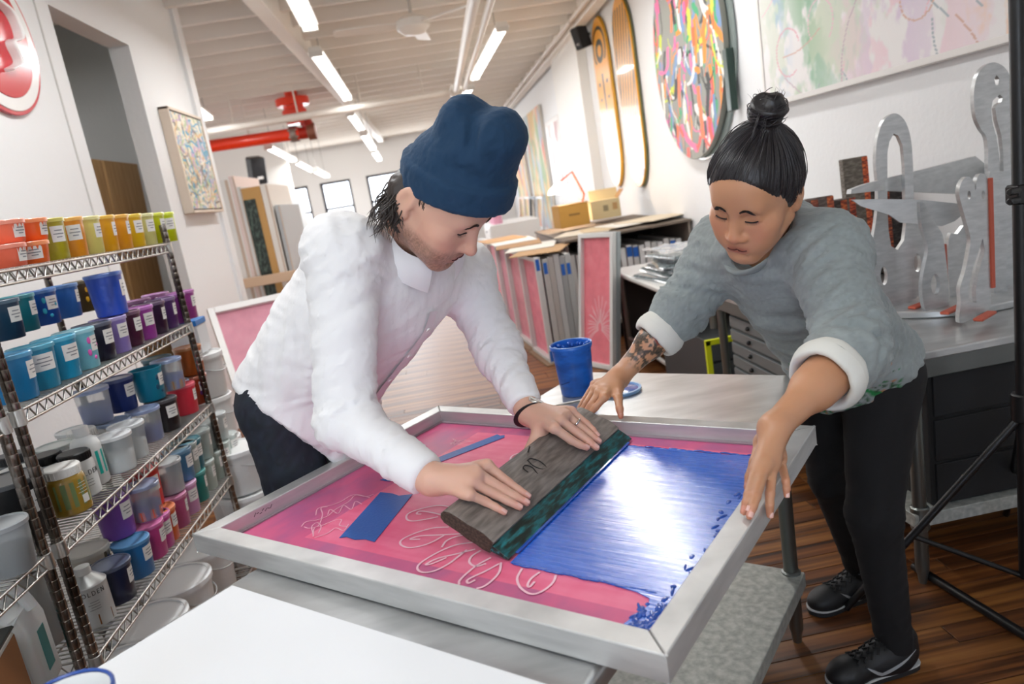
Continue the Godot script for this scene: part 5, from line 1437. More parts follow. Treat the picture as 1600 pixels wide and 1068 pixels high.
	put("brace", Geo.new().cyl(Vector3(0, 0.12, 0), (f1 - o) * 0.6 + Vector3(0, 0.25, 0), 0.008, 8), bk, s)
	put("rivet", Geo.new().ball(Vector3(-0.01, 0.6, 0.03), Vector3(0.008, 0.008, 0.006)), mat("9a9a98", 0.3, 0.8), s)

func flat_file(label: String, at: Vector3, size: Vector3, n: int, f: Vector3, c: String, taped: bool) -> void:
	var b := facing(f)
	var t := thing("flat_file", label, "drawers", at, "", b)
	var w := size.z if absf(f.x) > 0.5 else size.x
	var d := size.x if absf(f.x) > 0.5 else size.z
	put("body", Geo.new().box(Vector3(0, size.y / 2, 0), Vector3(w, size.y, d), Basis.IDENTITY, 0.004), mat(Color.html(c).darkened(0.25).to_html(false), 0.5, 0.2), t)
	var h := (size.y - 0.03) / n
	for k in n:
		var dr := put("drawer", Geo.new().box(Vector3(0, 0.015 + h * (k + 0.5), -d / 2 - 0.006), Vector3(w - 0.03, h - 0.012, 0.014), Basis.IDENTITY, 0.004), mat(c, 0.45, 0.3), t)
		for s in [-0.28, 0.28]:
			put("knob", Geo.new().ball(Vector3(s * w, 0.015 + h * (k + 0.5), -d / 2 - 0.02), Vector3(0.011, 0.011, 0.011)), mat("17181a", 0.35), dr)
	if taped:
		var g := Geo.new()
		g.box(Vector3(0, size.y - 0.012, -d / 2 - 0.004), Vector3(w + 0.004, 0.03, 0.022), Basis.IDENTITY, 0.002)
		put("yellow_tape", g, mat("d9e014", 0.5), t)
		for s in [-1, 1]:
			put("yellow_tape", Geo.new().box(Vector3(s * (w / 2 - 0.012), size.y / 2, -d / 2 - 0.004), Vector3(0.03, size.y, 0.022), Basis.IDENTITY, 0.002), mat("d9e014", 0.5), t)

func sculpture() -> void:
	var al := ramp_mat("plate_alu", "b4b6b6", "c2c4c4", "d0d1d1", Vector3(2.5, 9, 2.5), 0.34, 0.65, 0.6)
	var t := thing("sculpture", "sculpture of interlocking cut aluminium plates on a round base", "sculpture", Vector3.ZERO)
	var red := mat("b9563f", 0.5)
	put("base_disc", Geo.new().cyl(Vector3(1.80, 0.781, -2.56), Vector3(1.80, 0.806, -2.56), 0.345, 56, -1.0, 0.004), al, t)
	var th := 0.018
	plate(t, al, -2.45, th, [Vector2(1.4391, 0.8228), Vector2(1.4596, 0.9488), Vector2(1.4794, 0.9919), Vector2(1.5083, 1.0676), Vector2(1.5282, 1.1553), Vector2(1.5359, 1.2438), Vector2(1.5336, 1.3217), Vector2(1.5429, 1.3968), Vector2(1.5650, 1.4518), Vector2(1.5969, 1.4770), Vector2(1.6248, 1.4727), Vector2(1.6513, 1.4406), Vector2(1.6670, 1.3773), Vector2(1.6696, 1.2889), Vector2(1.6675, 1.1999), Vector2(1.6701, 1.1543), Vector2(1.7016, 1.1559), Vector2(1.7141, 1.1129), Vector2(1.7202, 1.0314), Vector2(1.7135, 0.9394), Vector2(1.7005, 0.8709), Vector2(1.6661, 0.8247), Vector2(1.6357, 0.8111), Vector2(1.5848, 0.7867)], [[Vector2(1.5777, 1.3476), Vector2(1.5870, 1.3855), Vector2(1.6049, 1.4110), Vector2(1.6209, 1.4020), Vector2(1.6355, 1.3648), Vector2(1.6388, 1.2938), Vector2(1.6354, 1.1827), Vector2(1.6330, 1.0922), Vector2(1.6228, 1.0365), Vector2(1.5968, 1.0063), Vector2(1.5735, 1.0242), Vector2(1.5671, 1.0805), Vector2(1.5675, 1.1714)], ring2(Vector2(1.6696, 0.9471), 0.013, 0.034), ring2(Vector2(1.5408, 0.9228), 0.013, 0.034)])
	plate(t, al, -2.30, th, [Vector2(1.5856, 1.1723), Vector2(1.5914, 1.1765), Vector2(1.6021, 1.1696), Vector2(1.6172, 1.1358), Vector2(1.6430, 1.0896), Vector2(1.6606, 1.0549), Vector2(1.6673, 1.0006), Vector2(1.6726, 0.9352), Vector2(1.6748, 0.8478), Vector2(1.6712, 0.8132), Vector2(1.6366, 0.8085), Vector2(1.6042, 0.7989), Vector2(1.5886, 0.8084), Vector2(1.5811, 0.8427), Vector2(1.5792, 0.8976), Vector2(1.5895, 0.9498), Vector2(1.6059, 1.0112), Vector2(1.6001, 1.0547), Vector2(1.5876, 1.0989)], [ring2(Vector2(1.6283, 0.8918), 0.016, 0.037)])
	plate(t, al, -2.15, th, [Vector2(1.6122, 1.1980), Vector2(1.6186, 1.2308), Vector2(1.6348, 1.2474), Vector2(1.6503, 1.2449), Vector2(1.6631, 1.2235), Vector2(1.6667, 1.2036), Vector2(1.6741, 1.2410), Vector2(1.6890, 1.2511), Vector2(1.7043, 1.2409), Vector2(1.7119, 1.2107), Vector2(1.7126, 1.1620), Vector2(1.7136, 1.0830), Vector2(1.7131, 0.9425), Vector2(1.7067, 0.8255), Vector2(1.6791, 0.8097), Vector2(1.6080, 0.7862), Vector2(1.5980, 0.8068), Vector2(1.6053, 0.8593), Vector2(1.6035, 0.9007), Vector2(1.6248, 0.9580), Vector2(1.6433, 1.0353), Vector2(1.6424, 1.0703), Vector2(1.6258, 1.1372)], [ring2(Vector2(1.6447, 1.1908), 0.006, 0.014), ring2(Vector2(1.6918, 1.1850), 0.006, 0.013), [Vector2(1.6862, 1.0479), Vector2(1.6712, 1.0105), Vector2(1.6516, 0.9635), Vector2(1.6370, 0.9101), Vector2(1.6320, 0.8545), Vector2(1.6586, 0.8446), Vector2(1.6577, 0.8859), Vector2(1.6750, 0.9594), Vector2(1.6924, 1.0068)]])
	plate(t, al, -2.36, th, [Vector2(1.8822, 1.2187), Vector2(1.9026, 1.2069), Vector2(1.9707, 1.1617), Vector2(2.0153, 1.1222), Vector2(2.0144, 1.0682), Vector2(1.9575, 1.0832), Vector2(1.9163, 1.0630), Vector2(1.9073, 1.0264), Vector2(1.9204, 0.9912), Vector2(1.9669, 0.9701), Vector2(2.0128, 0.9644), Vector2(2.0121, 0.9257), Vector2(1.9426, 0.9322), Vector2(1.9377, 0.8154), Vector2(1.9292, 0.7544), Vector2(1.8910, 0.7533), Vector2(1.8892, 0.8240), Vector2(1.8857, 1.0027)], [])
	plate(t, al, -2.44, th, [Vector2(1.8957, 1.4860), Vector2(1.9044, 1.5419), Vector2(1.9249, 1.5750), Vector2(1.9541, 1.5913), Vector2(1.9885, 1.5862), Vector2(2.0224, 1.5555), Vector2(2.0410, 1.5007), Vector2(2.0410, 1.4430), Vector2(2.0304, 1.3810), Vector2(2.0328, 1.3271), Vector2(2.0357, 1.2401), Vector2(2.0333, 1.1194), Vector2(2.0264, 0.7780), Vector2(1.9347, 0.7945), Vector2(1.9401, 1.2118), Vector2(1.9434, 1.2873), Vector2(1.9380, 1.3473), Vector2(1.9190, 1.3769), Vector2(1.9006, 1.4222)], [[Vector2(1.9723, 1.5370), Vector2(1.9818, 1.5480), Vector2(1.9918, 1.5341), Vector2(1.9867, 1.5140), Vector2(1.9775, 1.5154)], [Vector2(1.9591, 1.4343), Vector2(1.9646, 1.4651), Vector2(1.9800, 1.4753), Vector2(1.9917, 1.4819), Vector2(2.0042, 1.4696), Vector2(1.9969, 1.4560), Vector2(1.9840, 1.4516), Vector2(1.9744, 1.4404), Vector2(1.9792, 1.3995), Vector2(1.9943, 1.3439), Vector2(2.0010, 1.2782), Vector2(1.9996, 1.2186), Vector2(1.9854, 1.2209), Vector2(1.9845, 1.2808), Vector2(1.9766, 1.3413), Vector2(1.9626, 1.3915)]])
	plate(t, al, -2.42, th, [Vector2(1.7702, 1.0170), Vector2(1.8038, 1.0303), Vector2(1.8367, 1.0547), Vector2(1.8442, 0.9616), Vector2(1.8101, 0.8767), Vector2(1.8017, 0.7768), Vector2(1.7681, 0.7829)], [])
	slant_plate(t, al, Vector3(1.45, 0, -2.40), 0.42, th, [Vector2(-0.0685, 1.2387), Vector2(-0.0636, 1.2530), Vector2(0.0098, 1.2599), Vector2(0.1173, 1.2626), Vector2(0.3934, 1.2666), Vector2(0.6898, 1.2722), Vector2(0.8137, 1.2021), Vector2(0.9252, 1.1413), Vector2(0.9329, 1.0886), Vector2(0.7724, 1.1123), Vector2(0.5944, 1.1410), Vector2(0.3081, 1.1902), Vector2(0.0921, 1.2261)])
	slant_plate(t, al, Vector3(1.45, 0, -2.36), -0.30, th, [Vector2(-0.0548, 1.2175), Vector2(0.0454, 1.2039), Vector2(0.1634, 1.1831), Vector2(0.2942, 1.1476), Vector2(0.2876, 1.1189), Vector2(0.2579, 1.0978), Vector2(0.2185, 1.0866), Vector2(0.1737, 1.0977), Vector2(0.0912, 1.1189), Vector2(0.0587, 1.1499), Vector2(-0.0259, 1.1912)])
	for q in [[Vector3(1.7149, 1.0583, -2.14), Vector3(0.014, 0.35, 0.012)], [Vector3(1.7053, 0.9042, -2.35), Vector3(0.018, 0.22, 0.012)]]:
		put("red_film", Geo.new().box(q[0], q[1], Basis.IDENTITY, 0.002), red, t)
	for q in [[Vector3(1.6403, 0.8191, -2.26), 0.5], [Vector3(1.6462, 0.8135, -2.12), 0.55], [Vector3(1.6268, 0.8291, -2.4), 0.4]]:
		put("red_wedge", Geo.new().box(Vector3(q[0].x, 0.811, q[0].z + 0.03), Vector3(0.11, 0.01, 0.03), Basis(Vector3.UP, q[1]), 0.003), red, t)

func plate(t: Node3D, m: Material, z: float, th: float, pts: Array, holes: Array) -> void:
	var hs := []
	for h in holes:
		hs.append(poly(h) if h is Array else h)
	var pl := poly(curve(pts, 3, true))
	put("plate", Geo.new().prism(pl, th, Transform3D(Basis.IDENTITY, Vector3(0, 0, z)), 0.0, hs), m, t)

func slant_plate(t: Node3D, m: Material, o: Vector3, turn: float, th: float, pts: Array) -> void:
	put("plate", Geo.new().prism(poly(pts), th, Transform3D(Basis(Vector3.UP, turn), o)), m, t)

# ------------------------------------------------------------------ art on the walls
func art(w: int, h: int, sd: int, ground: String, inks: Array, style: int) -> ImageTexture:
	var im := Image.create(w, h, false, Image.FORMAT_RGB8)
	im.fill(Color.html(ground))
	var r := RandomNumberGenerator.new()
	r.seed = sd
	var n := FastNoiseLite.new()
	n.seed = sd
	n.frequency = 0.02
	n.fractal_octaves = 3
	var cols := []
	for c in inks:
		cols.append(Color.html(c))
	if style == 0:        # washes with drips
		for y in h:
			for x in w:
				var c := Color.html(ground)
				for k in cols.size():
					var v := n.get_noise_3d(x * (1.6 if k % 2 == 0 else 0.9), y * 0.45, k * 60.0)
					v = smoothstep(0.08, 0.22, v + 0.12 * n.get_noise_2d(x * 6.0, k * 50.0))
					c = c.lerp(cols[k], v * 0.85)
				im.set_pixel(x, y, c)
	else:                 # layered strokes
		for k in (260 if style == 1 else 420):
			var c: Color = cols[r.randi() % cols.size()]
			var p := Vector2(r.randf() * w, r.randf() * h)
			var a := r.randf_range(-0.5, 0.5) + PI / 2 if style == 1 else r.randf() * TAU
			var wd := r.randi_range(2, 3 + w / 28)
			for s in r.randi_range(6, h / 7):
				a += r.randf_range(-0.25, 0.25)
				p += Vector2(cos(a), sin(a)) * 1.8
				im.fill_rect(Rect2i(int(p.x), int(p.y), wd, maxi(2, wd / 2)), c)
	return ImageTexture.create_from_image(im)

func wall_art() -> void:
	var px := WALL_R
	# big pale abstract canvas
	var t := thing("large_painting", "big pale pastel abstract canvas in a thin white frame, upper right", "painting", Vector3(px - 0.03, 1.66, -4.42))
	var tw := Basis(Vector3(0, 0, 1), Vector3.UP, Vector3(-1, 0, 0))
	var g := Geo.new()
	g.quad(Vector3(-0.025, 0.02, 0.02), Vector3(-0.025, 0.02, 2.18), Vector3(-0.025, 1.38, 2.18), Vector3(-0.025, 1.38, 0.02), Vector3(-1, 0, 0))
	put("canvas", g, tex_mat(pastel(), 0.6), t)
	for s in [0, 1]:
		put("frame_bar", Geo.new().box(Vector3(0, 0.01 + 1.38 * s, 1.1), Vector3(0.058, 0.03, 2.23), Basis.IDENTITY, 0.004), mat("e6e2dd", 0.5), t)
		put("frame_bar", Geo.new().box(Vector3(0, 0.70, 0.0 + 2.2 * s), Vector3(0.058, 1.4, 0.03), Basis.IDENTITY, 0.004), mat("e6e2dd", 0.5), t)
	put("backing", Geo.new().box(Vector3(0.01, 0.70, 1.1), Vector3(0.03, 1.36, 2.18)), mat("dcd9d4", 0.7), t)
	# oval abstract on a clear rim
	t = thing("oval_painting", "tall oval painting crowded with orange, pink and black strokes", "painting", Vector3(px - 0.05, 2.22, -5.66))
	var ov := Transform3D(tw, Vector3.ZERO)
	put("panel", Geo.new().prism(ring2(Vector2.ZERO, 0.74, 0.80, 72), 0.04, ov, 0.004), tex_mat(art(256, 288, 41, "8f8f86", ["f2672a", "f4584f", "ef8a1d", "2c2c2a", "e86f9e", "6f8fb8", "e8e4dc", "c8d23c", "3aa06a", "4a4a46", "f07c4a", "f2e9df", "d25a9a"], 1), 0.55, 0.0), t)
	put("rim", Geo.new().prism(ring2(Vector2(0.06, 0.0), 0.75, 0.82, 72), 0.016, Transform3D(tw, Vector3(0.035, 0, 0)), 0.003), mat("8e9a96", 0.1, 0.0, "coat=0.5"), t)
	put("dark_edge", Geo.new().box(Vector3(0.0, -0.32, 0.74), Vector3(0.05, 0.4, 0.07), Basis.IDENTITY, 0.004), mat("16352b", 0.3), t)
	# two yellow boards
	for k in 2:
		var c: Vector3 = [Vector3(px - 0.03, 2.15, -7.43), Vector3(px - 0.03, 2.17, -8.36)][k]
		t = thing("yellow_board", ["long round-ended yellow board with dark stripes and a white foot, nearer of the pair", "long round-ended yellow board with a dark scroll motif, farther of the pair"][k], "artwork", c, "yellow boards on the right wall")
		var o := PackedVector2Array()
		for q in 40:
			var a := TAU * q / 40.0
			o.append(Vector2(cos(a) * 0.33, signf(sin(a)) * (0.42 + 0.5 * pow(absf(sin(a)), 0.9))))
		put("deck", Geo.new().prism(o, 0.03, Transform3D(tw, Vector3.ZERO), 0.006), tex_mat(board_art(k), 0.3, 0.25), t)
		put("rim", Geo.new().prism(Geometry2D.offset_polygon(o, 0.012)[0], 0.018, Transform3D(tw, Vector3(0.008, 0, 0)), 0.003), mat(["6b6a3c", "d8a32a"][k], 0.2), t)
	# far drip paintings and a small framed piece
	for k in 2:
		t = thing("drip_painting", ["tall orange and green drip painting far along the right wall, nearer panel", "tall orange and green drip painting far along the right wall, farther panel"][k], "painting", Vector3(px - 0.035, 0.55, [-15.3, -18.2][k]), "drip paintings")
		g = Geo.new().quad(Vector3(-0.026, 0, 0), Vector3(-0.026, 0, 2.2), Vector3(-0.026, 2.2, 2.2), Vector3(-0.026, 2.2, 0), Vector3(-1, 0, 0))
		put("canvas", g, tex_mat(art(160, 160, 60 + k, "e9d9bf", ["f08a4a", "c9d6a0", "e8705a", "8fae7a", "f0c27a", "b7c6d6"], 0), 0.6), t)
		put("stretcher", Geo.new().box(Vector3(0, 1.1, 1.1), Vector3(0.05, 2.2, 2.2), Basis.IDENTITY, 0.004), mat("e3ddd2", 0.6), t)
	t = thing("framed_print", "small white framed print with a reddish figure beside the pilaster", "picture", Vector3(px - 0.02, 1.35, -12.85))
	put("frame", Geo.new().box(Vector3(0, 0.53, 0.7), Vector3(0.04, 1.06, 1.4), Basis.IDENTITY, 0.006), mat("d8d2cc", 0.4), t)
	put("print", Geo.new().quad(Vector3(-0.021, 0.08, 0.08), Vector3(-0.021, 0.08, 1.32), Vector3(-0.021, 0.98, 1.32), Vector3(-0.021, 0.98, 0.08), Vector3(-1, 0, 0)), tex_mat(art(96, 96, 77, "e6e2de", ["b0685a", "cfc6be", "94554c"], 0), 0.4), t)
	# left wall: small framed abstract and the round red sign
	t = thing("framed_painting", "small beige framed abstract painting at the end of the left wall", "painting", Vector3(WALL_L + 0.036, 1.645, -5.52))
	var lw := Basis(Vector3(0, 0, -1), Vector3.UP, Vector3(1, 0, 0))
	put("canvas", Geo.new().quad(Vector3(0.03, 0.02, -0.02), Vector3(0.03, 0.02, -0.72), Vector3(0.03, 0.71, -0.72), Vector3(0.03, 0.71, -0.02), Vector3(1, 0, 0)), tex_mat(art(160, 160, 12, "e4dcc6", ["d9b98a", "9fb3c4", "c7a9c4", "b7c49a", "e8e2d4", "5a9fc0", "8a7f78"], 2), 0.6), t)
	for s in [0, 1]:
		put("frame_bar", Geo.new().box(Vector3(0, 0.0 + 0.73 * s, -0.37), Vector3(0.07, 0.02, 0.76), Basis.IDENTITY, 0.003), mat("e3d2bf", 0.5), t)
		put("frame_bar", Geo.new().box(Vector3(0, 0.365, 0.0 - 0.74 * s), Vector3(0.07, 0.75, 0.02), Basis.IDENTITY, 0.003), mat("e3d2bf", 0.5), t)
	put("shadow_gap", Geo.new().box(Vector3(0.022, 0.718, -0.37), Vector3(0.012, 0.012, 0.72)).box(Vector3(0.022, 0.365, -0.727), Vector3(0.012, 0.7, 0.012)), mat("2a2624", 0.7), t)
	t = thing("round_sign", "round red and white sign high on the left wall, cut by the photo's edge", "sign", Vector3(-1.779, 2.4737, -3.5758))
	for q in [[0.36, 0.02, "c9283a"], [0.342, 0.024, "f0efec"], [0.285, 0.028, "c9222e"]]:
		put("disc", Geo.new().prism(ring2(Vector2.ZERO, q[0], q[0], 64), q[1], Transform3D(lw, Vector3(q[1] / 2, 0, 0)), 0.003), mat(q[2], 0.2, 0.0, "coat=0.4"), t)
	put("glyph", Geo.new().tube(curve([Vector3(0.03, 0.14, -0.02), Vector3(0.03, 0.1, -0.15), Vector3(0.03, 0.0, -0.17), Vector3(0.03, -0.04, -0.08), Vector3(0.03, -0.12, -0.1), Vector3(0.03, -0.17, 0.0)], 6), 0.045, 8, false, 0.15), mat("f2f1ee", 0.3), t)

func pastel() -> ImageTexture:
	var w := 352
	var h := 240
	var n := FastNoiseLite.new()
	n.seed = 31
	n.frequency = 0.012
	n.fractal_octaves = 4
	var im := Image.create(w, h, false, Image.FORMAT_RGB8)
	var cols := [["cfd9c2", 0.30, 0.5], ["efcdd6", 0.62, 0.35], ["f2c7a8", 0.9, 0.16], ["a9c9b4", 0.25, 0.25], ["dcc9dc", 0.58, 0.22], ["8fb3d9", 0.08, 0.10], ["5fa06a", 0.22, 0.12]]
	for y in h:
		for x in w:
			var u := x / float(w)
			var v := y / float(h)
			var c := Color.html("edeae8")
			for k in cols.size():
				var f := n.get_noise_3d(x * 1.3, y * 0.7, k * 80.0) + 0.35 * n.get_noise_3d(x * 5.0, y * 4.0, k * 33.0)
				var near := 1.0 - clampf(absf(u - cols[k][1]) / cols[k][2], 0.0, 1.0)
				var up := clampf(1.25 - v, 0.0, 1.0) if k >= 5 else 1.0
				c = c.lerp(Color.html(cols[k][0]), smoothstep(0.12, 0.3, f * 0.9 + near * 0.28) * near * up * 0.9)
			im.set_pixel(x, y, c)
	var r := RandomNumberGenerator.new()
	r.seed = 8
	for k in 46:       # loose pink and grey loops of line
		var p := Vector2(r.randf() * w, r.randf() * h)
		var a := r.randf() * TAU
		var turn := r.randf_range(-0.09, 0.09)
		var c: Color = Color.html(["e3a9b4", "c9b7bd", "aab4b8", "d7b0a0", "eac4cc"][k % 5])
		for s in r.randi_range(25, 80):
			a += turn
			p += Vector2(cos(a), sin(a)) * 1.5
			im.fill_rect(Rect2i(int(p.x), int(p.y), 2, 1), c)
	return ImageTexture.create_from_image(im)

func board_art(k: int) -> ImageTexture:
	var w := 96
	var h := 280
	var im := Image.create(w, h, false, Image.FORMAT_RGB8)
	var yel := Color.html("f0a51a")
	var blk := Color.html("2b2a26")
	for y in h:
		for x in w:
			var u := x / float(w) - 0.5
			var v := y / float(h)
			var c := yel
			if k == 0:
				if fposmod(u * 7.0 + v * 6.0, 1.0) < 0.38 and absf(u) < 0.42 and v > 0.05 and v < 0.66:
					c = blk
				if absf(u) > 0.4 and absf(u) < 0.44 and v < 0.66:
					c = blk
				if v > 0.68 and absf(u) < 0.4 and v < 0.94:
					c = Color.html("e9ebee").lerp(Color.html("9fb6d6"), smoothstep(0.1, 0.3, sin(u * 14.0 + v * 30.0) * 0.3))
				if v > 0.90 and v < 0.94:
					c = blk
			else:
				var q := Vector2(u * 0.7, (v - 0.17) * 2.6)
				var rr := q.length()
				if rr > 0.26 and rr < 0.31 and v < 0.25:
					c = blk
				if absf(rr - 0.13 - 0.05 * sin(atan2(q.y, q.x) * 1.0)) < 0.045:
					c = blk
				if v > 0.32 and v < 0.72 and (absf(u) < 0.05 or fposmod(v * 11.0, 1.0) < 0.22 and absf(u) < 0.32):
					c = blk if absf(u) < 0.05 or absf(u) > 0.2 else yel
				if v > 0.72:
					c = yel.lerp(Color.html("f3cf9a"), smoothstep(0.72, 0.95, v))
			im.set_pixel(x, y, c)
	return ImageTexture.create_from_image(im)

# ------------------------------------------------------------------ racks of silkscreens in the middle distance
func screen_rack() -> void:
	var corner := [Vector3(0.665, 0.012, -5.62), Vector3(0.60, 0.012, -6.30), Vector3(0.56, 0.012, -6.97), Vector3(0.52, 0.012, -7.64), Vector3(0.48, 0.012, -8.31)]
	var dir := Vector3(0.07, 0, 0.66).normalized()
	var side := Vector3(dir.z, 0, -dir.x)
	var heights := [0.865, 0.875, 0.88, 0.88, 0.885]
	var bay := ["nearest bay", "second bay", "third bay", "fourth bay", "farthest bay"]
	for b in 5:
		for k in ([6, 3, 3, 2, 2][b]):
			var tf := Transform3D(Basis(dir, Vector3.UP, dir.cross(Vector3.UP)), corner[b] - dir * 0.64 + side * (0.047 * k + (0.03 if k == 0 and b == 0 else 0.042)))
			var hh: float = heights[b] - 0.012 * ((k * 2) % 3)
			var s := framed_screen("stored_screen", "pink screen standing upright in the %s of the rack, %s from the aisle side" % [bay[b], ["first", "second", "third", "fourth", "fifth", "sixth"][k]], tf, 0.62, hh, 0.034, ["e88394", "e48f9d", "d9c3b8", "e69aa6", "e298a8"][(b * 2 + k) % 5 if k > 0 else [0, 1, 4, 3, 2][b]], ["d3d3d0", "c4c3be", "b9b6b0", "c9c9c7", "a9aaa8", "bdbdba"][k], 0, "screens stored in the rack", 0.045)
			if b == 0 and k in [0, 1, 4, 5]:
				put("blue_tape", Geo.new().box(Vector3(0.621, hh - 0.06 - 0.012 * k, -0.019), Vector3(0.002, 0.09, 0.03)), mat("1d5fb4", 0.5), s)
			if b == 0 and k == 0:
				put("blue_tape", Geo.new().box(Vector3(0.621, 0.06, -0.019), Vector3(0.002, 0.09, 0.03)), mat("1d5fb4", 0.5), s)
	var ra := thing("screen_rack", "low timber rack holding the pink screens along the aisle", "rack", Vector3.ZERO)
	for b in 5:
		put("base_board", Geo.new().box(corner[b] - dir * 0.32 + side * 0.17 - Vector3(0, 0.007, 0), Vector3(0.36, 0.01, 0.66), Basis(side, Vector3.UP, -dir), 0.002), mat("8a6d52", 0.7), ra)
	# the tall screen with a burst print in front, and one behind it
	var x := Vector3(0.43, 0, 0.90).normalized()
	var ly := Vector3(0.15, 0.985, -0.075)
	ly = (ly - x * ly.dot(x)).normalized()
	framed_screen("burst_screen", "pink screen with a white burst print standing at the aisle end of the rack", Transform3D(Basis(x, ly, x.cross(ly)), Vector3(0.895, 0.005, -5.50)), 0.42, 1.02, 0.035, "e87a86", "d9d9d6", 1)
	framed_screen("backing_screen", "plain silkscreen standing flush behind the burst print screen", Transform3D(Basis(x, ly, x.cross(ly)), Vector3(0.895, 0.005, -5.50) - x.cross(ly) * 0.043), 0.42, 1.025, 0.035, "d98a98", "9fa7a8", 0)
	# sheets and boards lying on top of the rack
	var sc := ["b08a5e", "dcd6cc", "a57d52", "e9e7e2", "c39a6c"]
	for k in 5:
		var p := Vector3(0.80 - 0.045 * k + 0.03 * (k % 2), 0.9 + 0.007 * k, -5.98 - 0.42 * k)
		var o := put("cardboard_sheet", Geo.new().box(Vector3.ZERO, Vector3(0.42, 0.006, 0.62), Basis.IDENTITY, 0.001), mat(sc[k], 0.7), null, Transform3D(Basis(Vector3.UP, 0.12 * (k - 2) - 0.1), p))
		tag(o, ["brown card sheet lying on the screens nearest the aisle corner", "white paper sheet lying second along the screen tops", "brown card sheet lying third along the screen tops", "white sheet lying fourth along the screen tops", "tan card sheet lying farthest along the screen tops"][k], "sheet", "sheets on top of the screens")
	# second rack by the wall: a shelf of white-edged frames under a board
	var z := -6.15
	var rk := thing("shelf_rack", "dark rack by the right wall with a loaded top board", "rack", Vector3(1.58, 0, z))
	put("top_board", Geo.new().box(Vector3(0, 0.934 - 0.012, -0.85), Vector3(1.12, 0.022, 1.85), Basis.IDENTITY, 0.003), mat("6a5d50", 0.6), rk)
	for s in [-0.54, 0.54]:
		put("side_panel", Geo.new().box(Vector3(s, (0.934 - 0.024) / 2, -0.85), Vector3(0.022, 0.934 - 0.024, 1.8), Basis.IDENTITY, 0.002), mat("8b8074", 0.6), rk)
	put("back_panel", Geo.new().box(Vector3(0, (0.934 - 0.024) / 2, -1.05), Vector3(1.06, 0.934 - 0.024, 0.02)), mat("2c2724", 0.8), rk)
	put("shelf", Geo.new().box(Vector3(0, 0.15, -0.5), Vector3(1.058, 0.02, 1.08), Basis.IDENTITY, 0.002), mat("8b8074", 0.6), rk)
	for k in 18:
		var fr := thing("stored_canvas", "white-edged canvas in the wall rack, %s from the left%s" % [["first", "second", "third", "fourth", "fifth", "sixth", "seventh", "eighth", "ninth", "tenth", "eleventh", "twelfth", "thirteenth", "fourteenth", "fifteenth", "sixteenth", "seventeenth", "last"][k], ", taped blue" if k in [3, 6, 9, 10, 16] else ""], "canvas", Vector3(1.085 + 0.056 * k, 0.161, z - 0.02), "frames in the wall rack")
		var hh: float = 0.934 - 0.30 - 0.01 * (k % 3)
		put("rail", Geo.new().box(Vector3(0, hh / 2, -0.02), Vector3(0.046, hh, 0.036), Basis.IDENTITY, 0.003), mat(["dedcd8", "cfcdc8", "e6e5e2"][k % 3], 0.5), fr)
		put("face", Geo.new().box(Vector3(0, hh / 2, -0.45), Vector3(0.03, hh, 0.82), Basis.IDENTITY, 0.002), mat("b9b5ae", 0.6), fr)
		if k in [3, 6, 9, 10, 16]:
			put("blue_tape", Geo.new().box(Vector3(0, hh - 0.06, -0.001), Vector3(0.047, 0.085, 0.003)), mat("1d5fb4", 0.5), fr)
	for k in 4:
		var o := put("cardboard_sheet", Geo.new().box(Vector3.ZERO, Vector3(0.5, 0.008, 0.5), Basis.IDENTITY, 0.001), mat(["d8ccb8", "cdb896", "e2ddd2", "d2c4ac"][k], 0.7), null, Transform3D(Basis(Vector3.UP, 0.3 * k - 0.4), Vector3(1.32 + 0.2 * k, 0.934 + 0.004 + 0.0085 * k, z - 0.42 + 0.03 * k)))
		tag(o, ["pale card lying on the wall rack's top, leftmost", "tan card lying on the wall rack's top, second from left", "whitish card lying on the wall rack's top, third from left", "buff card lying on the wall rack's top, rightmost"][k], "sheet", "cards on the wall rack")
	carton("closed kraft cardboard box on top of the wall rack", Vector3(1.2962, 0.974, -7.1162), Vector3(0.30, 0.21, 0.25), 0.12, "b98a3e", false)
	carton("open pale cardboard box with raised flaps on top of the wall rack", Vector3(1.7272, 0.974, -7.5063), Vector3(0.30, 0.19, 0.26), -0.1, "c9b78c", true)
	# desk lamp glowing behind the boxes
	var lp := thing("desk_lamp", "lit white desk lamp glowing behind the cardboard boxes", "lamp", Vector3(1.3135, 1.2946, -7.6))
	put("shade", Geo.new().lathe([Vector2(0.14, 0.0), Vector2(0.12, 0.05), Vector2(0.05, 0.1), Vector2(0.02, 0.12), Vector2(0, 0.12)], 24), mat("fffaf0", 0.5, 0.0, "glow=2.0"), lp)
	put("bulb", Geo.new().ball(Vector3(0, 0.02, 0), Vector3(0.03, 0.035, 0.03)), mat("fff2dc", 0.4, 0.0, "glow=9"), lp)
	put("arm", Geo.new().tube([Vector3(0, 0.11, 0), Vector3(0.16, 0.2, -0.05), Vector3(0.26, -0.05, -0.08), Vector3(0.2, -0.22, -0.08)], 0.011, 8), mat("c9502e", 0.4), lp)
	var om := OmniLight3D.new()
	om.name = "desk_lamp_glow"
	om.light_color = Color(1.0, 0.86, 0.7)
	om.light_energy = 0.35
	om.light_size = 0.05
	om.omni_range = 30.0
	om.omni_attenuation = 2.0
	om.shadow_enabled = true
	add_child(om)
	om.position = Vector3(1.3135, 1.2946, -7.6) + Vector3(0, 0.02, 0)

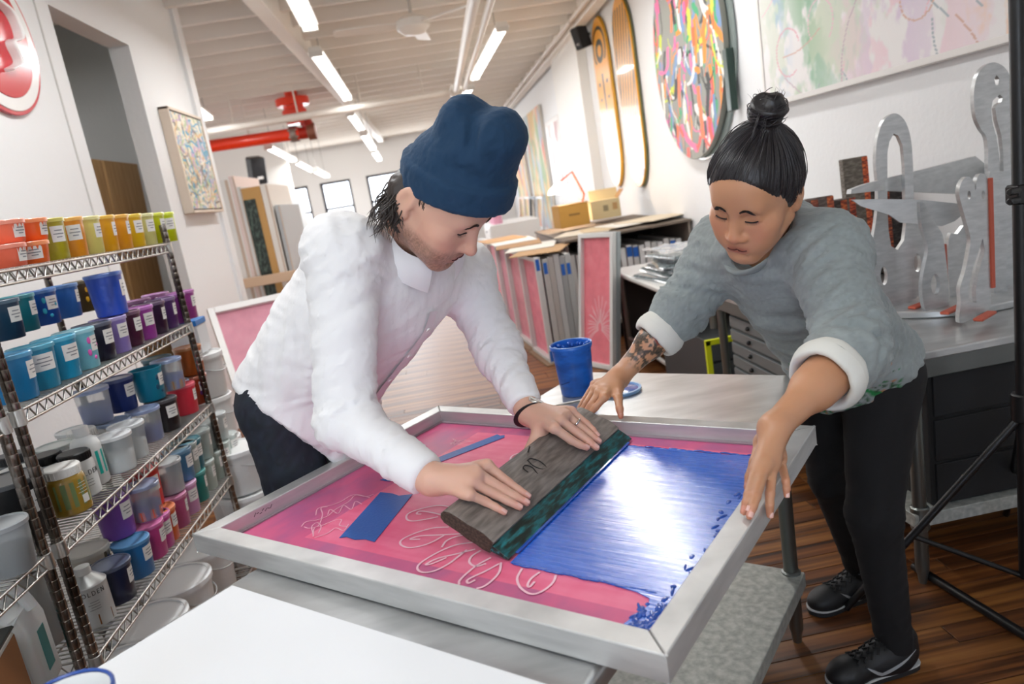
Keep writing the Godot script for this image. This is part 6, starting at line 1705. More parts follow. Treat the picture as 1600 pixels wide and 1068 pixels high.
func carton(label: String, at: Vector3, s: Vector3, turn: float, c: String, open: bool) -> void:
	var t := thing("cardboard_box", label, "box", at, "", Basis(Vector3.UP, turn))
	var m := mat(c, 0.75, 0.0, "grain=6")
	put("body", Geo.new().box(Vector3(0, s.y / 2, 0), s, Basis.IDENTITY, 0.004), m, t)
	put("seam_tape", Geo.new().box(Vector3(0, s.y * 0.55, s.z / 2 + 0.001), Vector3(0.05 if open else 0.11, 0.06 if open else 0.02, 0.002)), mat(Color.html(c).darkened(0.3).to_html(false), 0.5), t)
	if open:
		put("seam_tape", Geo.new().box(Vector3(s.x * 0.32, s.y * 0.6, s.z / 2 + 0.001), Vector3(0.05, 0.07, 0.002)), mat("b08a58", 0.5), t)
		put("flap", Geo.new().box(Vector3(0.02, s.y + 0.05, -s.z / 2 + 0.01), Vector3(s.x, 0.11, 0.005), Basis(Vector3.RIGHT, -0.35), 0.001), m, t)
		put("flap", Geo.new().box(Vector3(-s.x / 2 - 0.045, s.y + 0.02, 0), Vector3(0.1, 0.005, s.z), Basis(Vector3.BACK, -0.4), 0.001), m, t)
		put("flap", Geo.new().box(Vector3(s.x / 2 + 0.02, s.y + 0.04, 0), Vector3(0.1, 0.005, s.z), Basis(Vector3.BACK, 0.9), 0.001), mat("a07a4e", 0.7), t)
	else:
		put("lid_flap", Geo.new().box(Vector3(0, s.y + 0.003, 0), Vector3(s.x, 0.005, s.z), Basis.IDENTITY, 0.001), m, t)

# ------------------------------------------------------------------ far end of the room
func far_things() -> void:
	for k in 5:
		var p := Vector3(-5.2 + 0.62 * k, 1.55 - 0.05 * (k % 2), -14.52)
		var t := thing("pinned_drawing", "pale drawing pinned on the far white partition, %s from the left" % ["first", "second", "third", "fourth", "fifth"][k], "drawing", p, "pinned drawings on the partition")
		put("sheet", Geo.new().quad(Vector3(-0.25, -0.45, 0.008), Vector3(0.25, -0.45, 0.008), Vector3(0.25, 0.45, 0.008), Vector3(-0.25, 0.45, 0.008), Vector3(0, 0, 1)), tex_mat(art(48, 80, 100 + k, "f2f1ee", ["dfe3e6", "e8ddd2", "cfd9e2"], 0), 0.7), t)
		put("mount", Geo.new().box(Vector3(0, 0, 0.003), Vector3(0.52, 0.92, 0.006), Basis.IDENTITY, 0.001), mat("e4e3df", 0.6), t)
	for k in 3:
		var t := thing("plan_chest", ["white plan chest farthest down the aisle", "white plan chest halfway down the aisle", "white plan chest beside the far partition"][k], "drawers", [Vector3(-1.9, 0, -18.2), Vector3(1.2, 0, -12.2), Vector3(-3.2, 0, -13.4)][k], "white plan chests", Basis(Vector3.UP, [0.0, -PI / 2, 0.0][k]))
		put("body", Geo.new().box(Vector3(0, 0.45, 0), Vector3(1.3, 0.9, 0.8), Basis.IDENTITY, 0.01), mat("e3e2df", 0.5), t)
		for q in 5:
			var dr := put("drawer", Geo.new().box(Vector3(0, 0.12 + 0.165 * q, 0.405), Vector3(1.22, 0.15, 0.02), Basis.IDENTITY, 0.004), mat("eceae7", 0.45), t)
			put("handle", Geo.new().box(Vector3(0, 0.12 + 0.165 * q, 0.425), Vector3(0.14, 0.02, 0.02), Basis.IDENTITY, 0.004), mat("8a8a88", 0.4, 0.6), dr)
	for k in 4:
		var t := thing("ink_jar", "small pink jar with dark lid on the far chest, %s" % ["first of four", "second of four", "third of four", "last of four"][k], "jar", Vector3(0.95, 0.9, -11.75 - 0.22 * k), "pink jars on the far chest")
		put("body", Geo.new().cyl(Vector3.ZERO, Vector3(0, 0.16, 0), 0.08, 16, -1.0, 0.006), mat("dd9db4", 0.4), t)
		put("lid", Geo.new().cyl(Vector3(0, 0.16, 0), Vector3(0, 0.2, 0), 0.082, 16, -1.0, 0.006), mat("3a3b3f", 0.4), t)
	for k in 4:
		var t := thing("leaning_stretcher", "tall empty stretcher leaning on the far right wall beneath the drip paintings, %s" % ["nearest", "second", "third", "farthest"][k], "stretcher", Vector3(1.75, 0, -13.2 - 0.9 * k), "stretchers leaning far right", Basis(Vector3.UP, -PI / 2) * Basis(Vector3.RIGHT, -0.12))
		for s in [-0.38, 0.38]:
			put("rail", Geo.new().box(Vector3(s, 0.6, 0), Vector3(0.05, 1.2, 0.04), Basis.IDENTITY, 0.004), mat(["cfd0d2", "3c4046", "d9d5cf", "e2c9b6"][k], 0.5), t)
		for yy in [0.025, 1.175]:
			put("rail", Geo.new().box(Vector3(0, yy, 0), Vector3(0.71, 0.05, 0.04), Basis.IDENTITY, 0.004), mat(["cfd0d2", "3c4046", "d9d5cf", "e2c9b6"][k], 0.5), t)

# ------------------------------------------------------------------ bodies: distance fields meshed with surface nets
class Field:
	var kind := PackedInt32Array()
	var a := PackedVector3Array()
	var b := PackedVector3Array()      # capsule end, or radii
	var r1 := PackedFloat32Array()
	var r2 := PackedFloat32Array()
	var k := PackedFloat32Array()
	var op := PackedInt32Array()       # 0 join, 1 take away, 2 keep the inner side
	var bx := PackedVector3Array()
	var by := PackedVector3Array()
	var bz := PackedVector3Array()
	var lo := Vector3.ONE * 1e9
	var hi := Vector3.ONE * -1e9

	func push(kd: int, pa: Vector3, pb: Vector3, ra: float, rb: float, kk: float, o: int, ax: Vector3, ay: Vector3, az: Vector3) -> void:
		kind.append(kd)
		a.append(pa)
		b.append(pb)
		r1.append(ra)
		r2.append(rb)
		k.append(kk)
		op.append(o)
		bx.append(ax)
		by.append(ay)
		bz.append(az)

	func grow(p: Vector3, r: float) -> void:
		lo = lo.min(p - Vector3.ONE * r)
		hi = hi.max(p + Vector3.ONE * r)

	func cap(pa: Vector3, pb: Vector3, ra: float, rb := -1.0, kk := 0.02, o := 0) -> void:
		if rb < 0.0:
			rb = ra
		push(0, pa, pb, ra, rb, kk, o, Vector3.RIGHT, Vector3.UP, Vector3.BACK)
		if o == 0:
			grow(pa, ra + 0.01)
			grow(pb, rb + 0.01)

	func ell(c: Vector3, r: Vector3, ax := Vector3.RIGHT, ay := Vector3.UP, az := Vector3.BACK, kk := 0.02, o := 0) -> void:
		push(1, c, r, 0, 0, kk, o, ax, ay, az)
		if o == 0:
			grow(c, maxf(r.x, maxf(r.y, r.z)) + 0.01)

	func disc(c: Vector3, r: Vector3, round_: float, ax: Vector3, ay: Vector3, az: Vector3, kk := 0.01, o := 0) -> void:   # elliptic drum about ay
		push(3, c, r, round_, 0, kk, o, ax, ay, az)
		if o == 0:
			grow(c, maxf(r.x, maxf(r.y, r.z)) + 0.03)

	func cut(p: Vector3, n: Vector3, kk := 0.004) -> void:
		push(2, p, n.normalized(), 0, 0, kk, 2, Vector3.RIGHT, Vector3.UP, Vector3.BACK)

	func one(i: int, p: Vector3) -> float:
		var q := p - a[i]
		match kind[i]:
			0:
				var e := b[i] - a[i]
				var t := clampf(q.dot(e) / e.length_squared(), 0.0, 1.0)
				return (q - e * t).length() - lerpf(r1[i], r2[i], t)
			1:
				var l := Vector3(q.dot(bx[i]), q.dot(by[i]), q.dot(bz[i]))
				var u := l / b[i]
				var g := u / b[i]
				var m := u.length()
				return m * (m - 1.0) / maxf(g.length(), 1e-5)
			2:
				return q.dot(b[i])
			_:
				var l := Vector3(q.dot(bx[i]), q.dot(by[i]), q.dot(bz[i]))
				var r := b[i]
				var u := Vector2(l.x / r.x, l.z / r.z)
				var m := u.length()
				var g := Vector2(u.x / r.x, u.y / r.z).length()
				var dx := m * (m - 1.0) / maxf(g, 1e-5) + r1[i]
				var dy := absf(l.y) - r.y + r1[i]
				return minf(maxf(dx, dy), 0.0) + Vector2(maxf(dx, 0.0), maxf(dy, 0.0)).length() - r1[i]

	func ev(p: Vector3, act: PackedInt32Array) -> float:
		var d := 1e3
		for i in act:
			var e := one(i, p)
			var kk := k[i]
			match op[i]:
				0:
					var h := maxf(kk - absf(d - e), 0.0) / kk
					d = minf(d, e) - h * h * kk * 0.25
				1:
					var h := maxf(kk - absf(d + e), 0.0) / kk
					d = maxf(d, -e) + h * h * kk * 0.25
				2:
					var h := maxf(kk - absf(d - e), 0.0) / kk
					d = maxf(d, e) + h * h * kk * 0.25
		return d

	func everything() -> PackedInt32Array:
		return PackedInt32Array(range(kind.size()))

	var whole := PackedInt32Array()

	func shoot(o: Vector3, dir: Vector3, reach := 0.6) -> Vector3:   # where a ray from o meets the surface
		if whole.size() != kind.size():
			whole = everything()
		var act := whole
		var t := 0.0
		dir = dir.normalized()
		for n in 90:
			var d := ev(o + dir * t, act)
			if d < 0.0005 or t > reach:
				break
			t += d * 0.9
		return o + dir * t

	func normal(p: Vector3) -> Vector3:
		var act := everything()
		var e := 0.003
		return Vector3(ev(p + Vector3(e, 0, 0), act) - ev(p - Vector3(e, 0, 0), act), ev(p + Vector3(0, e, 0), act) - ev(p - Vector3(0, e, 0), act), ev(p + Vector3(0, 0, e), act) - ev(p - Vector3(0, 0, e), act)).normalized()

	func into(g: Geo, cell: float, disp: Variant = null, tint: Variant = null) -> Geo:
		const N := 6
		var origin := lo - Vector3.ONE * cell * 2.0
		var span := hi - lo + Vector3.ONE * cell * 4.0
		var nb := Vector3i((span / (cell * N)).ceil())
		var rad := N * cell * 0.8661
		var all := everything()
		var verts := PackedVector3Array()
		var where := {}
		var edges := []
		var S := N + 1
		var vals := PackedFloat32Array()
		vals.resize(S * S * S)
		for bk in nb.z:
			for bj in nb.y:
				for bi in nb.x:
					var c0 := origin + Vector3(bi, bj, bk) * (cell * N)
					var mid := c0 + Vector3.ONE * cell * N * 0.5
					var d := ev(mid, all)
					if absf(d) > rad * 1.2 + 0.003:
						continue
					var act := PackedInt32Array()
					for i in all:
						var e := one(i, mid)
						var reach := rad * 2.2 + k[i] + 0.003
						if op[i] == 0:
							if e < d + reach or e < reach * 0.5:
								act.append(i)
						elif op[i] == 1:
							if e < reach:
								act.append(i)
						elif e > d - reach:
							act.append(i)
					var n := 0
					for z in S:
						for y in S:
							for x in S:
								vals[n] = ev(c0 + Vector3(x, y, z) * cell, act)
								n += 1
					var gx := bi * N
					var gy := bj * N
					var gz := bk * N
					for z in N:
						for y in N:
							for x in N:
								var o := x + y * S + z * S * S
								var v0 := vals[o]
								var v1 := vals[o + 1]
								var v2 := vals[o + S]
								var v4 := vals[o + S * S]
								var in0 := v0 < 0.0
								if in0 != (v1 < 0.0):
									edges.append(Vector4i(gx + x, gy + y, gz + z, 0 if in0 else 4))
								if in0 != (v2 < 0.0):
									edges.append(Vector4i(gx + x, gy + y, gz + z, 1 if in0 else 5))
								if in0 != (v4 < 0.0):
									edges.append(Vector4i(gx + x, gy + y, gz + z, 2 if in0 else 6))
								var v3 := vals[o + S + 1]
								var v5 := vals[o + S * S + 1]
								var v6 := vals[o + S * S + S]
								var v7 := vals[o + S * S + S + 1]
								var cnt := int(in0) + int(v1 < 0.0) + int(v2 < 0.0) + int(v3 < 0.0) + int(v4 < 0.0) + int(v5 < 0.0) + int(v6 < 0.0) + int(v7 < 0.0)
								if cnt == 0 or cnt == 8:
									continue
								var sum := Vector3.ZERO
								var m := 0
								if (v0 < 0.0) != (v1 < 0.0):
									sum += Vector3(v0 / (v0 - v1), 0, 0)
									m += 1
								if (v2 < 0.0) != (v3 < 0.0):
									sum += Vector3(v2 / (v2 - v3), 1, 0)
									m += 1
								if (v4 < 0.0) != (v5 < 0.0):
									sum += Vector3(v4 / (v4 - v5), 0, 1)
									m += 1
								if (v6 < 0.0) != (v7 < 0.0):
									sum += Vector3(v6 / (v6 - v7), 1, 1)
									m += 1
								if (v0 < 0.0) != (v2 < 0.0):
									sum += Vector3(0, v0 / (v0 - v2), 0)
									m += 1
								if (v1 < 0.0) != (v3 < 0.0):
									sum += Vector3(1, v1 / (v1 - v3), 0)
									m += 1
								if (v4 < 0.0) != (v6 < 0.0):
									sum += Vector3(0, v4 / (v4 - v6), 1)
									m += 1
								if (v5 < 0.0) != (v7 < 0.0):
									sum += Vector3(1, v5 / (v5 - v7), 1)
									m += 1
								if (v0 < 0.0) != (v4 < 0.0):
									sum += Vector3(0, 0, v0 / (v0 - v4))
									m += 1
								if (v1 < 0.0) != (v5 < 0.0):
									sum += Vector3(1, 0, v1 / (v1 - v5))
									m += 1
								if (v2 < 0.0) != (v6 < 0.0):
									sum += Vector3(0, 1, v2 / (v2 - v6))
									m += 1
								if (v3 < 0.0) != (v7 < 0.0):
									sum += Vector3(1, 1, v3 / (v3 - v7))
									m += 1
								where[((gx + x) * 4096 + gy + y) * 4096 + gz + z] = verts.size()
								verts.append(c0 + (Vector3(x, y, z) + sum / m) * cell)
		var idx := PackedInt32Array()
		for e in edges:
			var ax: int = e.w & 3
			var u := [Vector3i(0, 1, 0), Vector3i(0, 0, 1), Vector3i(1, 0, 0)][ax] as Vector3i
			var v := [Vector3i(0, 0, 1), Vector3i(1, 0, 0), Vector3i(0, 1, 0)][ax] as Vector3i
			var p := Vector3i(e.x, e.y, e.z)
			var q := []
			for s in [p - u - v, p - v, p, p - u]:
				q.append(where.get((s.x * 4096 + s.y) * 4096 + s.z, -1))
			if q[0] < 0 or q[1] < 0 or q[2] < 0 or q[3] < 0:
				continue
			if e.w < 4:     # the low end is inside, so the face looks along +axis
				idx.append_array(PackedInt32Array([q[0], q[2], q[1], q[0], q[3], q[2]]))
			else:
				idx.append_array(PackedInt32Array([q[0], q[1], q[2], q[0], q[2], q[3]]))
		var nrm := shade(verts, idx)
		if disp != null:
			for i in verts.size():
				verts[i] += nrm[i] * disp.call(verts[i], nrm[i])
			nrm = shade(verts, idx)
		var first := g.vs.size()
		g.vs.append_array(verts)
		g.ns.append_array(nrm)
		var uv := PackedVector2Array()
		uv.resize(verts.size())
		g.us.append_array(uv)
		if tint != null:
			for i in verts.size():
				g.cs.append((tint.call(verts[i], nrm[i]) as Color).srgb_to_linear())
		for i in idx:
			g.ix.append(first + i)
		return g

	static func shade(verts: PackedVector3Array, idx: PackedInt32Array) -> PackedVector3Array:
		var nrm := PackedVector3Array()
		nrm.resize(verts.size())
		for t in range(0, idx.size(), 3):
			var n := (verts[idx[t + 2]] - verts[idx[t]]).cross(verts[idx[t + 1]] - verts[idx[t]])
			nrm[idx[t]] += n
			nrm[idx[t + 1]] += n
			nrm[idx[t + 2]] += n
		for i in nrm.size():
			nrm[i] = nrm[i].normalized()
		return nrm

class Head:     # x to the person's right, y up, z forward, from the point between the ears
	var c: Vector3
	var r: Vector3
	var u: Vector3
	var f: Vector3
	var s: float
	func _init(cc: Vector3, rr: Vector3, uu: Vector3, ff: Vector3, ss: float) -> void:
		c = cc
		r = rr
		u = uu
		f = ff
		s = ss
	func p(x: float, y: float, z: float) -> Vector3:
		return c + (r * x + u * y + f * z) * s
	func inv(q: Vector3) -> Vector3:
		var d := (q - c) / s
		return Vector3(d.dot(r), d.dot(u), d.dot(f))
	func ell(fl: Field, x: float, y: float, z: float, rx: float, ry: float, rz: float, k := 0.02, op := 0, tip := 0.0) -> void:
		var uu := u.rotated(r, tip)
		var ff := f.rotated(r, tip)
		fl.ell(p(x, y, z), Vector3(rx, ry, rz) * s, r, uu, ff, k * s, op)
	func cap(fl: Field, a: Vector3, b: Vector3, ra: float, rb: float, k := 0.01, op := 0) -> void:
		fl.cap(p(a.x, a.y, a.z), p(b.x, b.y, b.z), ra * s, rb * s, k * s, op)

func face_field(h: Head, male: bool, neck_to: Vector3) -> Field:
	var f := Field.new()
	if male:      # the crown stays under the beanie
		h.ell(f, 0, 0.030, 0.008, 0.0735, 0.074, 0.083)
	else:
		h.ell(f, 0, 0.042, -0.012, 0.0745, 0.087, 0.098)
	h.ell(f, 0, 0.0, 0.03, 0.066, 0.075, 0.064, 0.03)
	h.ell(f, 0, -0.045, 0.042, 0.052 if male else 0.055, 0.062 if male else 0.056, 0.05, 0.03)
	for sx in [-1.0, 1.0]:
		h.cap(f, Vector3(sx * 0.056, -0.045, 0.0), Vector3(sx * 0.018, -0.092, 0.075), 0.018 if male else 0.016, 0.015, 0.025)
		h.ell(f, sx * 0.044, -0.018, 0.062, 0.024, 0.022, 0.024, 0.022)
		h.ell(f, sx * 0.033, -0.05, 0.068, 0.024, 0.026, 0.024, 0.022)
	h.ell(f, 0, -0.094, 0.078, 0.02, 0.016, 0.017, 0.02)
	h.ell(f, 0, 0.055, 0.045, 0.058, 0.045, 0.048, 0.03)
	h.cap(f, Vector3(-0.034, 0.030, 0.079), Vector3(0.034, 0.030, 0.079), 0.014 if male else 0.011, 0.014 if male else 0.011, 0.02)
	h.ell(f, 0, -0.06, 0.078, 0.03, 0.026, 0.022, 0.02)
	# eye hollows, then lids over the eyeballs
	for sx in [-1.0, 1.0]:
		h.ell(f, sx * 0.0315, 0.010, 0.100, 0.019, 0.012, 0.014, 0.012, 1)
		h.ell(f, sx * 0.0315, 0.009, 0.0775, 0.0155, 0.0125, 0.013, 0.004)
		h.cap(f, Vector3(sx * 0.018, 0.005, 0.0895), Vector3(sx * 0.046, 0.005, 0.0835), 0.0030, 0.0024, 0.003)
	# nose
	h.cap(f, Vector3(0, 0.022, 0.088), Vector3(0, -0.026, 0.112 if male else 0.106), 0.0075, 0.0100, 0.012)
	h.ell(f, 0, -0.030, 0.113 if male else 0.107, 0.0115, 0.0095, 0.0105, 0.008)
	for sx in [-1.0, 1.0]:
		h.ell(f, sx * (0.0125 if male else 0.0140), -0.033, 0.098, 0.0075, 0.0075, 0.0105, 0.007)
		h.ell(f, sx * 0.0065, -0.0405, 0.104, 0.0032, 0.003, 0.0042, 0.003, 1)
	# lips and the line between them
	h.cap(f, Vector3(-0.014, -0.0555, 0.0945), Vector3(0.014, -0.0555, 0.0945), 0.0055, 0.0055, 0.008)
	h.cap(f, Vector3(-0.012, -0.0675, 0.0935), Vector3(0.012, -0.0675, 0.0935), 0.0065, 0.0065, 0.008)
	h.ell(f, 0, -0.0775, 0.099, 0.018, 0.0045, 0.006, 0.008, 1)
	h.cap(f, Vector3(-0.024, -0.0620, 0.0900), Vector3(0.0, -0.0612, 0.1025), 0.0014, 0.0016, 0.003, 1)
	h.cap(f, Vector3(0.024, -0.0620, 0.0900), Vector3(0.0, -0.0612, 0.1025), 0.0014, 0.0016, 0.003, 1)
	# ears
	for sx in [-1.0, 1.0]:
		h.ell(f, sx * 0.078, 0.004, -0.012, 0.0075, 0.031, 0.0185, 0.008, 0, -0.2)
		h.ell(f, sx * 0.076, -0.022, -0.004, 0.007, 0.012, 0.010, 0.008)
		h.ell(f, sx * 0.087, 0.006, -0.010, 0.0065, 0.020, 0.0105, 0.004, 1, -0.2)
	f.cap(h.p(0, -0.05, -0.03), neck_to, 0.052 * h.s if male else 0.047 * h.s, 0.052 * h.s if male else 0.052 * h.s, 0.03)
	f.cap(h.p(0, -0.07, 0.015), neck_to.lerp(h.c, 0.3), 0.036 * h.s, 0.034 * h.s, 0.03)
	return f

func skin_tint(h: Head, base: Color, male: bool) -> Callable:
	return func(q: Vector3, _n: Vector3) -> Color:
		var l := h.inv(q)
		var c := base
		var mott := noise.get_noise_3d(q.x * 6000.0, q.y * 6000.0, q.z * 6000.0)
		c = c.lerp(Color(0.80, 0.40, 0.33), clampf(0.16 + mott * 0.1, 0.0, 1.0) * exp(-(Vector2(absf(l.x) - 0.045, l.y + 0.022).length_squared()) / 0.0007) * float(l.z > 0.03))
		c = c.lerp(Color(0.78, 0.36, 0.30), 0.18 * exp(-(Vector3(l.x, l.y + 0.03, l.z - 0.115).length_squared()) / 0.0003))
		var lip := exp(-pow((l.y + 0.0615) / 0.0085, 4.0) - pow(l.x / 0.022, 6.0)) * float(l.z > 0.082)
		c = c.lerp(Color(0.68, 0.36, 0.33) if male else Color(0.66, 0.34, 0.29), 0.6 * lip)
		if male:
			var beard := smoothstep(-0.03, -0.055, l.y) * float(l.z > -0.02) * (1.0 - lip) * smoothstep(-0.15, -0.11, l.y)
			beard = maxf(beard, 0.9 * exp(-pow((l.y + 0.047) / 0.008, 2.0) - pow(l.x / 0.03, 4.0)) * float(l.z > 0.07))
			c = c.lerp(Color(0.36, 0.25, 0.20), clampf(beard * (0.40 + 0.45 * noise.get_noise_3d(q.x * 26000.0, q.y * 26000.0, q.z * 26000.0)), 0.0, 0.7))
		return c

func face_bits(t: Node3D, f: Field, h: Head, brow: Color, heavy: float) -> void:
	# brows and lashes: short hairs laid on the skin
	var out := h.f
	for sx in [-1.0, 1.0]:
		var g := Geo.new()
		for k in 34:
			var v := k / 33.0
			var x: float = sx * lerpf(0.013, 0.045, v)
			var y := 0.0275 + 0.0095 * sin(v * 2.3) - 0.010 * v * v
			var p := f.shoot(h.p(x, y + 0.0022 * sin(k * 2.1), 0.14), (-out - h.r * sx * v * 0.25).normalized(), 0.2)
			var d = (h.r * sx * (0.5 + v) + h.u * (0.55 - 0.9 * v) + h.f * 0.15).normalized()
			g.tube([p, p + d * 0.0045 * h.s - out * 0.0006 * v, p + d * 0.0085 * h.s - out * 0.0022 * v], [0.00075 * heavy, 0.0007 * heavy, 0.00025], 5)
		put("eyebrow", g, mat(brow.to_html(false), 0.6), t)
		g = Geo.new()
		var line := []
		for k in 11:
			var v := k / 10.0
			var x: float = sx * lerpf(0.0185, 0.0425, v)
			line.append(f.shoot(h.p(x, 0.0045 - 0.0035 * sin(v * PI) + 0.001 * v, 0.14), -out, 0.2) + out * 0.0002)
		g.tube(curve(line, 2), 0.0014 * h.s, 6)
		for k in 10:
			var p: Vector3 = line[k + 1]
			g.tube([p, p + (out * 0.8 - h.u * 0.7 + h.r * sx * 0.3 * (k / 9.0)).normalized() * 0.006 * h.s], [0.0004, 0.0001], 4)
		put("eyelashes", g, mat("1a1210", 0.5), t)

func mouth_line(t: Node3D, f: Field, h: Head) -> void:
	var pts := []
	for k in 11:
		var v := k / 5.0 - 1.0
		pts.append(f.shoot(h.p(v * 0.0195, -0.0618 + 0.0006 * v * v + 0.0006 * cos(v * 6.0), 0.15), -h.f, 0.2) + h.f * 0.0003)
	put("mouth", Geo.new().tube(curve(pts, 2), 0.0012 * h.s, 6), mat("5d2a24", 0.6), t)

func hand_field(f: Field, j: Array, elbow: Vector3, s: float, er: float, wr: float, short := 1.0) -> void:
	# j: wrist, then knuckle / middle joint / tip for index to little finger, then four thumb points
	var w: Vector3 = j[0]
	f.cap(elbow, w, er, wr, 0.02)
	f.cap(w, (j[1] + j[4] + j[7] + j[10]) * 0.25, wr * 0.98, 0.014 * s, 0.02)
	for i in 4:
		var m: Vector3 = j[1 + i * 3]
		var p: Vector3 = j[2 + i * 3]
		var e: Vector3 = j[3 + i * 3]
		var r: float = [1.0, 1.03, 0.97, 0.86][i] * s
		f.cap(w.lerp(m, 0.12), m, 0.017 * s, 0.0118 * r, 0.014)
		if i > 0:
			f.cap(j[1 + (i - 1) * 3].lerp(w, 0.14), m.lerp(w, 0.14), 0.0105 * s, 0.0105 * s, 0.010)
		f.cap(m, p, 0.0105 * r, 0.0092 * r, 0.004)
		var bend := (p - m).normalized()
		var d := p.lerp(e, 0.52) + (bend - bend.dot((e - p).normalized()) * (e - p).normalized()) * 0.006
		f.cap(p, d, 0.0094 * r, 0.0082 * r, 0.003)
		f.cap(d, e, 0.0083 * r, 0.0068 * r, 0.003)
		f.ell(m, Vector3.ONE * 0.0112 * r, Vector3.RIGHT, Vector3.UP, Vector3.BACK, 0.006)
	f.cap(w.lerp(j[13], 0.3), j[13], 0.019 * s, 0.0165 * s, 0.02)
	f.cap(j[13], j[14], 0.016 * s, 0.0118 * s, 0.012)
	f.cap(j[14], j[15], 0.0115 * s, 0.0102 * s, 0.005)
	f.cap(j[15], j[16], 0.0102 * s, 0.0078 * s, 0.004)

func hand_tint(j: Array, base: Color) -> Callable:
	return func(q: Vector3, n: Vector3) -> Color:
		var c := base
		for i in 5:
			var e: Vector3 = j[3 + i * 3] if i < 4 else j[16]
			var p: Vector3 = j[2 + i * 3] if i < 4 else j[15]
			var d := q.distance_to(e)
			c = c.lerp(Color(0.80, 0.42, 0.36), 0.35 * exp(-d * d / 0.0002))
			c = c.lerp(Color(0.78, 0.45, 0.38), 0.22 * exp(-q.distance_squared_to(p) / 0.00008))
			var ax := (e - p).normalized()
			var along := (q - e).dot(ax)
			if along > -0.0075 and along < 0.0055 and d < 0.0135 and n.y > 0.45:
				c = c.lerp(Color(0.90, 0.66, 0.60), 0.6)
		return c

func nails(t: Node3D, f: Field, j: Array, up: Vector3, s: float) -> void:
	for i in 4:
		var e: Vector3 = j[3 + i * 3]
		var p: Vector3 = j[2 + i * 3]
		var ax := (e - p).normalized()
		var n := (up - ax * up.dot(ax)).normalized()
		var top := f.shoot(e + n * 0.03 - ax * 0.001, -n, 0.05)
		var side := ax.cross(n)
		var g := Geo.new().grid(func(u: float, v: float): return top + side * (u - 0.5) * 0.0095 * s + ax * ((v - 0.5) * 0.0105 * s) - n * (pow(absf(u - 0.5) * 2.0, 2.0) * 0.0022 + v * v * 0.0016 - 0.0006), 6, 5)
		put("nail", g, mat("e2b3a6", 0.25, 0.0, "coat=0.3"), t)

func folds(arms: Array, torso: Vector3, amp: float) -> Callable:
	# cloth folds: rings bunched round the sleeves, long soft drapes on the trunk
	return func(q: Vector3, _n: Vector3) -> float:
		var best := 1e9
		var e := 0.0
		for i in arms.size():
			var a: Vector3 = arms[i][0]
			var b: Vector3 = arms[i][1]
			var ab := b - a
			var t := clampf((q - a).dot(ab) / ab.length_squared(), 0.0, 1.0)
			var d := (q - a - ab * t).length()
			if d < best:
				best = d
				var along: float = t * ab.length()
				var ring: Vector3 = (q - a - ab * t)
				var n1 := noise.get_noise_3d(along * 2200.0 + ring.x * 1300.0, ring.y * 500.0 + i * 70.0, ring.z * 500.0)
				var n2 := noise.get_noise_3d(along * 3600.0 + ring.y * 2400.0, ring.x * 700.0, ring.z * 700.0 + 40.0)
				e = 0.85 * n1 + 0.45 * (0.4 - minf(absf(n2) * 2.4, 1.0))
				e *= 0.5 + 0.9 * exp(-pow((t - 1.0) * ab.length() / 0.09, 2.0)) + 0.5 * exp(-pow(t * ab.length() / 0.09, 2.0))
		var w := smoothstep(0.075, 0.12, best)
		var side := q.dot(torso.cross(Vector3(0.3, 0.2, 0.9)).normalized())
		var along2 := q.dot(torso)
		var t1 := noise.get_noise_3d(side * 1500.0 + along2 * 800.0, along2 * 240.0, q.z * 300.0)
		var t2 := noise.get_noise_3d(side * 1500.0 - along2 * 1200.0, along2 * 300.0 + side * 300.0, q.y * 250.0)
		var tr := 0.8 * t1 + 0.38 * (0.4 - minf(absf(t2) * 2.4, 1.0))
		return amp * (lerpf(e, tr, w))

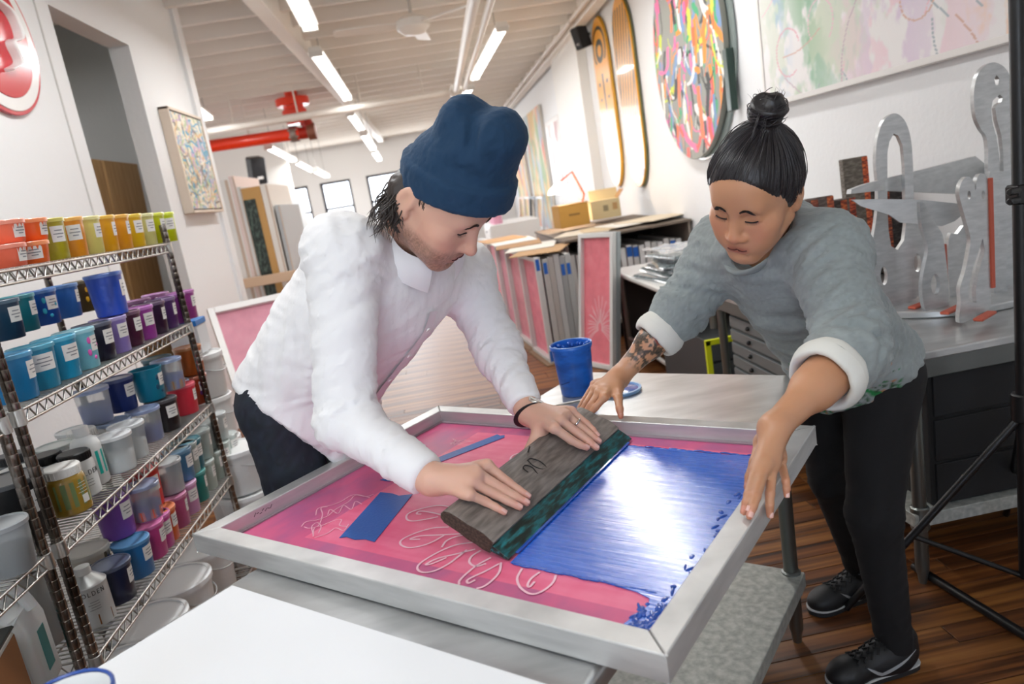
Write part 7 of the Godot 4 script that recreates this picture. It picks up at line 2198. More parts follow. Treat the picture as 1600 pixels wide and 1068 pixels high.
# ------------------------------------------------------------------ the man in the white shirt
func man() -> void:
	var t := thing("person", "man in a navy beanie and white shirt bending over the screen, pushing the squeegee", "person", Vector3.ZERO)
	var sr: Vector3 = Vector3(-0.1954, 1.3804, -1.47)
	var sl: Vector3 = Vector3(0.0375, 1.2639, -1.8)
	var er: Vector3 = Vector3(-0.252, 1.0531, -1.42)
	var el: Vector3 = Vector3(0.088, 1.0681, -1.72)
	var pel: Vector3 = Vector3(-0.4031, 1.0259, -1.8025)
	var jr: Array = [Vector3(-0.0961, 0.955, -1.2642), Vector3(0.0089, 0.9556, -1.2753), Vector3(0.0417, 0.9181, -1.265), Vector3(0.073, 0.8914, -1.2486), Vector3(-0.0142, 0.9574, -1.2472), Vector3(0.0285, 0.9178, -1.2418), Vector3(0.0676, 0.8877, -1.2305), Vector3(-0.0259, 0.9507, -1.2265), Vector3(0.0119, 0.9184, -1.2279), Vector3(0.0529, 0.8885, -1.216), Vector3(-0.0318, 0.9368, -1.2038), Vector3(-0.0064, 0.915, -1.2101), Vector3(0.0236, 0.8933, -1.1972), Vector3(-0.0397, 0.9373, -1.2743), Vector3(-0.0217, 0.898, -1.3175), Vector3(-0.0057, 0.878, -1.3116), Vector3(0.0082, 0.868, -1.297)]
	var jl: Array = [Vector3(0.1242, 0.955, -1.5516), Vector3(0.1624, 0.9474, -1.4348), Vector3(0.1927, 0.9152, -1.4314), Vector3(0.2234, 0.8928, -1.428), Vector3(0.1802, 0.9525, -1.4613), Vector3(0.2144, 0.917, -1.4555), Vector3(0.2445, 0.8867, -1.4331), Vector3(0.1994, 0.9513, -1.4903), Vector3(0.2279, 0.9183, -1.4788), Vector3(0.2562, 0.8902, -1.4578), Vector3(0.2159, 0.9479, -1.5199), Vector3(0.2431, 0.9174, -1.5042), Vector3(0.2589, 0.8958, -1.4787), Vector3(0.1394, 0.9332, -1.4886), Vector3(0.1067, 0.898, -1.4668), Vector3(0.1162, 0.878, -1.4533), Vector3(0.1327, 0.868, -1.4418)]
	var c := (sr + sl) * 0.5
	var r := (sr - sl)
	r = (r - Vector3(0, r.y * 0.6, 0)).normalized()
	var down := (pel - c).normalized()
	r = (r - down * r.dot(down)).normalized()
	var fr := down.cross(r).normalized()
	if fr.dot(Vector3(0.758, 0, 0.652)) < 0.0:
		fr = -fr
	var h := Head.new(Vector3(0.0040, 1.4563, -1.4472), Vector3(-0.5967, -0.1423, 0.7897), Vector3(0.5769, 0.6079, 0.5455), Vector3(0.5577, -0.7811, 0.2807), 1.08)
	var nu := (h.c - c).normalized()
	var nb := c + nu * 0.045
	var skin := Color.html("dbac95")
	# body: trunk and legs under the clothes, then neck and head, then hands, one surface
	var f := Field.new()
	f.cap(c + r * 0.06 + down * 0.06, pel + r * 0.05, 0.055, 0.075, 0.03)
	f.cap(c - r * 0.06 + down * 0.06, pel - r * 0.05, 0.055, 0.075, 0.03)
	f.cap(sr, er, 0.045, 0.036, 0.03)
	f.cap(sl, el, 0.045, 0.036, 0.03)
	f.cap(sr, sl, 0.045, 0.045, 0.03)
	var hipr: Vector3 = pel + r * 0.1
	var hipl: Vector3 = pel - r * 0.1
	var kr: Vector3 = Vector3(-0.4528, 0.5, -1.7371)
	var kl: Vector3 = Vector3(-0.3458, 0.5, -1.8614)
	var ar: Vector3 = Vector3(-0.534, 0.09, -1.7806)
	var al: Vector3 = Vector3(-0.401, 0.09, -1.9353)
	for q in [[hipr, kr, ar], [hipl, kl, al]]:
		f.cap(q[0], q[1], 0.075, 0.05, 0.03)
		f.cap(q[1], q[2], 0.05, 0.032, 0.03)
	f.cap(c, nb, 0.042, 0.042, 0.02)
	var g := Geo.new()
	var plain := func(_q: Vector3, _n: Vector3) -> Color: return skin
	f.into(g, 0.018, null, plain)
	var ff := face_field(h, true, nb)
	ff.into(g, 0.0037, null, skin_tint(h, skin, true))
	var fr_ := Field.new()
	hand_field(fr_, jr, er, 1.02, 0.036, 0.0275)
	fr_.into(g, 0.0036, null, hand_tint(jr, skin))
	var fl_ := Field.new()
	hand_field(fl_, jl, el, 1.02, 0.036, 0.0275)
	fl_.into(g, 0.0036, null, hand_tint(jl, skin))
	put("body", g, mat("ffffff", 0.48, 0.0, "vc sss=0.12"), t)
	nails(t, fr_, jr, Vector3(0.3305, 0.9, 0.2843), 1.0)
	nails(t, fl_, jl, Vector3(0.3305, 0.9, 0.2843), 1.0)
	face_bits(t, ff, h, Color.html("33241c"), 1.25)
	mouth_line(t, ff, h)
	# shirt
	var s := Field.new()
	s.cap(c + r * 0.085 + down * 0.06, pel + r * 0.06, 0.102, 0.110, 0.06)
	s.cap(c - r * 0.085 + down * 0.06, pel - r * 0.06, 0.102, 0.110, 0.06)
	s.cap(c + down * 0.1 + fr * 0.03, pel + fr * 0.04 + down * 0.04, 0.105, 0.108, 0.06)
	for e in [-1.0, 1.0]:      # broad bent back
		s.cap(c + r * 0.08 * e + down * 0.10 - fr * 0.055, pel + r * 0.055 * e - fr * 0.035, 0.105, 0.108, 0.06)
	for q in [hipr, hipl]:
		s.cap(pel + (q - pel) * 0.3, q + Vector3(0, -0.05, 0) + fr * 0.01, 0.112, 0.108, 0.05)
	s.cap(pel + fr * 0.05, (hipr + hipl) * 0.5 + Vector3(0, -0.09, 0) + fr * 0.05, 0.09, 0.085, 0.05)
	s.cap(sr + r * 0.002, c + down * 0.01, 0.073, 0.070, 0.05)
	s.cap(sl - r * 0.005, c + down * 0.01, 0.078, 0.070, 0.05)
	var wr: Vector3 = er.lerp(jr[0], 0.95)
	var wl: Vector3 = el.lerp(jl[0], 0.90)
	s.cap(sr, er, 0.073, 0.058, 0.035)
	s.cap(er, wr, 0.058, 0.039, 0.03)
	s.cap(sl, el, 0.073, 0.057, 0.035)
	s.cap(el, wl, 0.057, 0.038, 0.03)
	s.cap(c, c + nu * 0.045, 0.075, 0.062, 0.05)
	s.cap(c + nu * 0.04, c + nu * 0.088, 0.062, 0.064, 0.02)
	# open neck, straight cuffs, curved hem
	s.cap(c + nu * 0.098, c + nu * 0.22, 0.057, 0.066, 0.006, 1)
	s.disc(wr + (wr - er).normalized() * 0.05, Vector3(0.09, 0.05, 0.09), 0.004, (wr - er).cross(Vector3.UP).normalized(), (wr - er).normalized(), (wr - er).cross(Vector3.UP).cross(wr - er).normalized(), 0.004, 1)
	s.disc(wl + (wl - el).normalized() * 0.05, Vector3(0.09, 0.05, 0.09), 0.004, (wl - el).cross(Vector3.UP).normalized(), (wl - el).normalized(), (wl - el).cross(Vector3.UP).cross(wl - el).normalized(), 0.004, 1)
	s.cut(Vector3(-0.5086, 1.1179, -1.6), Vector3(-0.7143, -0.6046, 0.3525), 0.004)
	g = Geo.new()
	var fold := folds([[sr, er], [er, wr], [sl, el], [el, wl]], down, 0.0095)
	var cuff := func(q: Vector3, n: Vector3) -> float:
		var near := minf(q.distance_to(wr), q.distance_to(wl))
		return (fold.call(q, n) as float) * smoothstep(0.045, 0.09, near) + 0.0022 * (1.0 - smoothstep(0.068, 0.074, near))
	s.into(g, 0.0077, cuff)
	var cloth := mat("eeedec", 0.75, 0.0, "rim=0.25 weave=0.12")
	var shirt := put("shirt", g, cloth, t)
	# collar: stands round the neck and falls outwards, longer at the points
	var nd := nu
	var nx := (r - nd * r.dot(nd)).normalized()
	var nz := nx.cross(nd).normalized()
	if nz.dot(fr) < 0.0:
		nz = -nz
	var co := c + nd * 0.104
	g = Geo.new()
	g.grid(func(u: float, v: float):
		var a := lerpf(-2.8, 2.8, u)
		var tipp := pow(absf(u - 0.5) * 2.0, 6.0)
		var rr := 0.071 + 0.034 * v + 0.004 * sin(v * PI)
		var y := 0.026 - v * (0.046 + 0.034 * tipp) + 0.008 * sin(v * PI)
		return co + nd * (y + 0.006) + (-nz * cos(a) + nx * sin(a)) * rr + nz * 0.006, 48, 8)
	g.grid(func(u: float, v: float):
		var a := lerpf(-2.9, 2.9, u)
		return co + nd * (0.026 - 0.06 * v) + (-nz * cos(a) + nx * sin(a)) * (0.0695 + 0.004 * v) + nz * 0.006, 48, 4)
	put("collar", g, cloth, shirt)
	# placket, buttons and pocket seam lie on the cloth
	var line := []
	for k in 14:
		var q := (c + down * (0.03 + 0.042 * k)) + fr * 0.4 - r * 0.0
		line.append(s.shoot(q, -fr, 0.6) + fr * 0.0035)
	put("placket", Geo.new().slab(curve(line, 3), 0.03, fr, 0.001), cloth, shirt)
	for k in 5:
		var p: Vector3 = line[1 + k * 2]
		put("button", Geo.new().cyl(p, p + fr * 0.0035, 0.0055, 14, -1.0, 0.001), mat("f4f2ee", 0.25), shirt)
	g = Geo.new()
	for k in 9:
		var q: Vector3 = pel + down * (0.13 + 0.01 * (k % 3)) + r * 0.35 + fr * (0.02 + 0.016 * k)
		g.ball(s.shoot(q, -r, 0.4), Vector3(0.004 + 0.003 * (k % 3), 0.003, 0.005), Basis(Vector3.UP, k), 8, 6)
	put("paint_spots", g, mat("3b3f46", 0.5), shirt)
	g = Geo.new().ball(s.shoot(pel + down * 0.15 + r * 0.35 + fr * 0.13, -r, 0.4), Vector3(0.008, 0.006, 0.008), Basis.IDENTITY, 8, 6)
	put("blue_spot", g, mat("2f9fc0", 0.4), shirt)
	# jeans
	var jn := Field.new()
	jn.cap(pel + r * 0.035, hipr, 0.080, 0.084, 0.04)
	jn.cap(pel - r * 0.035, hipl, 0.080, 0.084, 0.04)
	for q in [[hipr, kr, ar], [hipl, kl, al]]:
		jn.cap(q[0], q[1], 0.085, 0.070, 0.04)
		jn.cap(q[1], q[2], 0.072, 0.062, 0.03)
	g = Geo.new()
	var denim := func(q: Vector3, _n: Vector3) -> Color:
		var k := noise.get_noise_3d(q.x * 9000.0, q.y * 5000.0, q.z * 9000.0)
		var cc := Color(0.085, 0.105, 0.135).lerp(Color(0.16, 0.19, 0.24), clampf(0.4 + k, 0.0, 1.0))
		var gg := noise.get_noise_3d(q.x * 2000.0 + 90.0, q.y * 2000.0, q.z * 2000.0)
		if q.y > 0.5 and gg > 0.57:
			cc = Color(0.06, 0.45, 0.34)
		elif q.y > 0.5 and gg < -0.57:
			cc = Color(0.45, 0.12, 0.40)
		return cc
	jn.into(g, 0.014, folds([[hipr, kr], [kr, ar], [hipl, kl], [kl, al]], down, 0.006), denim)
	put("jeans", g, mat("ffffff", 0.8, 0.0, "vc weave=0.25"), t)
	for q in [[ar, 1], [al, -1]]:
		shoe(t, q[0], Vector3(0.758, 0, 0.652), "22252b", false)
	# beanie
	var hat := Head.new(Vector3(0.0447, 1.4567, -1.4268), Vector3(-0.5458, -0.2099, 0.8112), Vector3(0.3253, 0.839, 0.4359), Vector3(0.772, -0.5018, 0.3897), 1.08)
	var b := Field.new()
	hat.ell(b, 0, 0.045, 0.0, 0.083, 0.070, 0.095, 0.03)
	hat.ell(b, 0, 0.095, 0.022, 0.076, 0.072, 0.075, 0.03)
	hat.ell(b, 0.002, 0.134, -0.016, 0.055, 0.036, 0.031, 0.022)
	hat.ell(b, 0.0, 0.128, 0.055, 0.060, 0.043, 0.042, 0.022)
	hat.ell(b, 0.0, 0.120, 0.080, 0.045, 0.026, 0.020, 0.016)
	hat.cap(b, Vector3(0.030, 0.205, 0.012), Vector3(0.083, 0.098, 0.050), 0.024, 0.004, 0.007, 1)
	hat.cap(b, Vector3(-0.05, 0.185, 0.022), Vector3(0.04, 0.175, 0.020), 0.014, 0.015, 0.025, 1)
	hat.cap(b, Vector3(0.095, 0.082, 0.005), Vector3(0.07, 0.066, 0.075), 0.008, 0.006, 0.02, 1)
	hat.cap(b, Vector3(0.088, 0.118, -0.03), Vector3(0.09, 0.085, -0.045), 0.008, 0.004, 0.02, 1)
	hat.cap(b, Vector3(0.075, 0.135, 0.085), Vector3(0.055, 0.075, 0.098), 0.010, 0.004, 0.02, 1)
	# folded brim
	b.disc(hat.p(0, 0.027, 0.0), Vector3(0.0925, 0.027, 0.1065) * 1.08, 0.011, hat.r, hat.u, hat.f, 0.002)
	b.cut(hat.p(0, 0.001, 0), -hat.u, 0.003)
	g = Geo.new()
	b.into(g, 0.0040, func(q: Vector3, _n: Vector3) -> float: return 0.0022 * noise.get_noise_3d(q.x * 4500.0, q.y * 4500.0, q.z * 4500.0) + 0.0007 * noise.get_noise_3d(q.x * 22000.0, q.y * 22000.0, q.z * 22000.0))
	put("beanie", g, mat("0f3553", 0.85, 0.0, "rim=0.35 weave=0.5"), t)
	# hair below the beanie: dark waves over the nape
	g = Geo.new()
	var hr := RandomNumberGenerator.new()
	hr.seed = 15
	var hm := Field.new()      # the mass of hair at the nape, strands lie over it
	hat.ell(hm, 0.020, -0.012, -0.080, 0.060, 0.040, 0.030, 0.02)
	hat.ell(hm, 0.050, -0.032, -0.066, 0.036, 0.046, 0.030, 0.02)
	hat.ell(hm, 0.045, -0.060, -0.072, 0.026, 0.036, 0.022, 0.02)
	hm.into(g, 0.005, func(q: Vector3, _n: Vector3) -> float: return 0.004 * noise.get_noise_3d(q.x * 5000.0, q.y * 900.0, q.z * 5000.0))
	for k in 520:
		var a := hr.randf_range(-2.9, -0.72)           # along the brim from the far side, round the back, to behind the near ear
		var rad := hr.randf_range(0.80, 0.98)
		var o := hat.p(cos(a) * 0.086 * rad, 0.006 + hr.randf_range(-0.004, 0.012), sin(a) * 0.098 * rad)
		var away := (h.r * cos(a) + hat.f * sin(a)).normalized()
		var l := hr.randf_range(0.075, 0.145) * (0.8 if a > -0.95 else 1.0)
		var dirn := (Vector3(-0.10, -1.0, -0.05) + away * hr.randf_range(0.25, 0.75)).normalized()
		var wav := hr.randf_range(0.0, TAU)
		var sd := dirn.cross(away).normalized()
		var pts := []
		for q in 7:
			var v := q / 6.0
			pts.append(o + dirn * l * v + away * (0.012 * sin(v * 2.6)) + sd * 0.009 * sin(wav + v * 5.5) * v + away * 0.010 * sin(wav * 2.0 + v * 6.5) * v + Vector3(0, 0.018, 0) * v * v * v * hr.randf())
		var rr := []
		for q in 7:
			rr.append(0.0016 * (1.0 - pow(q / 6.0, 3.0)) + 0.0003)
		g.tube(pts, rr, 5)
	for k in 22:     # sideburn in front of the ear
		var o := ff.shoot(h.p(0.14, 0.030 - 0.0005 * k, 0.010 + 0.0004 * k + 0.006 * sin(k * 2.0)), -h.r, 0.2)
		g.tube([o, o - h.u * 0.005 + h.f * 0.001, o - h.u * 0.008 + h.f * 0.002 - h.r * 0.001], [0.0009, 0.0008, 0.0002], 4)
	put("hair", g, mat("2c221c", 0.5, 0.0, "rim=0.3"), t)
	# wristwatch and ring
	var w0: Vector3 = el.lerp(jl[0], 1.05)
	var wd: Vector3 = (jl[0] - el).normalized()
	var wx := wd.cross(Vector3.UP).normalized()
	var wy := wx.cross(wd)
	var ringp := []
	for k in 24:
		ringp.append(w0 + (wx * cos(TAU * k / 24) + wy * sin(TAU * k / 24)) * 0.0315)
	var wt := put("watch", Geo.new().tube(ringp, 0.009, 8, true, 0.25), mat("14171a", 0.5), t)
	var face_at: Vector3 = w0 + (Vector3(0.5, 0.8, -0.05)).normalized() * 0.033
	var fn := (Vector3(0.5, 0.8, -0.05)).normalized()
	put("watch_case", Geo.new().cyl(face_at - fn * 0.004, face_at + fn * 0.005, 0.0185, 28, -1.0, 0.002), mat("d9d4c8", 0.2, 0.8), wt)
	put("watch_dial", Geo.new().cyl(face_at + fn * 0.0045, face_at + fn * 0.0056, 0.0155, 28), mat("f3f1ea", 0.3), wt)
	put("watch_hand", Geo.new().slab([face_at + fn * 0.006, face_at + fn * 0.006 + wd * 0.011], 0.0016, fn, 0.0002).slab([face_at + fn * 0.006, face_at + fn * 0.006 + wx * 0.008], 0.0018, fn, 0.0002), mat("27272a", 0.3), wt)
	var ra: Vector3 = jl[7].lerp(jl[8], 0.62)
	var rd: Vector3 = (jl[8] - jl[7]).normalized()
	var rx := rd.cross(Vector3.UP).normalized()
	var ry := rx.cross(rd)
	ringp = []
	for k in 20:
		ringp.append(ra + (rx * cos(TAU * k / 20) + ry * sin(TAU * k / 20)) * 0.0108)
	put("ring", Geo.new().tube(ringp, 0.0024, 8, true), mat("d8d8d4", 0.15, 1.0), t)

func shoe(t: Node3D, ankle: Vector3, f: Vector3, c: String, logo: bool, flip := 1.0) -> void:
	f.y = 0
	f = f.normalized()
	var x := f.cross(Vector3.UP)
	var o := Vector3(ankle.x, 0.0, ankle.z)
	var s := Field.new()
	s.ell(o + f * 0.02 + Vector3(0, 0.055, 0), Vector3(0.042, 0.05, 0.075), x, Vector3.UP, f, 0.03)
	s.cap(o + f * 0.0 + Vector3(0, 0.045, 0), o + f * 0.13 + Vector3(0, 0.038, 0), 0.040, 0.036, 0.03)
	s.ell(o + f * 0.15 + Vector3(0, 0.035, 0), Vector3(0.044, 0.034, 0.055), x, Vector3.UP, f, 0.03)
	s.cap(o + Vector3(0, 0.06, 0) - f * 0.03, o + Vector3(0, 0.095, 0) - f * 0.028, 0.032, 0.034, 0.02)
	s.cap(o + Vector3(0, 0.09, 0), o + Vector3(0, 0.16, 0), 0.032, 0.034, 0.01, 1)
	s.cut(o + Vector3(0, 0.018, 0), Vector3.DOWN, 0.002)
	var sh := put("shoe", s.into(Geo.new(), 0.0055), mat(c, 0.55, 0.0, "weave=0.25"), t)
	var outl := []
	for q in [Vector2(-0.062, 0.0), Vector2(-0.05, 0.028), Vector2(0.0, 0.036), Vector2(0.08, 0.04), Vector2(0.14, 0.047), Vector2(0.185, 0.036), Vector2(0.207, 0.0), Vector2(0.185, -0.036), Vector2(0.14, -0.045), Vector2(0.08, -0.038), Vector2(0.0, -0.036), Vector2(-0.05, -0.028)]:
		outl.append(Vector2(q.x, q.y))
	var tf := Transform3D(Basis(f, x, f.cross(x)), o + Vector3(0, 0.012, 0))
	put("sole", Geo.new().prism(poly(curve(outl, 3, true)), 0.022, tf, 0.004), mat("1d1f21" if logo else "3a3a3a", 0.7), sh)
	if not logo:
		return
	put("sole_edge", Geo.new().prism(Geometry2D.offset_polygon(poly(curve(outl, 3, true)), 0.0015)[0], 0.005, Transform3D(tf.basis, o + Vector3(0, 0.021, 0)), 0.001), mat("b9bab8", 0.6), sh)
	var g := Geo.new()
	for k in 5:
		var p := o + f * (0.045 + 0.02 * k)
		var row := []
		for q in 7:
			var dx := (q - 3) * 0.009
			row.append(s.shoot(p + x * dx + Vector3(0, 0.2, 0) + f * 0.006 * (1.0 if q % 2 == 0 else -1.0), Vector3.DOWN, 0.3) + Vector3(0, 0.002, 0))
		g.tube(row, 0.0028, 6)
	put("lace", g, mat("17181a", 0.7), sh)
	# the curved tick on the flank
	g = Geo.new()
	var top := []
	var low := []
	for k in 15:
		var v := k / 14.0
		var along := lerpf(-0.035, 0.115, v)
		var y := 0.075 - 0.0 * v
		y = lerpf(0.078, 0.034, clampf(v * 1.35, 0.0, 1.0)) + maxf(0.0, v - 0.72) * 0.11
		var th := 0.014 * sin(clampf(v * 1.15, 0.0, 1.0) * PI * 0.72 + 0.35) * (1.0 if v < 0.86 else (1.0 - v) / 0.14) * (0.25 + v * 1.1)
		for w in 2:
			var q := o + f * along + Vector3(0, y + (th if w == 0 else -th) * 0.5, 0) + x * 0.2 * flip
			var hit := s.shoot(q, -x * flip, 0.3) + x * flip * 0.0012
			(top if w == 0 else low).append(hit)
	g.grid(func(u: float, v: float): return top[int(round(u * 14.0))].lerp(low[int(round(u * 14.0))], v), 14, 1)
	put("tick_mark", g, mat("9b9d9e", 0.4), sh)

# ------------------------------------------------------------------ the woman in the grey sweatshirt
func woman() -> void:
	var t := thing("person", "woman with a top-knot and grey sweatshirt leaning in to hold the screen frame", "person", Vector3.ZERO)
	var sr: Vector3 = Vector3(0.6924, 1.2195, -1.76)
	var sl: Vector3 = Vector3(0.8034, 1.2085, -1.46)
	var er: Vector3 = Vector3(0.5651, 1.0712, -1.77)
	var el: Vector3 = Vector3(0.7449, 1.0336, -1.3)
	var pel: Vector3 = Vector3(1.001, 0.869, -1.7494)
	var jr: Array = [Vector3(0.3805, 0.935, -1.7521), Vector3(0.3175, 0.925, -1.6479), Vector3(0.2931, 0.905, -1.6438), Vector3(0.268, 0.886, -1.6423), Vector3(0.3118, 0.93, -1.6751), Vector3(0.2823, 0.906, -1.6587), Vector3(0.2596, 0.885, -1.6562), Vector3(0.3106, 0.93, -1.7127), Vector3(0.2762, 0.905, -1.6831), Vector3(0.2526, 0.884, -1.6692), Vector3(0.3181, 0.927, -1.7633), Vector3(0.2762, 0.902, -1.7165), Vector3(0.253, 0.882, -1.6972), Vector3(0.3625, 0.925, -1.7), Vector3(0.3492, 0.918, -1.6393), Vector3(0.3427, 0.902, -1.6101), Vector3(0.3411, 0.886, -1.6007)]
	var jl: Array = [Vector3(0.5166, 0.965, -1.1639), Vector3(0.4543, 0.917, -1.1122), Vector3(0.4187, 0.902, -1.0633), Vector3(0.4005, 0.883, -1.0461), Vector3(0.4646, 0.919, -1.1046), Vector3(0.4248, 0.903, -1.0502), Vector3(0.4023, 0.883, -1.0283), Vector3(0.4875, 0.914, -1.1203), Vector3(0.4588, 0.89, -1.0741), Vector3(0.4502, 0.858, -1.0622), Vector3(0.5221, 0.904, -1.1622), Vector3(0.5093, 0.883, -1.1211), Vector3(0.5027, 0.862, -1.1091), Vector3(0.5111, 0.925, -1.2058), Vector3(0.4785, 0.905, -1.1704), Vector3(0.4616, 0.885, -1.1585), Vector3(0.45, 0.872, -1.1456)]
	var c := (sr + sl) * 0.5
	var down := (pel - c).normalized()
	var r := (sr - sl)
	r = (r - down * r.dot(down)).normalized()
	var fr := down.cross(r).normalized()
	if fr.dot(Vector3(-0.87, 0, 0.5)) < 0.0:
		fr = -fr
	var h := Head.new(Vector3(0.6549, 1.3554, -1.4577), Vector3(-0.6576420, 0.2302547, -0.7172794), Vector3(-0.2333655, 0.8430394, 0.4845876), Vector3(-0.7162733, -0.4860735, 0.5006846), 1.05)
	var nb := c - down * 0.045 + fr * 0.0
	var skin := Color.html("c38f6c")
	var f := Field.new()
	f.cap(c + r * 0.055 + down * 0.05, pel + r * 0.05, 0.055, 0.07, 0.03)
	f.cap(c - r * 0.055 + down * 0.05, pel - r * 0.05, 0.055, 0.07, 0.03)
	f.cap(sr, er, 0.038, 0.032, 0.03)
	f.cap(sl, el, 0.038, 0.032, 0.03)
	f.cap(sr, sl, 0.04, 0.04, 0.05)
	f.cap(c, nb, 0.05, 0.05, 0.05)
	var hipr: Vector3 = pel + r * 0.085 + Vector3(0, -0.02, 0)
	var hipl: Vector3 = pel - r * 0.085 + Vector3(0, -0.02, 0)
	var kr: Vector3 = Vector3(0.9996, 0.4785, -1.8881)
	var kl: Vector3 = Vector3(0.9724, 0.4755, -1.6407)
	var ar: Vector3 = Vector3(1.1276, 0.085, -1.9871)
	var al: Vector3 = Vector3(1.0142, 0.085, -1.6516)
	for q in [[hipr, kr, ar], [hipl, kl, al]]:
		f.cap(q[0], q[1], 0.072, 0.045, 0.03)
		f.cap(q[1], q[2], 0.045, 0.028, 0.03)
		f.cap(q[2], q[2] + Vector3(0, -0.05, 0), 0.028, 0.025, 0.02)
	var g := Geo.new()
	var plain := func(_q: Vector3, _n: Vector3) -> Color: return skin
	f.into(g, 0.018, null, plain)
	var ff := face_field(h, false, nb)
	ff.into(g, 0.0037, null, skin_tint(h, skin, false))
	var hr_ := Field.new()
	hand_field(hr_, jr, er, 0.9, 0.040, 0.0245)
	hr_.cap(er.lerp(jr[0], 0.1), er.lerp(jr[0], 0.45), 0.040, 0.036, 0.03)
	var ink := hand_tint(jr, skin)
	var fd: Vector3 = (jr[0] - er)
	var fx := fd.cross(Vector3.UP).normalized()
	var fy := fx.cross(fd.normalized())
	# tattoo on the forearm: dark leaves round a red bloom
	var cd := Vector3(0, 1.45, 0) - er.lerp(jr[0], 0.4)
	var toward := atan2(cd.dot(fy), cd.dot(fx)) + 0.25
	var tattoo := func(q: Vector3, n: Vector3) -> Color:
		var cc: Color = ink.call(q, n)
		var v := (q - er).dot(fd) / fd.length_squared()
		var rad := q - er - fd * v
		var a := atan2(rad.dot(fy), rad.dot(fx))
		if v > 0.2 and v < 0.84:
			var k := noise.get_noise_3d(a * 500.0 + 11.0, v * 3400.0, 5.0)
			var leaf := noise.get_noise_3d(a * 130.0 + v * 520.0, v * 900.0 - a * 90.0, 77.0)
			var bloom := Vector2((v - 0.38) * 0.25, wrapf(a - toward, -PI, PI) * 0.034).length()
			if bloom < 0.019:
				cc = cc.lerp(Color(0.50, 0.16, 0.13), clampf(0.75 + leaf, 0.2, 0.9))
			elif leaf > 0.02 - 0.3 * (0.5 - absf(v - 0.56) * 1.9):
				cc = cc.lerp(Color(0.13, 0.14, 0.13), clampf(0.7 + k * 0.6, 0.3, 0.9) * smoothstep(0.84, 0.72, v))
		return cc
	hr_.into(g, 0.0036, null, tattoo)
	var hl_ := Field.new()
	hand_field(hl_, jl, el, 0.9, 0.043, 0.0245)
	hl_.cap(el, el.lerp(jl[0], 0.5), 0.043, 0.039, 0.03)
	hl_.into(g, 0.0036, null, hand_tint(jl, skin))
	put("body", g, mat("ffffff", 0.4, 0.0, "vc sss=0.1"), t)
	nails(t, hl_, jl, Vector3(0.35, 0.75, 0.55), 0.85)
	var tn := jr[16] as Vector3
	put("nail", Geo.new().ball(tn + Vector3(0, 0.0068, 0), Vector3(0.0045, 0.0012, 0.0055)), mat("e2b3a6", 0.25), t)
	face_bits(t, ff, h, Color.html("1c1614"), 0.9)
	mouth_line(t, ff, h)
	# sweatshirt
	var s := Field.new()
	s.cap(c + r * 0.075 + down * 0.02, pel + r * 0.07, 0.098, 0.105, 0.06)
	s.cap(c - r * 0.075 + down * 0.02, pel - r * 0.07, 0.098, 0.105, 0.06)
	s.cap(c + down * 0.12 + fr * 0.03, pel + fr * 0.04 + down * 0.02, 0.10, 0.105, 0.06)
	s.cap(c - fr * 0.02, c + down * 0.3 - fr * 0.02, 0.092, 0.092, 0.06)
	s.cap(pel + r * 0.065, pel + r * 0.07 + down * 0.14, 0.106, 0.110, 0.05)
	s.cap(pel - r * 0.065, pel - r * 0.07 + down * 0.14, 0.106, 0.110, 0.05)
	s.cap(pel + fr * 0.05, pel + fr * 0.055 + down * 0.16, 0.10, 0.095, 0.05)
	s.cap(sr, c, 0.074, 0.09, 0.05)
	s.cap(sl, c, 0.074, 0.09, 0.05)
	s.cap(c, nb, 0.09, 0.072, 0.05)
	var wr: Vector3 = er.lerp(jr[0], .30)
	var wl: Vector3 = el.lerp(jl[0], .30)
	s.cap(sr, er, 0.078, 0.066, 0.04)
	s.cap(er, wr, 0.064, 0.053, 0.03)
	s.cap(sl, el, 0.080, 0.070, 0.04)
	s.cap(el, wl, 0.070, 0.061, 0.03)
	s.cap(nb, h.p(0, -0.06, -0.02), 0.062, 0.064, 0.01, 1)
	s.cap(nb + fr * 0.05, h.p(0, -0.09, 0.05), 0.045, 0.05, 0.012, 1)
	s.cut(Vector3(0.9573, 0.7923, -1.56), Vector3(0.5072, -0.8534, 0.1203), 0.008)
	var dr := (wr - er).normalized()
	var dl := (wl - el).normalized()
	s.disc(wr + dr * 0.06, Vector3(0.1, 0.05, 0.1), 0.004, dr.cross(Vector3.UP).normalized(), dr, dr.cross(Vector3.UP).cross(dr).normalized(), 0.006, 1)
	s.disc(wl + dl * 0.06, Vector3(0.1, 0.05, 0.1), 0.004, dl.cross(Vector3.UP).normalized(), dl, dl.cross(Vector3.UP).cross(dl).normalized(), 0.006, 1)
	g = Geo.new()
	var grey := func(q: Vector3, _n: Vector3) -> Color:
		var k := noise.get_noise_3d(q.x * 30000.0, q.y * 30000.0, q.z * 30000.0) * 0.06
		var cc := Color(0.545 + k, 0.575 + k, 0.57 + k)
		var low: float = (q - pel).dot(down)
		var sp := noise.get_noise_3d(q.x * 4200.0 + 7.0, q.y * 4200.0, q.z * 4200.0)
		if q.y < 0.93 and q.x < pel.x + 0.02 and q.z > pel.z + 0.0:
			var m := smoothstep(0.93, 0.82, q.y)
			if sp > 0.5 - 0.36 * m:
				cc = Color(0.10, 0.45, 0.22)
			elif sp < -0.52 + 0.28 * m:
				cc = Color(0.12, 0.28, 0.16)
			elif absf(sp) < 0.02 * m:
				cc = Color(0.70, 0.42, 0.20)
		elif low > -0.3 and sp > 0.63:
			cc = Color(0.75, 0.40, 0.28)
		return cc
	var fold := folds([[sr, er], [er, wr], [sl, el], [el, wl]], down, 0.0135)
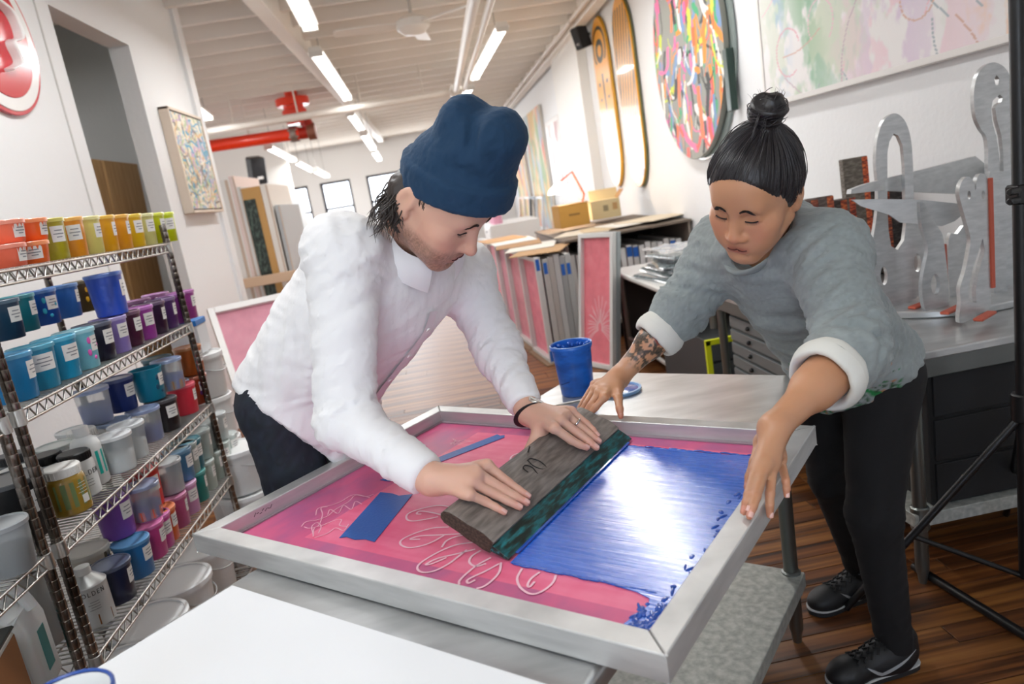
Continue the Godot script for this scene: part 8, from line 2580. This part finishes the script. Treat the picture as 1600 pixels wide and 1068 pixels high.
	s.into(g, 0.0077, func(q: Vector3, n: Vector3) -> float: return (fold.call(q, n) as float) * smoothstep(0.06, 0.11, minf(q.distance_to(wr), q.distance_to(wl))), grey)
	var fleece := mat("ffffff", 0.92, 0.0, "vc rim=0.3 weave=0.35")
	var sw := put("sweatshirt", g, fleece, t)
	# rolled cuffs show the pale inside of the cloth; ribbed neckband
	var pale := mat("d9d8cf", 0.95, 0.0, "rim=0.3 weave=0.4")
	for q in [[wr, dr, 0.052], [wl, dl, 0.060]]:
		var d: Vector3 = q[1]
		var ax := d.cross(Vector3.UP).normalized()
		var ay := ax.cross(d)
		g = Geo.new()
		var rad: float = q[2]
		g.grid(func(u: float, v: float):
			var a := u * TAU
			var th := v * TAU
			var rr := rad + 0.012 * cos(th) + 0.003 * noise.get_noise_3d(cos(a) * 90.0, sin(a) * 90.0, v * 40.0)
			return (q[0] as Vector3) + d * (0.006 + 0.027 * sin(th) + 0.008 * noise.get_noise_2d(cos(a) * 60.0 + 9.0, sin(a) * 60.0)) + (ax * cos(a) + ay * sin(a)) * rr, 44, 16)
		put("rolled_cuff", g, pale, sw)
	var nd := (h.p(0, -0.06, -0.03) - nb).normalized()
	var nz := r.cross(nd).normalized()
	if nz.dot(fr) < 0.0:
		nz = -nz
	var loop := []
	for k in 40:
		var a := TAU * k / 40.0
		var p := nb + nd * (0.022 - 0.030 * maxf(0.0, cos(a))) + (nz * cos(a) * 1.15 + r * sin(a)) * 0.078 + nz * 0.014
		loop.append(p)
	put("neckband", Geo.new().tube(loop, 0.0115, 8, true, 0.6), mat("858c8b", 0.95, 0.0, "rim=0.3 weave=0.4"), sw)
	# trousers, socks and shoes
	var tr := Field.new()
	tr.cap(pel + r * 0.05, pel + r * 0.055 + down * 0.08, 0.094, 0.097, 0.05)
	tr.cap(pel - r * 0.05, pel - r * 0.055 + down * 0.08, 0.094, 0.097, 0.05)
	tr.ell(pel - fr * 0.03 + Vector3(0, -0.03, 0), Vector3(0.115, 0.10, 0.095), r, Vector3.UP, fr, 0.05)
	for q in [[hipr, kr, ar], [hipl, kl, al]]:
		tr.cap(q[0], q[1], 0.098, 0.064, 0.04)
		tr.cap(q[1], q[2], 0.064, 0.046, 0.03)
	g = Geo.new()
	tr.into(g, 0.013, folds([[hipr, kr], [kr, ar], [hipl, kl], [kl, al]], down, 0.005))
	put("trousers", g, mat("0b0b0d", 0.85, 0.0, "weave=0.3"), t)
	for q in [[ar, Vector3(-0.1468, 0, 0.0258), -1.0], [al, Vector3(-0.1927, 0, 0.014), -1.0]]:
		put("sock", Geo.new().cyl(q[0] + Vector3(0, -0.02, 0), q[0] + Vector3(0, 0.05, 0), 0.036, 16, 0.038), mat("5d615f", 0.9), t)
		shoe(t, q[0], q[1], "101113", true, q[2])
	# hair: combed up into the knot
	var hf := Field.new()
	h.ell(hf, 0, 0.042, -0.013, 0.0795, 0.0925, 0.1035, 0.02)
	h.ell(hf, 0, 0.058, 0.030, 0.0645, 0.050, 0.060, 0.03)
	for sx in [-1.0, 1.0]:
		h.ell(hf, sx * 0.066, 0.02, -0.012, 0.0145, 0.042, 0.036, 0.02)
	h.ell(hf, 0, 0.004, -0.075, 0.052, 0.06, 0.034, 0.02)
	h.ell(hf, 0, -0.022, 0.090, 0.081, 0.110, 0.080, 0.008, 1)
	hf.cut(h.p(0, -0.045, 0), h.u * -1.0 + h.f * 0.25, 0.01)
	var kb := Vector3(-0.018, 0.150, -0.040)
	h.ell(hf, -0.014, 0.128, -0.036, 0.026, 0.02, 0.026, 0.016)
	h.ell(hf, kb.x, kb.y + 0.008, kb.z, 0.035, 0.031, 0.034, 0.004)
	g = Geo.new()
	var comb := func(q: Vector3, _n: Vector3) -> float:
		var l := h.inv(q)
		var d := l - kb
		if d.length() < 0.043 and l.y > 0.133:
			var a := atan2(d.z, d.x)
			return 0.0024 * sin(a * 2.0 + d.y * 230.0) + 0.0012 * noise.get_noise_3d(a * 500.0, d.y * 9000.0, 3.0)
		var b := atan2(d.x, d.z)
		return 0.0018 * noise.get_noise_3d(b * 1500.0, d.length() * 1500.0, 9.0) + 0.0010 * noise.get_noise_3d(b * 5000.0, d.length() * 1200.0, 21.0)
	hf.into(g, 0.0032, comb)
	var hm := mat("191618", 0.36, 0.0, "rim=0.2")
	var hair := put("hair", g, hm, t)
	# combed strands over it, hugging the crown from hairline to knot
	g = Geo.new()
	var rg := RandomNumberGenerator.new()
	rg.seed = 3
	for k in 230:
		var a := rg.randf_range(-2.5, 2.5)
		var e := h.p(kb.x + sin(a) * 0.016, 0.140, kb.z + cos(a) * 0.016)
		var yy := lerpf(0.078, 0.0, smoothstep(0.5, 1.5, absf(a))) + rg.randf_range(-0.006, 0.02)
		var o := hf.shoot(h.c + (h.r * sin(a) * 0.2 + h.f * cos(a) * 0.2) + h.u * yy * 1.05, -(h.r * sin(a) + h.f * cos(a)), 0.25)
		var pts := []
		var lift := rg.randf_range(0.0002, 0.0014) if k % 12 else 0.006
		for q in 6:
			var v := q / 5.0
			var m := o.lerp(e, v)
			var dd := (m - h.p(0, 0.04, -0.01)).normalized()
			var far := hf.shoot(h.p(0, 0.04, -0.01) + dd * 0.2, -dd, 0.2)
			pts.append(far + dd * lift * (1.0 if k % 12 else sin(v * PI)))
		pts[5] = e
		g.tube(curve(pts, 2), 0.00075, 4)
	for k in 46:     # wound strands of the knot
		var a0 := rg.randf() * TAU
		var yy := rg.randf_range(-0.012, 0.03)
		var rr := sqrt(maxf(0.0002, 0.035 * 0.035 - pow(yy * 1.05, 2.0))) + 0.0006
		var pts := []
		for q in 8:
			var a := a0 + q * 0.16
			pts.append(h.p(kb.x + cos(a) * rr, kb.y + 0.008 + yy + 0.006 * sin(q * 0.4 + k), kb.z + sin(a) * rr))
		g.tube(pts, 0.0007, 4)
	for k in 16:     # short flyaways
		var a := rg.randf() * TAU
		var o := h.p(kb.x + cos(a) * 0.03, kb.y + 0.02, kb.z + sin(a) * 0.03)
		g.tube([o, o + (o - h.p(kb.x, kb.y - 0.03, kb.z)).normalized() * 0.010, o + (o - h.p(kb.x, kb.y - 0.05, kb.z)).normalized() * 0.016 + h.r * rg.randf_range(-0.008, 0.008)], [0.0004, 0.0003, 0.0001], 4)
	var ls := put("loose_strands", g, mat("2a2628", 0.3, 0.0, "rim=0.3"), hair)
	ls.set_meta("kind", "stuff")
